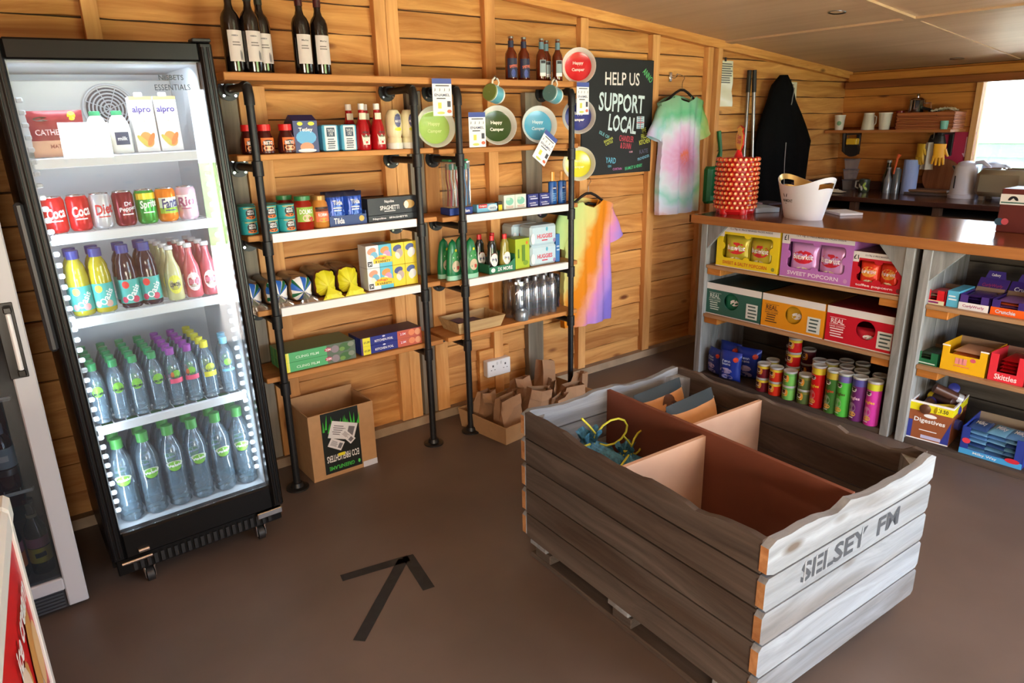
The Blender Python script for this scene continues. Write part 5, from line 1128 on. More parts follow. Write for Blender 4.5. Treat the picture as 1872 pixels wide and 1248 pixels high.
# broom handles, dustpan, jacket
for i, (x0, x1, lb) in enumerate(((4.60, 4.50, 'grey metal broom handle with black grip, the left of two'), (4.615, 4.665, 'grey metal mop handle leaning right beside the broom'))):
    t = thing('broom', lb, 'broom', (0, 0, 0), 0, 'broom handles'); y = 3.15-.03*i
    MB().tube([(x1-.01, y-.06, .12), (x0, y+.035, 1.93)], .0125, STEEL, 10).obj('handle', t, True); MB().tube([(x0+(x1-x0)*.09, y+.028, 1.80), (x0, y+.035, 1.95)], .016, M((30, 28, 30), .5), 10).obj('grip', t, True)
    MB().box(x1-.16, x1+.14, y-.1, y-.02, 0, .12, M((60, 70, 90), .8), .01).obj('head', t)
t = thing('dustpan_and_brush', 'green dustpan and brush hanging on the back wall behind the lollipops', 'dustpan', (4.28, 3.18, 1.30)); GP = M((20, 110, 60), .4)
b = MB(); b.box(-.11, .11, -.03, .04, -.26, 0, GP, .02); b.obj('pan', t); b = MB(); b.tube([(0, -.01, 0), (-.005, -.03, .1), (-.03, -.025, .24)], [.028, .014, .016], GP, 10); b.obj('handle', t, True); b = MB(); b.box(-.05, .09, -.06, -.03, -.2, -.02, M((16, 60, 40), .7), .008); b.obj('brush_head', t)
t = thing('black_jacket', 'black hooded jacket hanging on the back wall by the kitchen corner', 'jacket', (4.93, 3.1, 1.0)); BJ = M((10, 10, 12), .95, noise=.3, nscale=40, spec=.1)
def jk(u, v):
    # v 0 bottom..1 top
    pts = [(0, -.26, .33, .1), (.15, -.27, .36, .1), (.35, -.30, .38, .1), (.5, -.30, .40, .095), (.62, -.27, .31, .09), (.72, -.23, .22, .085), (.82, -.18, .12, .075), (.92, -.15, .07, .065), (1, -.06, .0, .03)]
    for p, q in zip(pts, pts[1:]):
        if v <= q[0] or q is pts[-1]:
            k = (v-p[0])/(q[0]-p[0]); l, r, d = [p[i]+(q[i]-p[i])*k for i in (1, 2, 3)]; break
    a = 2*pi*u; cx_ = (l+r)/2; hw = (r-l)/2; f = 1+.09*sin(a*9+v*5)*(1-v*.6)
    return Vector((cx_+hw*cos(a), d*sin(a)*f*.95, -.03+.95*v))
b = MB(); b.grid(jk, 72, 28, BJ); b.poly([jk(i/36, 0) for i in range(36)], BJ); b.obj('jacket_body', t, True)
b = MB(); b.tube([jk(.70, v)+Vector((0, -.006, 0)) for v in [.02+.06*i for i in range(9)]], .0035, M((130, 130, 134), .5), 5); b.obj('zip_piping', t, True)
b = MB(); b.tube([jk(.74+.02*i, .78+.025*i)+Vector((0, -.006, 0)) for i in range(6)], .0035, M((140, 140, 144), .5), 5); b.obj('hood_piping', t, True)
t = thing('wall_socket', 'white double wall socket low on the back wall', 'socket', (2.295, 3.19, .18)); b = MB(); b.box(-.11, .11, .02, .05, -.09, .16, PINE, .002); b.obj('mounting_board', t); b = MB(); b.box(-.085, .085, -.025, .02, .0, .1, M((226, 228, 232), .35), .004); b.obj('faceplate', t)
b = MB()
for x in (-.045, .045):
    b.box(x-.005, x+.005, -.0265, -.0245, .06, .072, M((90, 90, 94), .5)); b.box(x-.016, x-.009, -.0265, -.0245, .04, .044, M((90, 90, 94), .5)); b.box(x+.009, x+.016, -.0265, -.0245, .04, .044, M((90, 90, 94), .5))
b.obj('pin_holes', t, kind='stuff'); b = MB(); b.box(-.02, -.008, -.028, -.024, .07, .088, M((206, 208, 212), .4), .002); b.obj('switch', t); b = MB(); b.box(.008, .02, -.028, -.024, .07, .088, M((206, 208, 212), .4), .002); b.obj('switch', t)

# ---------------- floor: cardboard box, tray of paper bags, tape arrow
t = thing('firelighter_box', 'open brown cardboard box of eco firelighters on the floor under the shelves', 'box', (1.19, 2.935, 0)); b = MB(); w, d, h = .33, .24, .335; th = .005
CI = M((150, 134, 122), .8)
for a in ((-w/2, w/2, 0, th, 0, h), (-w/2, w/2, d-th, d, 0, h+.02), (-w/2, -w/2+th, th, d-th, 0, h), (w/2-th, w/2, th, d-th, 0, h), (-w/2+th, w/2-th, th, d-th, 0, th)): b.box(*a, CARD)
b.obj('box_body', t)
b = MB(); rect(b, -.105, .085, .02, h-.002, M((22, 30, 30), .5), -.0006); b.obj('label', t)
b = MB(); txt(b, 'ECO FIRELIGHTERS', -.01, .095, .165, .035, M((232, 232, 234), .5), -.0012, ang=pi); txt(b, 'GREENFLAME', -.02, .045, .13, .02, M((70, 190, 80), .5), -.0012, ang=pi); patch(b, .07, .045, .006, .01, M((90, 200, 100), .5), -.0012); b.obj('lettering', t)
b = MB()
for i in range(16):
    x = -.1+i*.0118; z = .24+.012*sin(i*2.1); b.poly([(x, -.001-.00002*i, z), (x+.011, -.001-.00002*i, z), (x+.006+.01*sin(i), -.001-.00002*i, z+.055+.02*sin(i*1.7))], M((60, 180, 60), .5))
b.obj('grass_picture', t, kind='stuff')
for (x, z, ww, hh, a, nm) in ((-.0, .225, .135, .085, -.35, 'shipping_label'), (.02, .19, .085, .035, -.9, 'shipping_label'), (-.04, .165, .075, .045, -.55, 'shipping_label')):
    b = MB(); b.box(-ww/2, ww/2, -.002, -.0012, -hh/2, hh/2, M((222, 224, 230), .5)); q = MB(); lines(b, -ww*.4, ww*.1, -hh*.3, hh*.3, 5, M((120, 120, 130), .5), -.0024); rect(b, ww*.18, ww*.42, -hh*.3, hh*.3, M((110, 112, 120), .5), -.0024); b.xf(Matrix.Translation((x, -.0006*abs(a)*2, z)) @ Matrix.Rotation(-a, 4, 'Y')); b.obj(nm, t)
b = MB(); b.box(-.035, .0, -.003, -.0022, .1, .115, YEL); b.obj('yellow_sticker', t); b = MB(); b.box(.09, .165, -.003, -.001, .0, .03, M((206, 210, 226), .5)); b.obj('white_sticker', t)

t = thing('bag_tray', 'shallow cardboard tray on the floor full of brown paper bags', 'tray', (2.33, 2.72, 0), .12); b = MB(); tray_walls(b, .72, .36, .11, CARD, .012, .006, front=.10); b.obj('tray_body', t)
PB = M((158, 122, 92), .85, noise=.06, nscale=14, bump=.3)
def pbag(lb, w, d, h, x, y, rz, tx, ty, seed, z=.012):
    t = thing('paper_bag', lb, 'paper bag', group='paper bags in the tray'); rn = random.Random(seed); j = lambda s: rn.uniform(-s, s); b = MB()
    lv = [(0, 1), (.35, 1), (.7, .96), (1, .9)]; vs = []
    P_ = [(-1, -1), (0, -1.04), (1, -1), (1.0, 0), (1, 1), (0, 1.0), (-1, 1), (-1.0, 0)]
    for (v, s) in lv:
        sq = 1-.35*v
        for (px, py) in P_: 
            gx = .78 if (py == 0 and v > .5) else 1
            vs.append((px*w/2*s*gx+j(.006), py*d/2*s*sq+j(.006), v*h+j(.008)*(v > 0)))
    fs = [(8*i+k, 8*i+(k+1) % 8, 8*i+8+(k+1) % 8, 8*i+8+k) for i in range(3) for k in range(8)]+[tuple(range(7, -1, -1))]
    b.add(vs, fs, PB)
    # folded-over lip
    top = vs[24:32]; b.add([top[0], top[1], top[2], (top[2][0], top[2][1]-.01, top[2][2]-.05), (top[1][0], top[1][1]-.018, top[1][2]-.055), (top[0][0], top[0][1]-.01, top[0][2]-.05)], [(0, 1, 4, 5), (1, 2, 3, 4)], PB)
    b.add([(top[i][0]*.85, top[i][1]*.8, top[i][2]-.02) for i in range(8)], [tuple(range(8))], M((120, 92, 70), .9)); b.obj('bag_body', t); put(t, x, y, z, rz, tilt=(tx, ty)); return t
bl = [(.15, .1, .20, 2.08, 2.80, .1, .05, -.05, 'standing at the front left of the tray, beside the pipe'), (.13, .09, .19, 2.03, 2.95, .3, .0, .1, 'at the back left corner of the tray'), (.14, .1, .21, 2.26, 2.80, -.3, .12, .15, 'leaning at the front middle of the tray'),
      (.13, .09, .2, 2.30, 2.95, .2, -.2, .1, 'at the back middle, under the wall socket'), (.12, .08, .19, 2.42, 2.88, .7, .2, -.2, 'tipped over in the middle of the tray'), (.14, .1, .18, 2.50, 2.76, -.2, .1, .05, 'upright at the front right of the tray'),
      (.13, .09, .19, 2.62, 2.86, .5, .15, .25, 'at the right end of the tray'), (.12, .09, .25, 2.50, 2.99, .1, -.15, .2, 'tallest, at the back right under the metal cup'), (.12, .09, .17, 2.18, 2.90, .9, .0, .0, 'small, in the middle left of the tray'), (.12, .08, .16, 2.38, 2.72, .3, .1, -.1, 'small, at the front edge of the tray')]
for i, (w, d, h, x, y, rz, tx, ty, lb) in enumerate(bl): pbag('brown paper bag '+lb, w, d, h, x, y+.0, rz, tx, ty, i)
TAPE = M((34, 34, 36), .7, noise=.3, nscale=25)
t = thing('floor_arrow', 'dark tape arrow stuck on the floor pointing towards the shelves', 'arrow')
for a, c, w in (((.72, 1.818), (1.055, 2.125), .042), ((.815, 2.166), (1.075, 2.118), .042), ((1.038, 1.905), (1.078, 2.135), .046)):
    A_, C2 = Vector((*a, 0)), Vector((*c, 0)); dd = (C2-A_).normalized(); nn = Vector((-dd.y, dd.x, 0))*w/2; b = MB(); n = 8; vs = []
    for i in range(n+1):
        p = A_+(C2-A_)*i/n; k = 1+.06*sin(i*3.1); vs += [p+nn*k, p-nn*k]
    b.add([(v.x, v.y, .0012) for v in vs]+[(v.x, v.y, .0002) for v in vs], [(2*i, 2*i+1, 2*i+3, 2*i+2) for i in range(n)], TAPE); b.obj('tape_strip', t)

# ---------------- contents of the crate
def inC(o, x, y, z, rz=0): setM(o, CM @ Matrix.Translation((x, y, z)) @ RM(rz))
NET = M((60, 120, 150), .6, noise=.5, nscale=90, bump=.8)
for i, (x, y, s, lb) in enumerate(((.17, .86, 1.15, 'blue net bag tied with yellow string in the far left crate compartment'), (.30, .80, .95, 'second blue net bag beside the tied one in the crate'), (.30, .62, .6, 'small grey net bag with yellow string at the near end of that compartment'))):
    t = thing('net_bag', lb, 'net bag', group=None); m = NET if i < 2 else M((110, 116, 110), .7, noise=.4, nscale=60, bump=.6)
    PF = [(0, .02), (.05, .085), (.25, .118), (.5, .115), (.68, .085), (.8, .04), (.86, .016), (.93, .026), (1, .036)]
    def nf(u, v, s=s, i=i):
        for p, q in zip(PF, PF[1:]):
            if v <= q[0]: break
        r = p[1]+(q[1]-p[1])*(v-p[0])/(q[0]-p[0]); a = 2*pi*u; r *= 1+.13*sin(7*a+i)*(.4+v)+.06*sin(13*a+v*8)
        return Vector((r*cos(a)*1.1, r*sin(a)*.95, .245*v+(.012*sin(5*a) if v > .9 else 0)))*s
    MB().grid(nf, 44, 18, m).obj('net', t, True)
    S = M((200, 200, 60), .6); b = MB(); b.tube([(-.12*s, -.02, .20*s), (-.05*s, -.02, .212*s), (0, -.016*s, .212*s), (.015*s, -.018*s, .24*s), (-.005*s, -.01, .27*s), (-.03*s, .0, .30*s)], .004, S, 6)
    b.tube([(.012*s+.07*s*(1-cos(k*.5)), -.016*s, .214*s+.05*s*sin(k*.5)+.004*k*s*.5) for k in range(12)], .004, S, 6); b.tube([(.02*s*cos(k), .02*s*sin(k), .211*s) for k in range(8)], .005, S, 6); b.obj('string', t, True, kind='stuff')
    inC(t, x, y, .11+(.14 if i == 0 else .12 if i == 1 else .14), .4*i)
b = MB(); b.box(0, 0, 0, 0, 0, 0, CARD)
KB = M((196, 142, 92), .75, noise=.1, nscale=10, bump=.4)
for i, (x, y, rz, lb) in enumerate(((.605, .885, .12, 'kraft paper charcoal sack with dark print, the rear one in the crate'), (.62, .73, .12, 'kraft paper charcoal sack with dark top band, the front one in the crate'))):
    t = bag('charcoal_sack', lb, .30, .44, .13, KB, 'sack', seed=i+3, bands=((.95, 1.01, M((44, 58, 66), .7)),), blobs=((.0, .38, .04, .03, M((90, 56, 40), .7), .3), (.03, .36, .03, .02, M((70, 44, 36), .7), -.4)) if i == 0 else ()); 
    b = MB().tube([(-.14, -.014, .404), (-.05, -.022, .407), (.05, -.022, .404), (.14, -.014, .405)], .004, M((226, 232, 236), .6), 6); b.obj('stitching', t, True)
    setM(t, CM @ Matrix.Translation((x, y, .15)) @ RM(rz) @ Matrix.Rotation(-.12, 4, 'X'))
t = thing('scrap_board', 'grey scrap board lying in the near left crate compartment', 'board'); MB().box(-.17, .17, -.11, .11, 0, .012, M((166, 156, 150), .8, noise=.2, nscale=18), .003).obj('board_body', t); setM(t, CM @ Matrix.Translation((.235, .16, .2)) @ Matrix.Rotation(.0, 4, 'X')); 
b = MB(); b.box(-.14, .14, -.1, .1, 0, .088, M((110, 100, 92), .9), .004); o = tag(b.obj('wood_block'), 'grey block under the scrap board in the crate', 'block'); setM(o, CM @ Matrix.Translation((.235, .16, .11)))

# ---------------- counter shelves: popcorn and crisps multipacks (front faces -x)
R90 = -pi/2
def onC(o, x, y, z, rz=0): return put(o, x, y, z, R90+rz)
def windowed(name, lb, w, d, h, col, hole, words, top, stripc=(226, 226, 226), group=None, backc=(60, 36, 40)):
    """box whose front has a cut-out; hole = list of (x,z) points"""
    t = thing(name, lb, 'box', group=group); m = M(col, .45); b = MB()
    b.box(-w/2, -w/2+.003, .003, d, 0, h, m); b.box(w/2-.003, w/2, .003, d, 0, h, m); b.box(-w/2, w/2, .003, d, 0, .003, m); b.box(-w/2, w/2, d-.003, d, 0, h, m)
    b.box(-w/2, w/2, .003, d, h-.003, h, M(top, .5)); b.obj('box_body', t)
    n = len(hole); cx = sum(p[0] for p in hole)/n; cz = sum(p[1] for p in hole)/n
    def edge(p):
        dx, dz = p[0]-cx, p[1]-cz; ks = []
        if dx: ks.append(((w/2 if dx > 0 else -w/2)-cx)/dx)
        if dz: ks.append(((h if dz > 0 else 0)-cz)/dz)
        k = min(q for q in ks if q > 0); return (cx+dx*k, cz+dz*k)
    cor = [(w/2, h), (-w/2, h), (-w/2, 0), (w/2, 0)]
    hole = list(hole)
    # snap four rays to the corners
    E_ = [edge(p) for p in hole]
    for c in cor:
        i = min(range(n), key=lambda i: (E_[i][0]-c[0])**2+(E_[i][1]-c[1])**2); E_[i] = c
    vs = [(x, 0, z) for x, z in hole]+[(x, 0, z) for x, z in E_]+[(x, .003, z) for x, z in hole]+[(x, .003, z) for x, z in E_]
    fs = []
    for i in range(n):
        j = (i+1) % n; fs += [(i, j, n+j, n+i), (2*n+j, 2*n+i, 3*n+i, 3*n+j), (i, 2*n+i, 2*n+j, j), (n+i, n+j, 3*n+j, 3*n+i)]
    MB().add(vs, fs, m).obj('front_panel', t)
    b = MB()
    for q in words:
        if q[0] == 'rect': rect(b, *q[1:5], M(q[5], .45), -.0006-.0001*len(b.f)/50)
        elif q[0] == 'oval': patch(b, *q[1:5], M(q[5], .45), -.0008)
        elif q[0] == 'lines': lines(b, *q[1:6], M(q[6], .45), -.0014)
        else: txt(b, q[0], *q[1:5], M(q[5], .45), -.0016, bold=.02)
    b.obj('printing', t); return t
def sq_hole(x0, x1, z0, z1, r=.02, tab=True):
    pts = []
    for (cx, cz, a0) in ((x1-r, z1-r, 0), (x0+r, z1-r, pi/2), (x0+r, z0+r, pi), (x1-r, z0+r, 3*pi/2)):
        for i in range(4): a = a0+pi/2*i/3; pts.append((cx+r*cos(a), cz+r*sin(a)))
    out = []
    for i, p in enumerate(pts):
        out.append(p); q = pts[(i+1) % len(pts)]
        if math.hypot(q[0]-p[0], q[1]-p[1]) > r*2.2:
            k = 6; mx, mz = (p[0]+q[0])/2, (p[1]+q[1])/2; nx, nz = -(q[1]-p[1]), q[0]-p[0]; L_ = math.hypot(nx, nz); nx /= L_; nz /= L_
            tx, tz = (q[0]-p[0])/L_, (q[1]-p[1])/L_
            for j in range(k+1):
                a = pi*j/k; rr = .022 if tab else 0
                out.append((mx-tx*rr*cos(a)+nx*rr*.75*sin(a), mz-tz*rr*cos(a)+nz*rr*.75*sin(a)))
    return out
popd = [('yellow popcorn multipack box reading SWEET & SALTY POPCORN', (232, 208, 30), (188, 176, 52), (206, 40, 46), (206, 96, 40), 'SWEET & SALTY POPCORN', 2.42, .425, .255, 'Butterkist', (150, 150, 60)),
        ('lilac popcorn multipack box reading SWEET POPCORN', (186, 116, 196), (206, 150, 210), (196, 30, 52), (240, 226, 244), 'SWEET POPCORN', 1.985, .415, .262, 'Butterkist', (200, 150, 200)),
        ('red toffee popcorn multipack box beside the lilac one', (200, 26, 46), (226, 60, 36), (226, 150, 60), (244, 220, 226), 'toffee popcorn', 1.645, .265, .195, 'Butterkist', (120, 50, 60))]
for (lb, c, bagc, heart, tc_, s, y, w, h, wd, tc2) in popd:
    t = windowed('popcorn_box', lb, w, .30, h, c, sq_hole(-w*.4, w*.4, h*.22, h*.78, .02),
        [('rect', -w/2, w/2, h*.84, h, (228, 226, 226)), ('rect', -w/2, -w*.38, h*.72, h*.99, (228, 226, 226)), ('£1', -w*.44, h*.85, .026, h*.12, (30, 30, 40)), (s, -.01, h*.11, w*.72, h*.085, tc_), ('12 x 70g  £1 PRICE MARKED PACKS INSIDE', .02, h*.915, w*.68, h*.055, (110, 104, 116)), ('oval', w*.43, h*.1, .011, .012, tc2), ('rect', -w/2, w/2, 0, h*.012+.001, (228, 226, 226))], (150, 130, 120))
    onC(t, 3.60, y, SH1[0]+.001)
    for i, dx in enumerate((-w*.2, w*.2)):
        u = bag('popcorn_bag', '%s bag showing in the window of the %s popcorn box, %s' % (('gold', 'pink', 'orange')[popd.index((lb, c, bagc, heart, tc_, s, y, w, h, wd, tc2))], lb.split()[0], ('left', 'right')[i]), w*.4, h*.72, .07, M(bagc, .25, .15), seed=i+int(w*100), blobs=((0, h*.42, w*.15, h*.14, M(heart, .4)), (0, h*.14, w*.1, h*.07, M((226, 216, 180), .5))), words=((wd, 0, h*.43, w*.28, h*.11, LW),), group='popcorn bags in the %s box' % lb.split()[0])
        onC(u, 3.645, y-dx, SH1[0]+.012, (.1, -.1)[i])
crd = [('green crisps multipack box with round window', (44, 96, 84), (40, 120, 90), 2.49, .395, .2, (206, 224, 216)), ('orange crisps multipack box with round window', (226, 150, 26), (226, 180, 50), 2.09, .39, .2, (90, 60, 40)), ('red crisps multipack box with round window', (196, 20, 44), (200, 40, 60), 1.695, .375, .2, (240, 220, 224))]
for i, (lb, c, bc, y, w, h, ic) in enumerate(crd):
    hx, hz, hr = -.01+.02*i, h*.5, .052
    t = windowed('crisps_box', lb, w, .34, h, c, [(hx+hr*cos(2*pi*k/24), hz+hr*sin(2*pi*k/24)) for k in range(24)],
        [('rect', -w/2, w/2, h*.8, h, (224, 222, 222)), ('REAL', -w*.33, h*.6, .075, .028, ic), ('rect', -w*.33-.045, -w*.33+.045, h*.69, h*.7, ic), ('rect', -w*.33-.045, -w*.33+.045, h*.5, h*.51, ic), ('HAND COOKED', -w*.33, h*.45, .085, .009, ic), ('lines', -w*.33-.04, -w*.33+.04, h*.14, h*.42, 4, ic), ('rect', w*.25, w*.45, h*.1, h*.56, (216, 222, 220)), ('lines', w*.27, w*.44, h*.12, h*.54, 4, (70, 90, 90)), ('rect', -w/2, w/2, 0, h*.025, (224, 222, 222))],
        tuple(int(v*.62) for v in c))
    onC(t, 3.60, y, SH1[1]+.001)
    u = bag('crisps_bag', lb.split()[0]+' crisps bag showing through the round window of the '+lb.split()[0]+' box', .16, .15, .07, M(bc, .25, .2), seed=i, blobs=((0, .08, .03, .02, LW),)); onC(u, 3.66, y-hx, SH1[1]+.012+(-.0 if i != 2 else 0), .2); 
    if i == 2: u.scale = (1, 1, .6)
# tubes of stacked crisps
def tube_can(lb, c, band_c, c2, H=.25, lean=None, group='crisp tubes'):
    t = thing('crisp_tube', lb, 'crisp tube', group=group); R = .0375
    MB().lathe([(R*.97, 0), (R, .003), (R, H-.008)], M(c, .35), 24).obj('tube_body', t, True)
    MB().lathe([(R*1.03, H-.012), (R*1.05, H-.009), (R*1.05, H-.002), (R*1.0, H), (R*.93, H-.002), (.001, H-.003)], M((186, 190, 190), .3), 24, cap=False).obj('lid', t, True)
    b = MB(); s = H/.25; band(b, H-.05*min(1, s*1.6), H-.014, R+.0004, M(band_c, .4)); zz = H*.72 if H > .2 else H*.55
    patch(b, 0, zz, .017, .014, M((240, 240, 240), .4), R=R+.0008); patch(b, 0, zz+.007, .013, .006, M((60, 30, 24), .4), R=R+.0012); patch(b, .0, zz-.003, .011, .004, M((60, 30, 24), .4), R=R+.0012)
    if H > .2:
        txt(b, 'Pringles', .0, H*.52, .075, .022, M(c2, .4), R=R+.0012, ang=pi/2 if False else 0); patch(b, 0, H*.3, .022, .03, M(tuple(min(255, int(v*.5+110)) for v in c), .4), R=R+.0006); patch(b, .006, H*.16, .02, .014, M((226, 176, 90), .4), R=R+.0008); lines(b, -.02, .02, H*.06, H*.1, 1, LW, 0, R=R+.001)
    else: patch(b, .016, zz-.004, .01, .022, M((238, 160, 50), .4), R=R+.0006); txt(b, 'Pringles', 0, zz-.022, .04, .01, M(c2, .4), R=R+.0012)
    b.obj('printing', t, True); return t
def wh(x, y): return x, y
tubes = [(3.49, 1.885, (214, 24, 30), (232, 206, 50), (240, 190, 50), 'red crisp tube at the front left of the tall tubes'), (3.60, 1.893, (214, 30, 34), (226, 226, 226), LW and (240, 230, 230), 'red crisp tube with white band, behind the front red one'), (3.60, 1.80, (60, 110, 44), (196, 170, 60), (206, 60, 40), 'dark green crisp tube between the red and bright green ones'),
         (3.60, 1.735, (84, 190, 72), (110, 100, 170), (80, 60, 30), 'bright green crisp tube with purple band'), (3.60, 1.655, (110, 44, 110), (80, 76, 150), (236, 200, 220), 'purple crisp tube between the green and pink ones'), (3.60, 1.575, (206, 60, 160), (206, 206, 50), (250, 200, 70), 'bright pink crisp tube nearest the mid post'),
         (3.72, 1.88, (206, 190, 60), (206, 206, 90), (60, 60, 40), 'yellow topped crisp tube in the second row'), (3.71, 1.79, (90, 80, 100), (120, 120, 130), (220, 220, 220), 'greyish purple crisp tube in the second row'), (3.80, 1.84, (70, 60, 60), (120, 110, 80), (220, 220, 220), 'dark crisp tube at the back, left of the group'), (3.82, 1.755, (80, 70, 50), (140, 130, 90), (220, 220, 220), 'brownish crisp tube at the back, right of the group'), (3.70, 1.60, (120, 40, 100), (110, 110, 60), (230, 200, 220), 'dark magenta crisp tube behind the bright pink one'), (3.70, 1.70, (60, 90, 50), (90, 90, 110), (220, 220, 220), 'dark green crisp tube behind the purple one')]
base_tube = {}
for (x, y, c, bc, c2, lb) in tubes:
    t = tube_can(lb, c, bc, c2); onC(t, x if x > 3.58 else 3.61, y if x > 3.58 else 1.893, .0305, -.35)
    if x == 3.60 and y == 1.893: onC(t, 3.70, 1.945, .0305, -.35)
sm = [(3.60, 2.235, 2, (120, 30, 40), (226, 206, 60), 'maroon'), (3.60, 2.15, 2, (220, 50, 24), (226, 206, 60), 'orange red'), (3.60, 2.06, 2, (120, 190, 90), (110, 170, 90), 'pale green'), (3.61, 1.97, 2, (90, 110, 60), (130, 130, 60), 'olive green'), (3.69, 2.10, 4, (206, 26, 30), (226, 206, 60), 'red'), (3.70, 2.24, 2, (120, 80, 60), (200, 190, 70), 'brown'), (3.79, 2.17, 3, (100, 26, 36), (90, 40, 40), 'dark maroon'), (3.80, 2.07, 3, (96, 30, 50), (90, 40, 50), 'plum')]
for (x, y, n, c, bc, nm) in sm:
    for k in range(n):
        t = tube_can('small %s crisp tube, %s of its stack of %d' % (nm, ('bottom', 'second', 'third', 'topmost')[k] if k < n-1 else 'topmost', n), c, bc, (240, 220, 120), H=.0875, group='small crisp tubes'); onC(t, x, y, .0305+k*.088, -.3)
PB_ = M((36, 60, 160), .3, .1)
for i, (x, y, rz, lb, sc2) in enumerate(((3.60, 2.47, .1, 'blue pretzel packet with orange tag at the front of the bottom shelf', 1.0), (3.63, 2.60, -.3, 'blue pretzel packet leaning against the counter side post', .9), (3.72, 2.42, .2, 'blue pretzel packet with a pink flash, behind the front one', 1.05), (3.74, 2.57, .0, 'blue pretzel packet at the back by the side boards', 1.05))):
    t = bag('pretzel_packet', lb, .15, .19, .075, PB_, seed=i+8, words=(('Penn\nState', -.01, .125, .06, .035, M((190, 206, 236), .4)),), blobs=((-.01, .07, .045, .018, M((170, 160, 206), .4)), (.0, .03, .04, .018, M((150, 150, 206), .4)), (.05, .15, .016, .016, M((216, 70, 40), .4))), group='pretzel packets')
    t.scale = (sc2,)*3; onC(t, x, y, .0305, rz)
# right bay, top shelf trays
def disp(name, lb, w, d, h, col, inner, low=.02, flap=0, words=(), group=None, side=None, low2=None, rects=(), capc=None):
    """open display tray: low front, higher sides, optional raised back flap"""
    t = thing(name, lb, 'tray', group=group); m = M(col, .45); mi = M(inner, .8); s = side or h; b = MB()
    b.box(-w/2, w/2, 0, .003, 0, low, m)
    for sx in (-1, 1):
        x0, x1 = (-w/2, -w/2+.003) if sx < 0 else (w/2-.003, w/2)
        b.add([(x, y, z) for x in (x0, x1) for (y, z) in ((.0, 0), (d, 0), (d, h), (.05, s), (0, s))], [(0, 1, 2, 3, 4), (9, 8, 7, 6, 5), (0, 5, 6, 1), (1, 6, 7, 2), (2, 7, 8, 3), (3, 8, 9, 4), (4, 9, 5, 0)], m)
        b.box(*((-w/2, -w/2+.035) if sx < 0 else (w/2-.035, w/2)), 0, .003, low, s, m)
    b.box(-w/2+.003, w/2-.003, d-.003, d, 0, h, mi); b.box(-w/2+.003, w/2-.003, .003, d-.003, 0, .003, mi); b.obj('tray_body', t)
    if flap:
        f = MB(); f.add([(-w/2, d-.06, h+.0), (w/2, d-.06, h), (w/2, d-.02, h+flap), (-w/2, d-.02, h+flap), (-w/2, d-.057, h), (w/2, d-.057, h), (w/2, d-.017, h+flap), (-w/2, d-.017, h+flap)], [(0, 1, 2, 3), (4, 7, 6, 5), (0, 4, 5, 1), (3, 2, 6, 7), (0, 3, 7, 4), (1, 5, 6, 2)], m)
        f.add([(-w/2, .05, s), (-w/2+.002, .05, s), (-w/2+.002, d-.05, h+.01), (-w/2, d-.05, h+.01)], [(0, 1, 2, 3)], mi)
        g = MB().add([(-w/2+.002, .03, s-.002), (w/2-.002, .03, s-.002), (w/2-.002, d-.06, h+.002), (-w/2+.002, d-.06, h+.002)][:0] or [(-w/2+.003, d-.09, h-.03), (w/2-.003, d-.09, h-.03), (w/2-.003, d-.058, h+.012), (-w/2+.003, d-.058, h+.012)], [(0, 1, 2, 3)], mi); g.obj('inner_flap', t)
        if capc: f.add([(-w*.35, d-.018, h+flap), (w*.35, d-.018, h+flap), (w*.28, d-.01, h+flap+.035), (-w*.28, d-.01, h+flap+.035)], [(0, 1, 2, 3)], M(capc, .45))
        f.obj('header_flap', t)
    b = MB()
    for q in rects: rect(b, *q[:4], M(q[4], .45), -.0006)
    for (s_, x, z, ww, hh, c) in words: txt(b, s_, x, z, ww, hh, M(c, .45), -.0012)
    if words or rects: b.obj('printing', t)
    if flap and words:
        b = MB(); q = words[0]; txt(b, q[0], 0, flap*.5, w*.7, flap*.45, M(q[5], .45), 0); b.xf(Matrix.Translation((0, d-.0625, h)) @ Matrix.Rotation(-math.atan2(.04, flap), 4, 'X')); b.obj('lettering', t)
        if capc: b = MB(); txt(b, 'Cadbury', 0, 0, w*.3, .016, LW, 0); b.xf(Matrix.Translation((0, d-.0185, h+flap+.016)) @ Matrix.Rotation(-.22, 4, 'X')); b.obj('lettering', t)
    return t
def bars(n, cols, w, d, h, x, y, z, lbl, grp, nx=1, word=None, dx=None, jit=.1, tilt=0):
    p = None; rn = random.Random(n*7+len(lbl))
    for i in range(n):
        c = cols[i % len(cols)]
        lb = '%s, %s in its tray' % (lbl, ['topmost', 'second from top', 'third from top', 'fourth from top', 'fifth from top', 'sixth from top', 'lowest', 'eighth'][n-1-i if n <= 8 else min(7, n-1-i)]) if nx == 1 else '%s, %s row, %s layer up' % (lbl, ORD[(i % nx)], ['first'][0] if i//nx == 0 else ORD[i//nx])
        t = thing('snack_bar', lb, 'snack bar', group=grp); b = MB()
        b.grid(lambda u, v: Vector(((u-.5)*w, d*.5*(1+cos(2*pi*v)), h*.5+h*.5*sin(2*pi*v)*max(0, 1-abs(2*u-1)**6)**.5)), 12, 10, M(c, .25, .15)); b.obj('wrapper', t, True)
        if word:
            q = MB(); txt(q, word, 0, d*.5, w*.5, d*.4, LW, 0); q.v = [(x_, z_, h+.0008) for x_, y_, z_ in q.v]; q.obj('lettering', t)
        onC(t, x+(i % nx)*0, y-((i % nx)-(nx-1)/2)*(dx or 0), z+(i//nx)*h*1.02, rn.uniform(-jit, jit))
zt2 = SH2[0]+.001
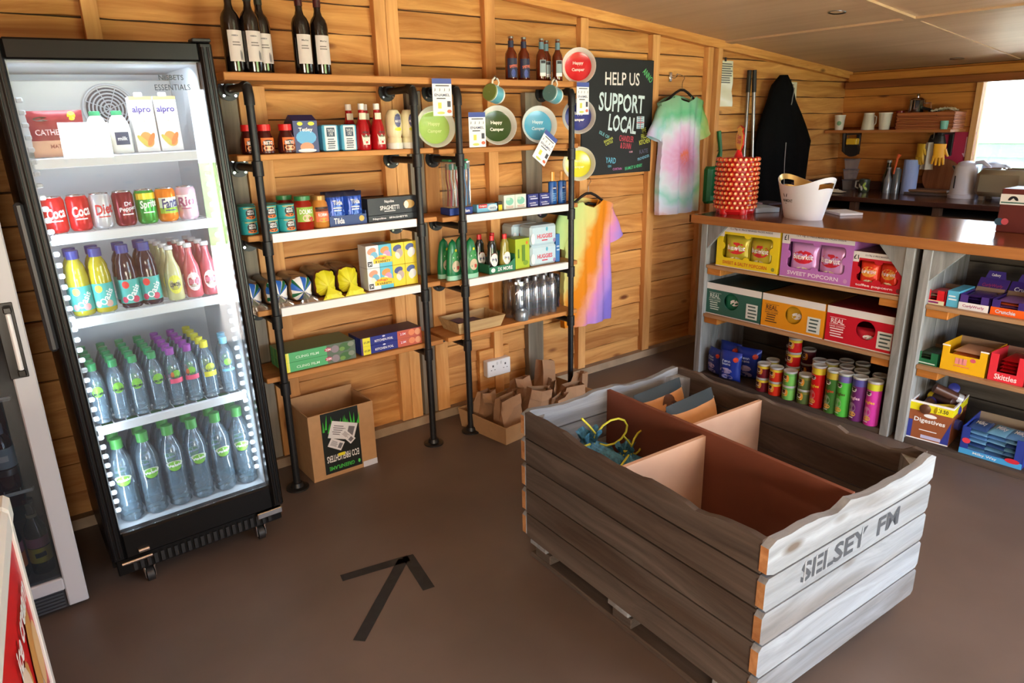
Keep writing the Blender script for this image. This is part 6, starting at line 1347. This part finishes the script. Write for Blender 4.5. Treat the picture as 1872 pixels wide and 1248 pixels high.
t = disp('sweet_tray', 'small red and cream display tray of flat sweet packs, first on its shelf', .1, .2, .07, (206, 30, 40), (150, 130, 110), low=.022, rects=((-.05, .05, 0, .02, (226, 226, 190)),), words=(('\u2013\u2013\u2013', 0, .011, .05, .01, (150, 60, 120)),)); onC(t, 3.60, 1.365, zt2)
bars(4, [(206, 206, 190), (206, 40, 50)], .08, .16, .013, 3.62, 1.365, zt2+.005, 'cream and red sweet pack', 'sweet packs in the red tray')
t = carton('blue_carton', 'upright sky blue carton between the red and white trays', .05, .18, .078, (92, 186, 226), smalls=((-.02, .02, .03, .06, 2, (226, 240, 250)),)); onC(t, 3.605, 1.283, zt2, 0)
t = disp('chocolate_tray', 'white and purple chocolate bar tray with raised white header', .125, .24, .07, (70, 48, 130), (150, 130, 112), low=.034, flap=.05, words=(('CurlyWurly', 0, .017, .09, .016, (160, 60, 120)),), rects=((-.0625, .0625, 0, .034, (228, 230, 236)),), capc=(60, 44, 130)); onC(t, 3.60, 1.19, zt2)
bars(5, [(70, 44, 130), (80, 60, 150)], .1, .19, .012, 3.625, 1.19, zt2+.005, 'purple chocolate bar', 'purple chocolate bars')
t = disp('chocolate_tray', 'orange chocolate bar tray with raised orange header', .14, .24, .07, (60, 40, 120), (140, 118, 100), low=.036, flap=.05, words=(('Crunchie', -.01, .018, .08, .018, (206, 220, 240)),), rects=((-.07, .07, 0, .036, (236, 96, 24)),), capc=(60, 44, 130)); onC(t, 3.60, 1.05, zt2)
bars(5, [(150, 110, 190), (236, 110, 50)], .12, .19, .012, 3.625, 1.05, zt2+.005, 'orange and lilac chocolate bar', 'orange chocolate bars')
t = disp('chocolate_tray', 'purple chocolate tray with yellow spot at the right edge of the shelf', .15, .24, .1, (60, 44, 130), (140, 118, 100), low=.05, words=(('Cadbury', -.0, .02, .08, .018, (230, 226, 240)),), rects=((-.07, -.045, .045, .07, (226, 206, 40)),)); onC(t, 3.60, .90, zt2)
bars(5, [(70, 44, 130)], .12, .19, .012, 3.625, .90, zt2+.005, 'dark purple chocolate bar', 'dark purple chocolate bars')
# right bay, middle shelf
zt3 = SH2[1]+.001
t = disp('mint_tray', 'dark green tray of mint rolls at the left of the middle shelf', .115, .2, .06, (30, 104, 66), (130, 110, 90), low=.03, side=.065, rects=((-.055, .045, .006, .012, (206, 226, 216)),)); onC(t, 3.60, 1.355, zt3)
bars(4, [(90, 110, 90), (60, 90, 70)], .09, .16, .012, 3.625, 1.355, zt3+.005, 'green mint roll', 'mint rolls')
t = disp('lolly_carton', 'yellow display carton with notched front and pink print', .2, .22, .125, (240, 186, 26), (150, 128, 104), low=.085, side=.125, words=(('\u2013\u2013\u2013', -.01, .055, .05, .03, (236, 150, 150)),)); b = MB(); rect(b, -.1, -.065, .119, .126, LW, -.0006); rect(b, .065, .1, .119, .126, LW, -.0006); patch(b, .04, .07, .012, .01, M((216, 90, 120), .5), -.0008); lines(b, -.04, .04, .025, .035, 1, M((226, 120, 100), .5), -.0008); b.obj('print', t); onC(t, 3.60, 1.19, zt3)
bars(6, [(196, 110, 60), (226, 180, 150)], .12, .17, .016, 3.63, 1.19, zt3+.005, 'orange wrapped sweet roll', 'sweet rolls in the yellow carton')
for i, (y, c, lb) in enumerate(((1.01, (226, 50, 66), 'red fruit sweets tray beside the yellow carton'), (.84, (226, 60, 66), 'red fruit sweets tray with green top at the right edge'))):
    t = disp('fruit_sweets_tray', lb, .15, .22, .12, c, (150, 122, 104), low=.045, side=.13, flap=0, words=(('Skittles', 0, .024, .09, .026, (248, 230, 234)),), rects=() if i == 0 else ((-.075, .0, .07, .13, (150, 186, 50)),)); onC(t, 3.60, y, zt3)
    bars(6, [(190, 16, 30)], .07, .17, .017, 3.62, y, zt3+.005, 'red fruit sweets packet in the %s red tray' % ('first', 'second')[i], 'red fruit sweets packets %d' % (i+1))
# right bay, floor level
zt4 = .031
t = thing('biscuit_box', 'open brown and blue biscuit box with yellow rim on the bottom shelf', 'box'); b = MB(); w, d, h = .19, .26, .2; BRW = M((150, 84, 50), .5); b.box(-w/2, w/2, 0, .004, 0, h, BRW); b.box(-w/2, w/2, d-.004, d, 0, h, BRW); b.box(-w/2, -w/2+.004, .004, d-.004, 0, h, BRW); b.box(w/2-.004, w/2, .004, d-.004, 0, h, BRW); b.box(-w/2+.004, w/2-.004, .004, d-.004, 0, .004, BRW); b.obj('box_body', t)
b = MB()
for a in ((-w/2-.001, w/2+.001, -.001, .0, h-.045, h-.005), (w/2, w/2+.001, 0, d, h-.045, h-.005), (-w/2-.001, -w/2, 0, d, h-.045, h-.005)): b.box(*a, M((232, 222, 30), .45))
for a in ((-w/2-.002, w/2+.002, -.002, .005, h-.006, h+.004), (w/2-.005, w/2+.002, .005, d, h-.006, h+.004), (-w/2-.002, -w/2+.005, .005, d, h-.006, h+.004)): b.box(*a, LW)
b.obj('rim_band', t); b = MB(); txt(b, 'Digestives', -.0, .105, .14, .03, LW, -.0016); patch(b, 0, .135, .03, .01, LW, -.001); rect(b, -.03, .06, .012, .03, (M((190, 190, 226), .5)), -.001); rect(b, -w/2, -w/2+.02, .0, .1, M((50, 60, 150), .5), -.0008); b.poly([(w/2, -.0008, 0), (w/2, -.0008, .13), (w/2-.04, -.0008, 0)], M((50, 60, 150), .5)); txt(b, '£1.50', .05, h-.025, .05, .02, INK, -.0016); lines(b, -.05, .04, .05, .06, 1, LW, -.001); rect(b, -w/2, w/2, 0, .006, LW, -.001); b.obj('printing', t); onC(t, 3.60, 1.29, zt4, .12)
for i in range(7):
    t = thing('biscuit_packet', 'tube of chocolate biscuits in the open biscuit box, '+['lying on top at the left', 'lying on top at the right', 'middle of the pile', 'tilted up at the back', 'silver ended, standing highest', 'deep at the left', 'deep at the right'][i], 'packet', group='biscuit packets'); c = [(96, 60, 44), (226, 200, 40), (70, 44, 40), (50, 60, 150), (90, 60, 50), (80, 50, 40), (60, 66, 140)][i]
    b = MB(); b.tube([(-.075, 0, 0), (-.07, 0, 0), (.07, 0, 0), (.075, 0, 0)], [.012, .026, .026, .012], M(c, .3, .1), 14); b.obj('wrapper', t, True); b = MB(); b.tube([(.04, 0, 0), (.066, 0, 0)], .0265, M([(60, 60, 150), (60, 60, 150), (226, 200, 40), (200, 200, 210), (200, 206, 214), (226, 200, 40), (226, 200, 40)][i], .3, .2), 14); b.obj('band', t, True)
    px_, py_, pz_ = [(3.66, 1.33, .2), (3.67, 1.25, .2), (3.74, 1.30, .22), (3.80, 1.28, .26), (3.72, 1.27, .265), (3.68, 1.33, .13), (3.69, 1.25, .13)][i]; setM(t, Matrix.Translation((px_, py_, pz_)) @ RM([.2, -.5, 1.2, .4, -1.0, 1.3, 1.5][i]) @ Matrix.Rotation([0, .1, .1, .5, .4, 0, 0][i], 4, 'Y'))
t = disp('chocolate_tray', 'blue tray of pale blue chocolate bars on the bottom shelf', .26, .24, .15, (40, 60, 150), (150, 132, 110), low=.03, side=.14, rects=((-.13, .13, 0, .028, (70, 160, 220)),), words=(('Milky Way', -.02, .014, .1, .016, (226, 236, 246)),)); b = MB(); patch(b, .09, .03, .03, .012, M((206, 40, 60), .5), -.0016); patch(b, -.105, .07, .018, .014, M((214, 60, 80), .5), -.0016); b.obj('print', t); onC(t, 3.60, 1.01, zt4, .05)
bars(18, [(120, 180, 220), (100, 150, 206), (130, 190, 226), (60, 90, 150)], .09, .15, .021, 3.63, 1.01, zt4+.005, 'pale blue chocolate bar', 'pale blue chocolate bars', nx=3, word='Milky', dx=.078, jit=.12)

# ---------------- on the counter
t = thing('lollipop_stand', 'red cylindrical lollipop display stand with yellow sign on the counter', 'stand', (3.80, 2.665, CT)); RD = M((206, 24, 28), .35); b = MB(); b.lathe([(.10, .0), (.115, .02), (.10, .05), (.095, .33), (.085, .34)], RD, 24); b.obj('stand_body', t, True)
for a in range(5): MB().lathe([(.03, 0), (.034, .03), (.02, .05)], RD, 12, (.09*cos(a*1.257+.5), .09*sin(a*1.257+.5), 0)).obj('foot', t, True)
b = MB().tube([(0, 0, .34), (0, 0, .385)], [.03, .012], RD, 12); b.obj('neck', t, True)
s = MB(); pts = [(-.012, 0), (.012, 0), (.02, .02), (.034, .05), (.036, .12), (.022, .145), (.03, .165), (.0, .185), (-.03, .165), (-.022, .145), (-.036, .12), (-.034, .05), (-.02, .02)]
s.prism([(x*1.18, z*.86) for x, z in pts], .0, .006, RD); s.prism([(x, z*.82+.003) for x, z in pts], -.002, .0, M((244, 190, 40), .4)); txt(s, 'Chupa\nChups', 0, .075, .045, .06, RD, -.004, bold=.03); s.xf(Matrix.Translation((0, 0, .37)) @ RM(R90-.4)); s.obj('sign', t)
lol = None
LM = M((226, 130, 60), .3, noise=.0); L2 = M((214, 74, 44), .3); L3 = M((240, 214, 150), .3)
cnt = 0
for r in range(11):
    for a in range(26):
        an = 2*pi*a/26+(.12 if r % 2 else 0); 
        nx_, ny_ = cos(an), sin(an)
        if nx_*.77+ny_*.64 > .55: continue      # the side nobody sees
        lb = 'small round orange, red and cream wrapped lollipop stuck in the red stand'
        if lol is None:
            t = lol = thing('lollipop', lb, 'lollipop', group='lollipops on the counter stand')
            MB().lathe([(.001, -.0125), (.0085, -.009), (.0125, 0), (.0085, .009), (.001, .0125)], L2, 10, cap=False).xf(Matrix.Rotation(pi/2, 4, 'X')).obj('wrapped_sweet', t, True)
            b = MB(); patch(b, 0, 0, .0095, .0095, LM, -.0108, n=10); patch(b, .0, .001, .0055, .005, L3, -.0128, n=8); b.obj('printed_flower', t)
        else: t = dup(lol)
        rr = .122; t.location = (3.80+rr*nx_, 2.665+rr*ny_, CT+.045+r*.0285); t.rotation_euler = (0, 0, an+pi/2); cnt += 1
# ice bucket
t = thing('ice_bucket', 'white oval plastic ice bucket with cut-out handles on the counter', 'bucket', (3.86, 2.235, CT)); WB_ = M((226, 228, 240), .35)
def bk(u, v, k=0):
    a = 2*pi*u; wy = (.13+.065*v-k*.9)*1.0; wx = .085+.04*v-k; top = .19+.055*abs(cos(a))**2.2; z = v*top
    return Vector((cos(a)*wy, sin(a)*wx, z))
NU, NV = 72, 16
b = MB()
def hole(u, v):
    a = 2*pi*u; return abs(cos(a)) > .90 and .76 < v < .9
for k, mm in ((0, WB_), (.005, M((206, 176, 110), .3, .5))):
    o = len(b.v); b.v += [tuple(bk(i/NU, j/NV, k)) for j in range(NV+1) for i in range(NU)]
    for j in range(NV):
        for i in range(NU):
            if hole((i+.5)/NU, (j+.5)/NV): continue
            q = (o+j*NU+i, o+j*NU+(i+1) % NU, o+(j+1)*NU+(i+1) % NU, o+(j+1)*NU+i); b.f.append(q); b.m.append(b.mi(mm))
rim = [(NV*NU+i, NV*NU+(i+1) % NU, (NV+1)*NU+NV*NU+(i+1) % NU, (NV+1)*NU+NV*NU+i) for i in range(NU)]
for q in rim: b.f.append(q); b.m.append(b.mi(WB_))
b.f.append(tuple(range(NU-1, -1, -1))); b.m.append(b.mi(WB_)); b.f.append(tuple((NV+1)*NU+i for i in range(NU))); b.m.append(b.mi(WB_))
b.obj('bucket_body', t, True)
b = MB(); q = MB(); txt(q, 'MAMONT', -.015, .105, .085, .018, M((40, 44, 56), .5), 0); patch(q, -.045, .135, .004, .012, M((40, 44, 56), .5), 0, ang=.4); patch(q, -.02, .135, .004, .012, M((40, 44, 56), .5), 0, ang=-.4); lines(q, -.04, -.02, .085, .092, 1, M((70, 74, 86), .5), 0)
def fb(x, z):
    v = z/.2; wy = .13+.065*v; wx = .085+.04*v; c = x/wy; return (x, -wx*math.sqrt(max(0, 1-c*c))-.0015, z)
q.v = [fb(p[0], p[2]) for p in q.v]; q.obj('lettering', t); t.rotation_euler = (0, 0, R90-.35)
t = carton('notepad', 'white notepad lying on the counter right of the ice bucket', .2, .14, .014, (226, 226, 232)); put(t, 4.14, 2.21, CT+.001, R90-.6)
t = carton('paper_stack', 'pale blue stack of papers on the counter behind the lollipop stand', .22, .16, .028, (176, 200, 226)); put(t, 3.93, 2.66, CT+.001, R90-.5)
t = carton('leaflet_pack', 'dark folded leaflet on top of the pale blue papers', .16, .12, .01, (50, 40, 60), rects=((-.05, .02, 0, .01, (200, 190, 220)),)); put(t, 4.10, 2.68, CT+.03, R90-.3); 
t = thing('bottle_stopper', 'small dark bottle stopper standing behind the ice bucket', 'stopper', (4.22, 2.52, CT)); MB().lathe([(.03, 0), (.03, .09), (.018, .12), (.018, .15), (.024, .155), (.024, .17)], M((70, 70, 76), .2, .3), 14).obj('stopper_body', t, True)
t = thing('counter_box', 'maroon box with white mountain logo label at the right end of the counter', 'box', (4.02, 1.295, CT)); MR = M((96, 40, 36), .45)
b = MB(); b.box(-.0, .2, -.28, .0, 0, .21, MR, .004); b.obj('box_body', t); b = MB(); b.box(-.004, -.0008, -.27, -.0, .135, .185, M((228, 228, 226), .5)); b.obj('label', t)
b = MB(); pts = [(-.02, 0)]+[(.022*cos(pi-pi*i/10)-.0, .022*sin(pi*i/10)) for i in range(11)]+[(.012, 0), (.0, .012), (-.012, 0)]; b.poly([(x-.0, -.0052, z+.155) for x, z in pts], INK); txt(b, '\u2013\u2013\u2013', .02, .145, .14, .006, M((60, 110, 100), .5), -.0052); b.xf(Matrix.Translation((0, -.055, 0)) @ RM(R90)); b.obj('logo', t)
b = MB(); patch(b, .01, .05, .02, .018, M((60, 90, 110), .4), -.001); patch(b, .035, .052, .016, .016, M((206, 90, 100), .4), -.0012); b.xf(RM(R90)); b.obj('sticker', t)

# ---------------- kitchen corner
KX = lambda b: b
def K3(o, x, y, rz=R90, z=KT): return put(o, x, y, z, rz)
t = thing('kettle', 'white plastic jug kettle on the kitchen worktop', 'kettle'); KW = M((214, 214, 226), .3)
b = MB(); b.lathe([(.001, 0), (.092, 0), (.095, .02), (.085, .03), (.082, .12), (.07, .225), (.06, .235)], KW, 30, cap=False); b.add([(-.07, -.02, .2), (-.07, .02, .2), (-.1, 0, .225), (-.06, -.03, .232), (-.06, .03, .232), (-.07, 0, .17)], [(0, 2, 1), (0, 3, 2), (1, 2, 4), (2, 3, 4), (0, 5, 2), (1, 2, 5)][:5], KW); b.obj('kettle_body', t, True)
b = MB(); b.lathe([(.062, .232), (.055, .25), (.03, .262), (.001, .265)], M((206, 206, 222), .35), 24, cap=False); b.obj('lid', t, True)
b = MB(); b.tube([(.055, 0, .25), (.1, 0, .258), (.145, 0, .225), (.15, 0, .14), (.12, 0, .08), (.08, 0, .065)], [.013, .016, .014, .013, .012, .01], M((204, 204, 220), .35), 10); b.obj('handle', t, True)
b = MB(); rect(b, -.045, -.032, .07, .16, M((50, 54, 70), .4), R=.0835); b.obj('water_gauge', t, True)
K3(t, 5.80, 2.12)
t = thing('jug_kettle', 'second white jug kettle half hidden behind the front one', 'kettle'); MB().lathe([(.001, 0), (.08, 0), (.075, .2), (.07, .24), (.03, .26), (.001, .262)], M((200, 206, 226), .3), 24, cap=False).obj('kettle_body', t, True); b = MB().tube([(.07, 0, .23), (.12, 0, .2), (.12, 0, .1), (.076, 0, .06)], .011, M((200, 206, 226), .3), 8); b.obj('handle', t, True); K3(t, 5.93, 1.99)
t = thing('toaster', 'beige grey four-slot toaster in front of the window', 'toaster'); TS = M((146, 134, 110), .45); b = MB(); b.box(-.15, .15, -.11, .11, .025, .19, TS, .03); b.obj('toaster_body', t, True)
for x in (-.1, .1):
    for y in (-.07, .07): MB().box(x-.015, x+.015, y-.015, y+.015, 0, .025, M((110, 100, 84), .5)).obj('foot', t)
for x in (-.07, .07):
    for y in (-.04, .04): MB().tube([(x-.055, y-.012, .193), (x+.055, y-.012, .193), (x+.055, y+.012, .193), (x-.055, y+.012, .193), (x-.055, y-.012, .193)], .004, CHROME, 5).obj('slot_frame', t, True)
t.scale = (1, 1, 1.12); K3(t, 5.78, 1.86)
t = thing('glass_cafetiere', 'small glass and chrome coffee pot by the toaster', 'coffee pot'); MB().lathe([(.04, .01), (.045, .05), (.045, .13), (.04, .14)], clear('pot_glass', (220, 228, 236), .15, .03, .15), 20).obj('glass_body', t, True); MB().lathe([(.047, .14), (.047, .155), (.01, .165), (.01, .185), (.001, .19)], CHROME, 20, cap=False).obj('lid', t, True); K3(t, 5.60, 1.63)
t = thing('kitchen_roll', 'pale blue paper towel roll standing on the kitchen worktop', 'paper roll'); MB().lathe([(.018, 0), (.055, 0), (.055, .26), (.018, .26)], M((150, 170, 220), .8, bump=.3, nscale=80), 26).obj('paper', t, True); MB().lathe([(.016, -.0), (.018, .262), (.012, .262), (.012, .0)], CARD, 16, cap=False).obj('core', t, True); K3(t, 5.86, 2.53)
BG = clear('green_glass', (90, 130, 110), .35, .03, .12, (30, 60, 50))
for i, (x, y, s, h, c, lb) in enumerate(((5.9, 2.72, .036, .25, (20, 40, 34), 'dark green glass bottle beside the patterned mug'), (5.83, 2.68, .03, .2, (120, 124, 130), 'clear sauce bottle in front of the dark green one'), (5.84, 2.62, .03, .23, (90, 96, 100), 'tall glass jar with orange spoon beside the paper roll'))):
    t = bottle('kitchen_bottle', lb, h, s, [(.0, 0), (1, 0), (1, .5), (.5, .72), (.4, .95)] if i < 2 else [(0, 0), (1, 0), (1, .8), (.9, .82)], M(c, .12, spec=.8), (.5, .93 if i < 2 else .82, 1.0 if i < 2 else .86, M((150, 150, 150), .4)), [], []); K3(t, x, y)
t = thing('wooden_spoon', 'orange handled spatula standing in the tall glass jar', 'spatula'); MB().tube([(0, 0, .15), (.01, .01, .27), (.02, .012, .3)], [.006, .008, .016], M((216, 90, 40), .5), 8).obj('spatula_body', t, True); K3(t, 5.80, 2.63)
t = thing('patterned_mug', 'dark patterned mug with green leaves on the kitchen worktop', 'mug'); MB().lathe([(.001, .0), (.036, 0), (.04, .01), (.043, .1), (.04, .1), (.037, .012), (.001, .01)], M((60, 66, 50), .35, noise=.6, nscale=30), 24, cap=False).obj('mug_body', t, True)
b = MB()
for (x, z, c, a) in ((-.02, .05, (226, 226, 214), .5), (.02, .06, (150, 180, 60), -.5), (.0, .03, (206, 206, 200), .2), (.03, .03, (170, 190, 70), .8)): patch(b, x, z, .009, .02, M(c, .4), R=.0425, ang=a)
b.obj('leaf_print', t, True); b = MB().tube([(-.04, 0, .085), (-.07, 0, .08), (-.072, 0, .035), (-.04, 0, .02)], .006, M((206, 206, 196), .4), 8); b.obj('handle', t, True); K3(t, 5.82, 2.86)
for i, (z, lb) in enumerate(((0, 'clear plastic food tub at the bottom of the stack in the corner'), (.085, 'clear plastic food tub in the middle of the corner stack'), (.17, 'clear plastic food tub with blue tab on top of the corner stack'))):
    t = thing('food_tub', lb, 'tub', group='clear food tubs'); b = MB(); b.lathe([(.05, 0), (.062, .07), (.066, .078), (.064, .08)], clear('tub_plastic', (226, 226, 230), .3, .1, .1, (190, 186, 190)), 4); b.xf(RM(pi/4)); b.obj('tub_body', t); MB().box(-.05, .05, -.05, .05, .0795, .084, clear('tub_lid', (220, 220, 240), .3, .1, .1, (190, 190, 206)), .003).obj('lid', t); K3(t, 5.93, 3.04, z=KT+z+.0005)
t = thing('dish_cloth', 'crumpled white cloth lying on the worktop in the corner', 'cloth'); MB().grid(lambda u, v: Vector(((u-.5)*.16, (v-.5)*.1, .006+.02*max(0, 1-(2*u-1)**2)*max(0, 1-(2*v-1)**2)*(1+.6*wob(u*9, v*8)))), 14, 10, M((220, 220, 200), .8)).obj('cloth', t, True); K3(t, 5.62, 3.0)
t = thing('chopping_board', 'round wooden board leaning on the wall behind the kettle', 'chopping board'); MB().lathe([(.001, 0), (.13, 0), (.135, .009), (.13, .018), (.001, .018)], wood('board_wood', (170, 112, 74), (130, 80, 50), knots=False), 30, cap=False).obj('board', t, True); setM(t, Matrix.Translation((6.0, 2.36, KT+.13)) @ Matrix.Rotation(radians(-80), 4, 'Y'))
t = thing('baking_tray', 'grey baking tray with wooden boards lying behind the kettle', 'baking tray'); b = MB(); b.box(-.2, .16, -.11, .11, 0, .02, M((110, 100, 96), .4, .5), .004); b.obj('tray_body', t); b = MB(); b.box(-.18, .1, -.09, .09, .021, .04, M((120, 86, 60), .6), .004); b.obj('board', t); K3(t, 5.9, 2.33)
# on the wall shelf
def paper_cup(lb, x, y, R, H, flip=False, c=(206, 202, 190), z=0):
    t = thing('paper_cup', lb, 'cup', group='cups on the kitchen shelf'); p = [(.001, 0), (R*.75, 0), (R, H), (R*.96, H), (R*.72, .006), (.001, .006)]
    MB().lathe([(r, H-z_) for r, z_ in p] if flip else p, M(c, .5), 24, cap=False).obj('cup_body', t, True); b = MB(); band(b, H*.92, H, R*(.78 if flip else 1.02), M((220, 216, 206), .5)); b.obj('rim', t, True); put(t, x, y, 1.515+z); return t
t = paper_cup('cream paper cup with green logo at the left end of the kitchen shelf', 5.84, 3.14, .042, .12); b = MB(); patch(b, 0, .055, .018, .018, M((110, 150, 110), .5), R=.04); b.obj('logo', t, True); t.rotation_euler = (0, 0, R90+.4)
t = paper_cup('upturned cream jug second from left on the kitchen shelf', 5.84, 2.90, .05, .13, True, (196, 190, 176)); b = MB().tube([(.035, 0, .11), (.06, 0, .1), (.06, 0, .05), (.042, 0, .03)], .005, M((196, 190, 176), .5), 6); b.obj('handle', t, True); t.rotation_euler = (0, 0, R90)
paper_cup('stack of cream paper cups beside the wicker basket', 5.84, 2.77, .05, .13, False, (200, 194, 182))
t = thing('wicker_basket', 'brown wicker basket on the kitchen shelf with pans in it', 'basket', (5.90, 2.46, 1.5155)); WK1 = M((150, 84, 44), .7); WK2 = M((170, 100, 56), .7)
b = MB(); hw, hd = .2, .1
for r in range(9):
    pts = []
    for i in range(49):
        a = i/48*4; s = int(a) % 4; f = a-int(a); P4 = [(-hd, -hw), (hd, -hw), (hd, hw), (-hd, hw)]; p, q = P4[s], P4[(s+1) % 4]; e = 1+.012*(1 if (i+r) % 2 else -1); pts.append(((p[0]+(q[0]-p[0])*f)*e, (p[1]+(q[1]-p[1])*f)*e, .006+r*.0125))
    b.tube(pts, .0065, WK1 if r % 2 else WK2, 5, False)
b.obj('woven_side', t, True, kind='stuff'); MB().box(-hd, hd, -hw, hw, 0, .006, WK1).obj('base', t); MB().tube([(-hd, -hw, .115), (hd, -hw, .115), (hd, hw, .115), (-hd, hw, .115), (-hd, -hw, .115)], .009, WK2, 6).obj('rim', t, True)
t = thing('steel_pan', 'shiny stainless steel pan standing in the wicker basket', 'pan', (5.92, 2.58, 1.545)); MB().lathe([(.001, 0), (.055, 0), (.058, .18), (.061, .185), (.055, .185), (.052, .01), (.001, .01)], CHROME, 28, cap=False).obj('pan_body', t, True); MB().lathe([(.06, .185), (.04, .2), (.008, .203), (.008, .215), (.016, .22), (.001, .235)], CHROME, 24, cap=False).obj('lid', t, True); b = MB().tube([(0, -.055, .16), (0, -.1, .162), (0, -.105, .12), (0, -.057, .12)], .005, CHROME, 6); b.obj('handle', t, True)
t = thing('black_pan', 'black frying pan leaning out of the wicker basket', 'pan', (5.9, 2.39, 1.585)); b = MB().lathe([(.001, 0), (.09, 0), (.105, .035), (.1, .035), (.088, .005), (.001, .005)], BLACKM, 28, cap=False); b.obj('pan_body', t, True); b = MB().tube([(0, -.0, .03), (0, .1, .04), (.0, .19, .03)], .01, BLACKM, 8); b.obj('handle', t, True); t.rotation_euler = (.35, 0, 0)
t = thing('tea_towel', 'folded cream tea towels on the pans in the basket', 'towel', (5.88, 2.36, 1.645)); MB().grid(lambda u, v: Vector(((u-.5)*.12, (v-.5)*.15, .015*wob(u*9, v*8)+.02*(1-(2*v-1)**2))), 14, 14, M((206, 196, 170), .8)).obj('towel', t, True)
t = thing('red_tin', 'small dark red tin beside the cups on the kitchen shelf', 'tin', (5.93, 2.70, 1.5155)); MB().lathe([(.03, 0), (.03, .12), (.026, .125)], M((120, 30, 34), .35), 20).obj('tin_body', t, True); MB().lathe([(.031, .12), (.031, .138), (.001, .14)], M((150, 40, 44), .3), 20, cap=False).obj('lid', t, True)
t = thing('turquoise_pot', 'small turquoise pot at the front of the wicker basket', 'pot', (5.80, 2.315, 1.5155)); MB().lathe([(.026, 0), (.03, .06), (.028, .06), (.001, .05)], M((110, 180, 170), .4), 20, cap=False).obj('pot_body', t, True)
# things hanging under it
t = thing('pink_sign', 'magenta sign with white arrow on the wall beside the window', 'sign', (6.052, 2.455, 1.235)); MB().box(-.004, 0, -.27, .0, 0, .255, M((176, 44, 76), .5)).obj('board', t)
b = MB(); txt(b, '\u2013\u2013\u2013', -.1+.0, .13, .15, .018, M((226, 150, 170), .5), 0); rect(b, .06, .068, .1, .22, M((230, 190, 206), .5)); b.poly([(.045, 0, .1), (.083, 0, .1), (.064, 0, .07)], M((230, 190, 206), .5)); b.xf(Matrix.Translation((-.0052, -.15, 0)) @ RM(R90)); b.obj('lettering', t)
GYL = M((236, 178, 40), .5)
def glove(lb, x, y, z, rz, c):
    t = thing('rubber_glove', lb, 'glove', (x, y, z), rz, 'rubber gloves'); b = MB()
    b.grid(lambda u, v: Vector((.042*cos(2*pi*u)*(1-.12*v), .014*sin(2*pi*u), -.1*v)), 16, 5, M(c, .45)); b.obj('palm', t, True)
    for i, (dx, L_, a) in enumerate(((-.03, .05, -.18), (-.011, .06, -.04), (.009, .062, .05), (.028, .055, .16), (.036, .04, .6))):
        z0 = -.095 if i < 4 else -.05; MB().tube([(dx, 0, z0+.01), (dx+sin(a)*L_*.5, .003, z0-L_*.5), (dx+sin(a)*L_, .012, z0-L_)], [.0105, .0095, .007], M(c, .45), 8).obj('finger' if i < 4 else 'thumb', t, True)
glove('yellow rubber glove hanging by the pink sign', 5.82, 2.33, 1.41, R90+.3, (240, 176, 36)); glove('yellow rubber glove hanging by the kitchen roll', 5.84, 2.47, 1.41, R90-.5, (216, 176, 50))
t = thing('grey_cloth', 'grey dish cloth hanging between the yellow gloves', 'cloth', (5.83, 2.41, 1.42)); MB().grid(lambda u, v: Vector((.02*sin(u*9), (u-.5)*.05*(1+v), -.2*v)), 12, 8, M((190, 184, 170), .8)).obj('cloth', t, True)
t = thing('black_pouch', 'black bag hanging from a hook under the kitchen shelf by the window', 'bag', (5.90, 2.39, 1.30)); MB().lathe([(.01, .19), (.05, .17), (.07, .1), (.05, .02), (.01, 0)], BLACKM, 16, sq=(.6, 1.0)).obj('bag_body', t, True)
t = thing('tape_gun', 'black and yellow tape dispenser hanging under the kitchen shelf', 'tape dispenser', (5.83, 3.02, 1.30)); b = MB(); b.tube([(0, .06, .19), (0, .05, .05), (0, .02, .03)], .018, BLACKM, 8); b.obj('handle', t, True); b = MB().tube([(-.02, -.02, .06), (.02, -.02, .06)], .055, BLACKM, 20); b.obj('tape_roll', t, True); b = MB(); b.box(-.025, .025, -.06, .03, .1, .15, M((206, 166, 40), .5), .006); b.obj('yellow_guard', t)
for (y, lb) in ((3.06, 'small hook carrying the tape dispenser'), (2.40, 'small hook carrying the black bag and gloves')):
    b = MB().tube([(5.86, y, 1.495), (5.86, y, 1.46), (5.85, y, 1.44), (5.83, y, 1.45)], .003, STEEL, 6); tag(b.obj('hook', None, True), lb, 'hook')
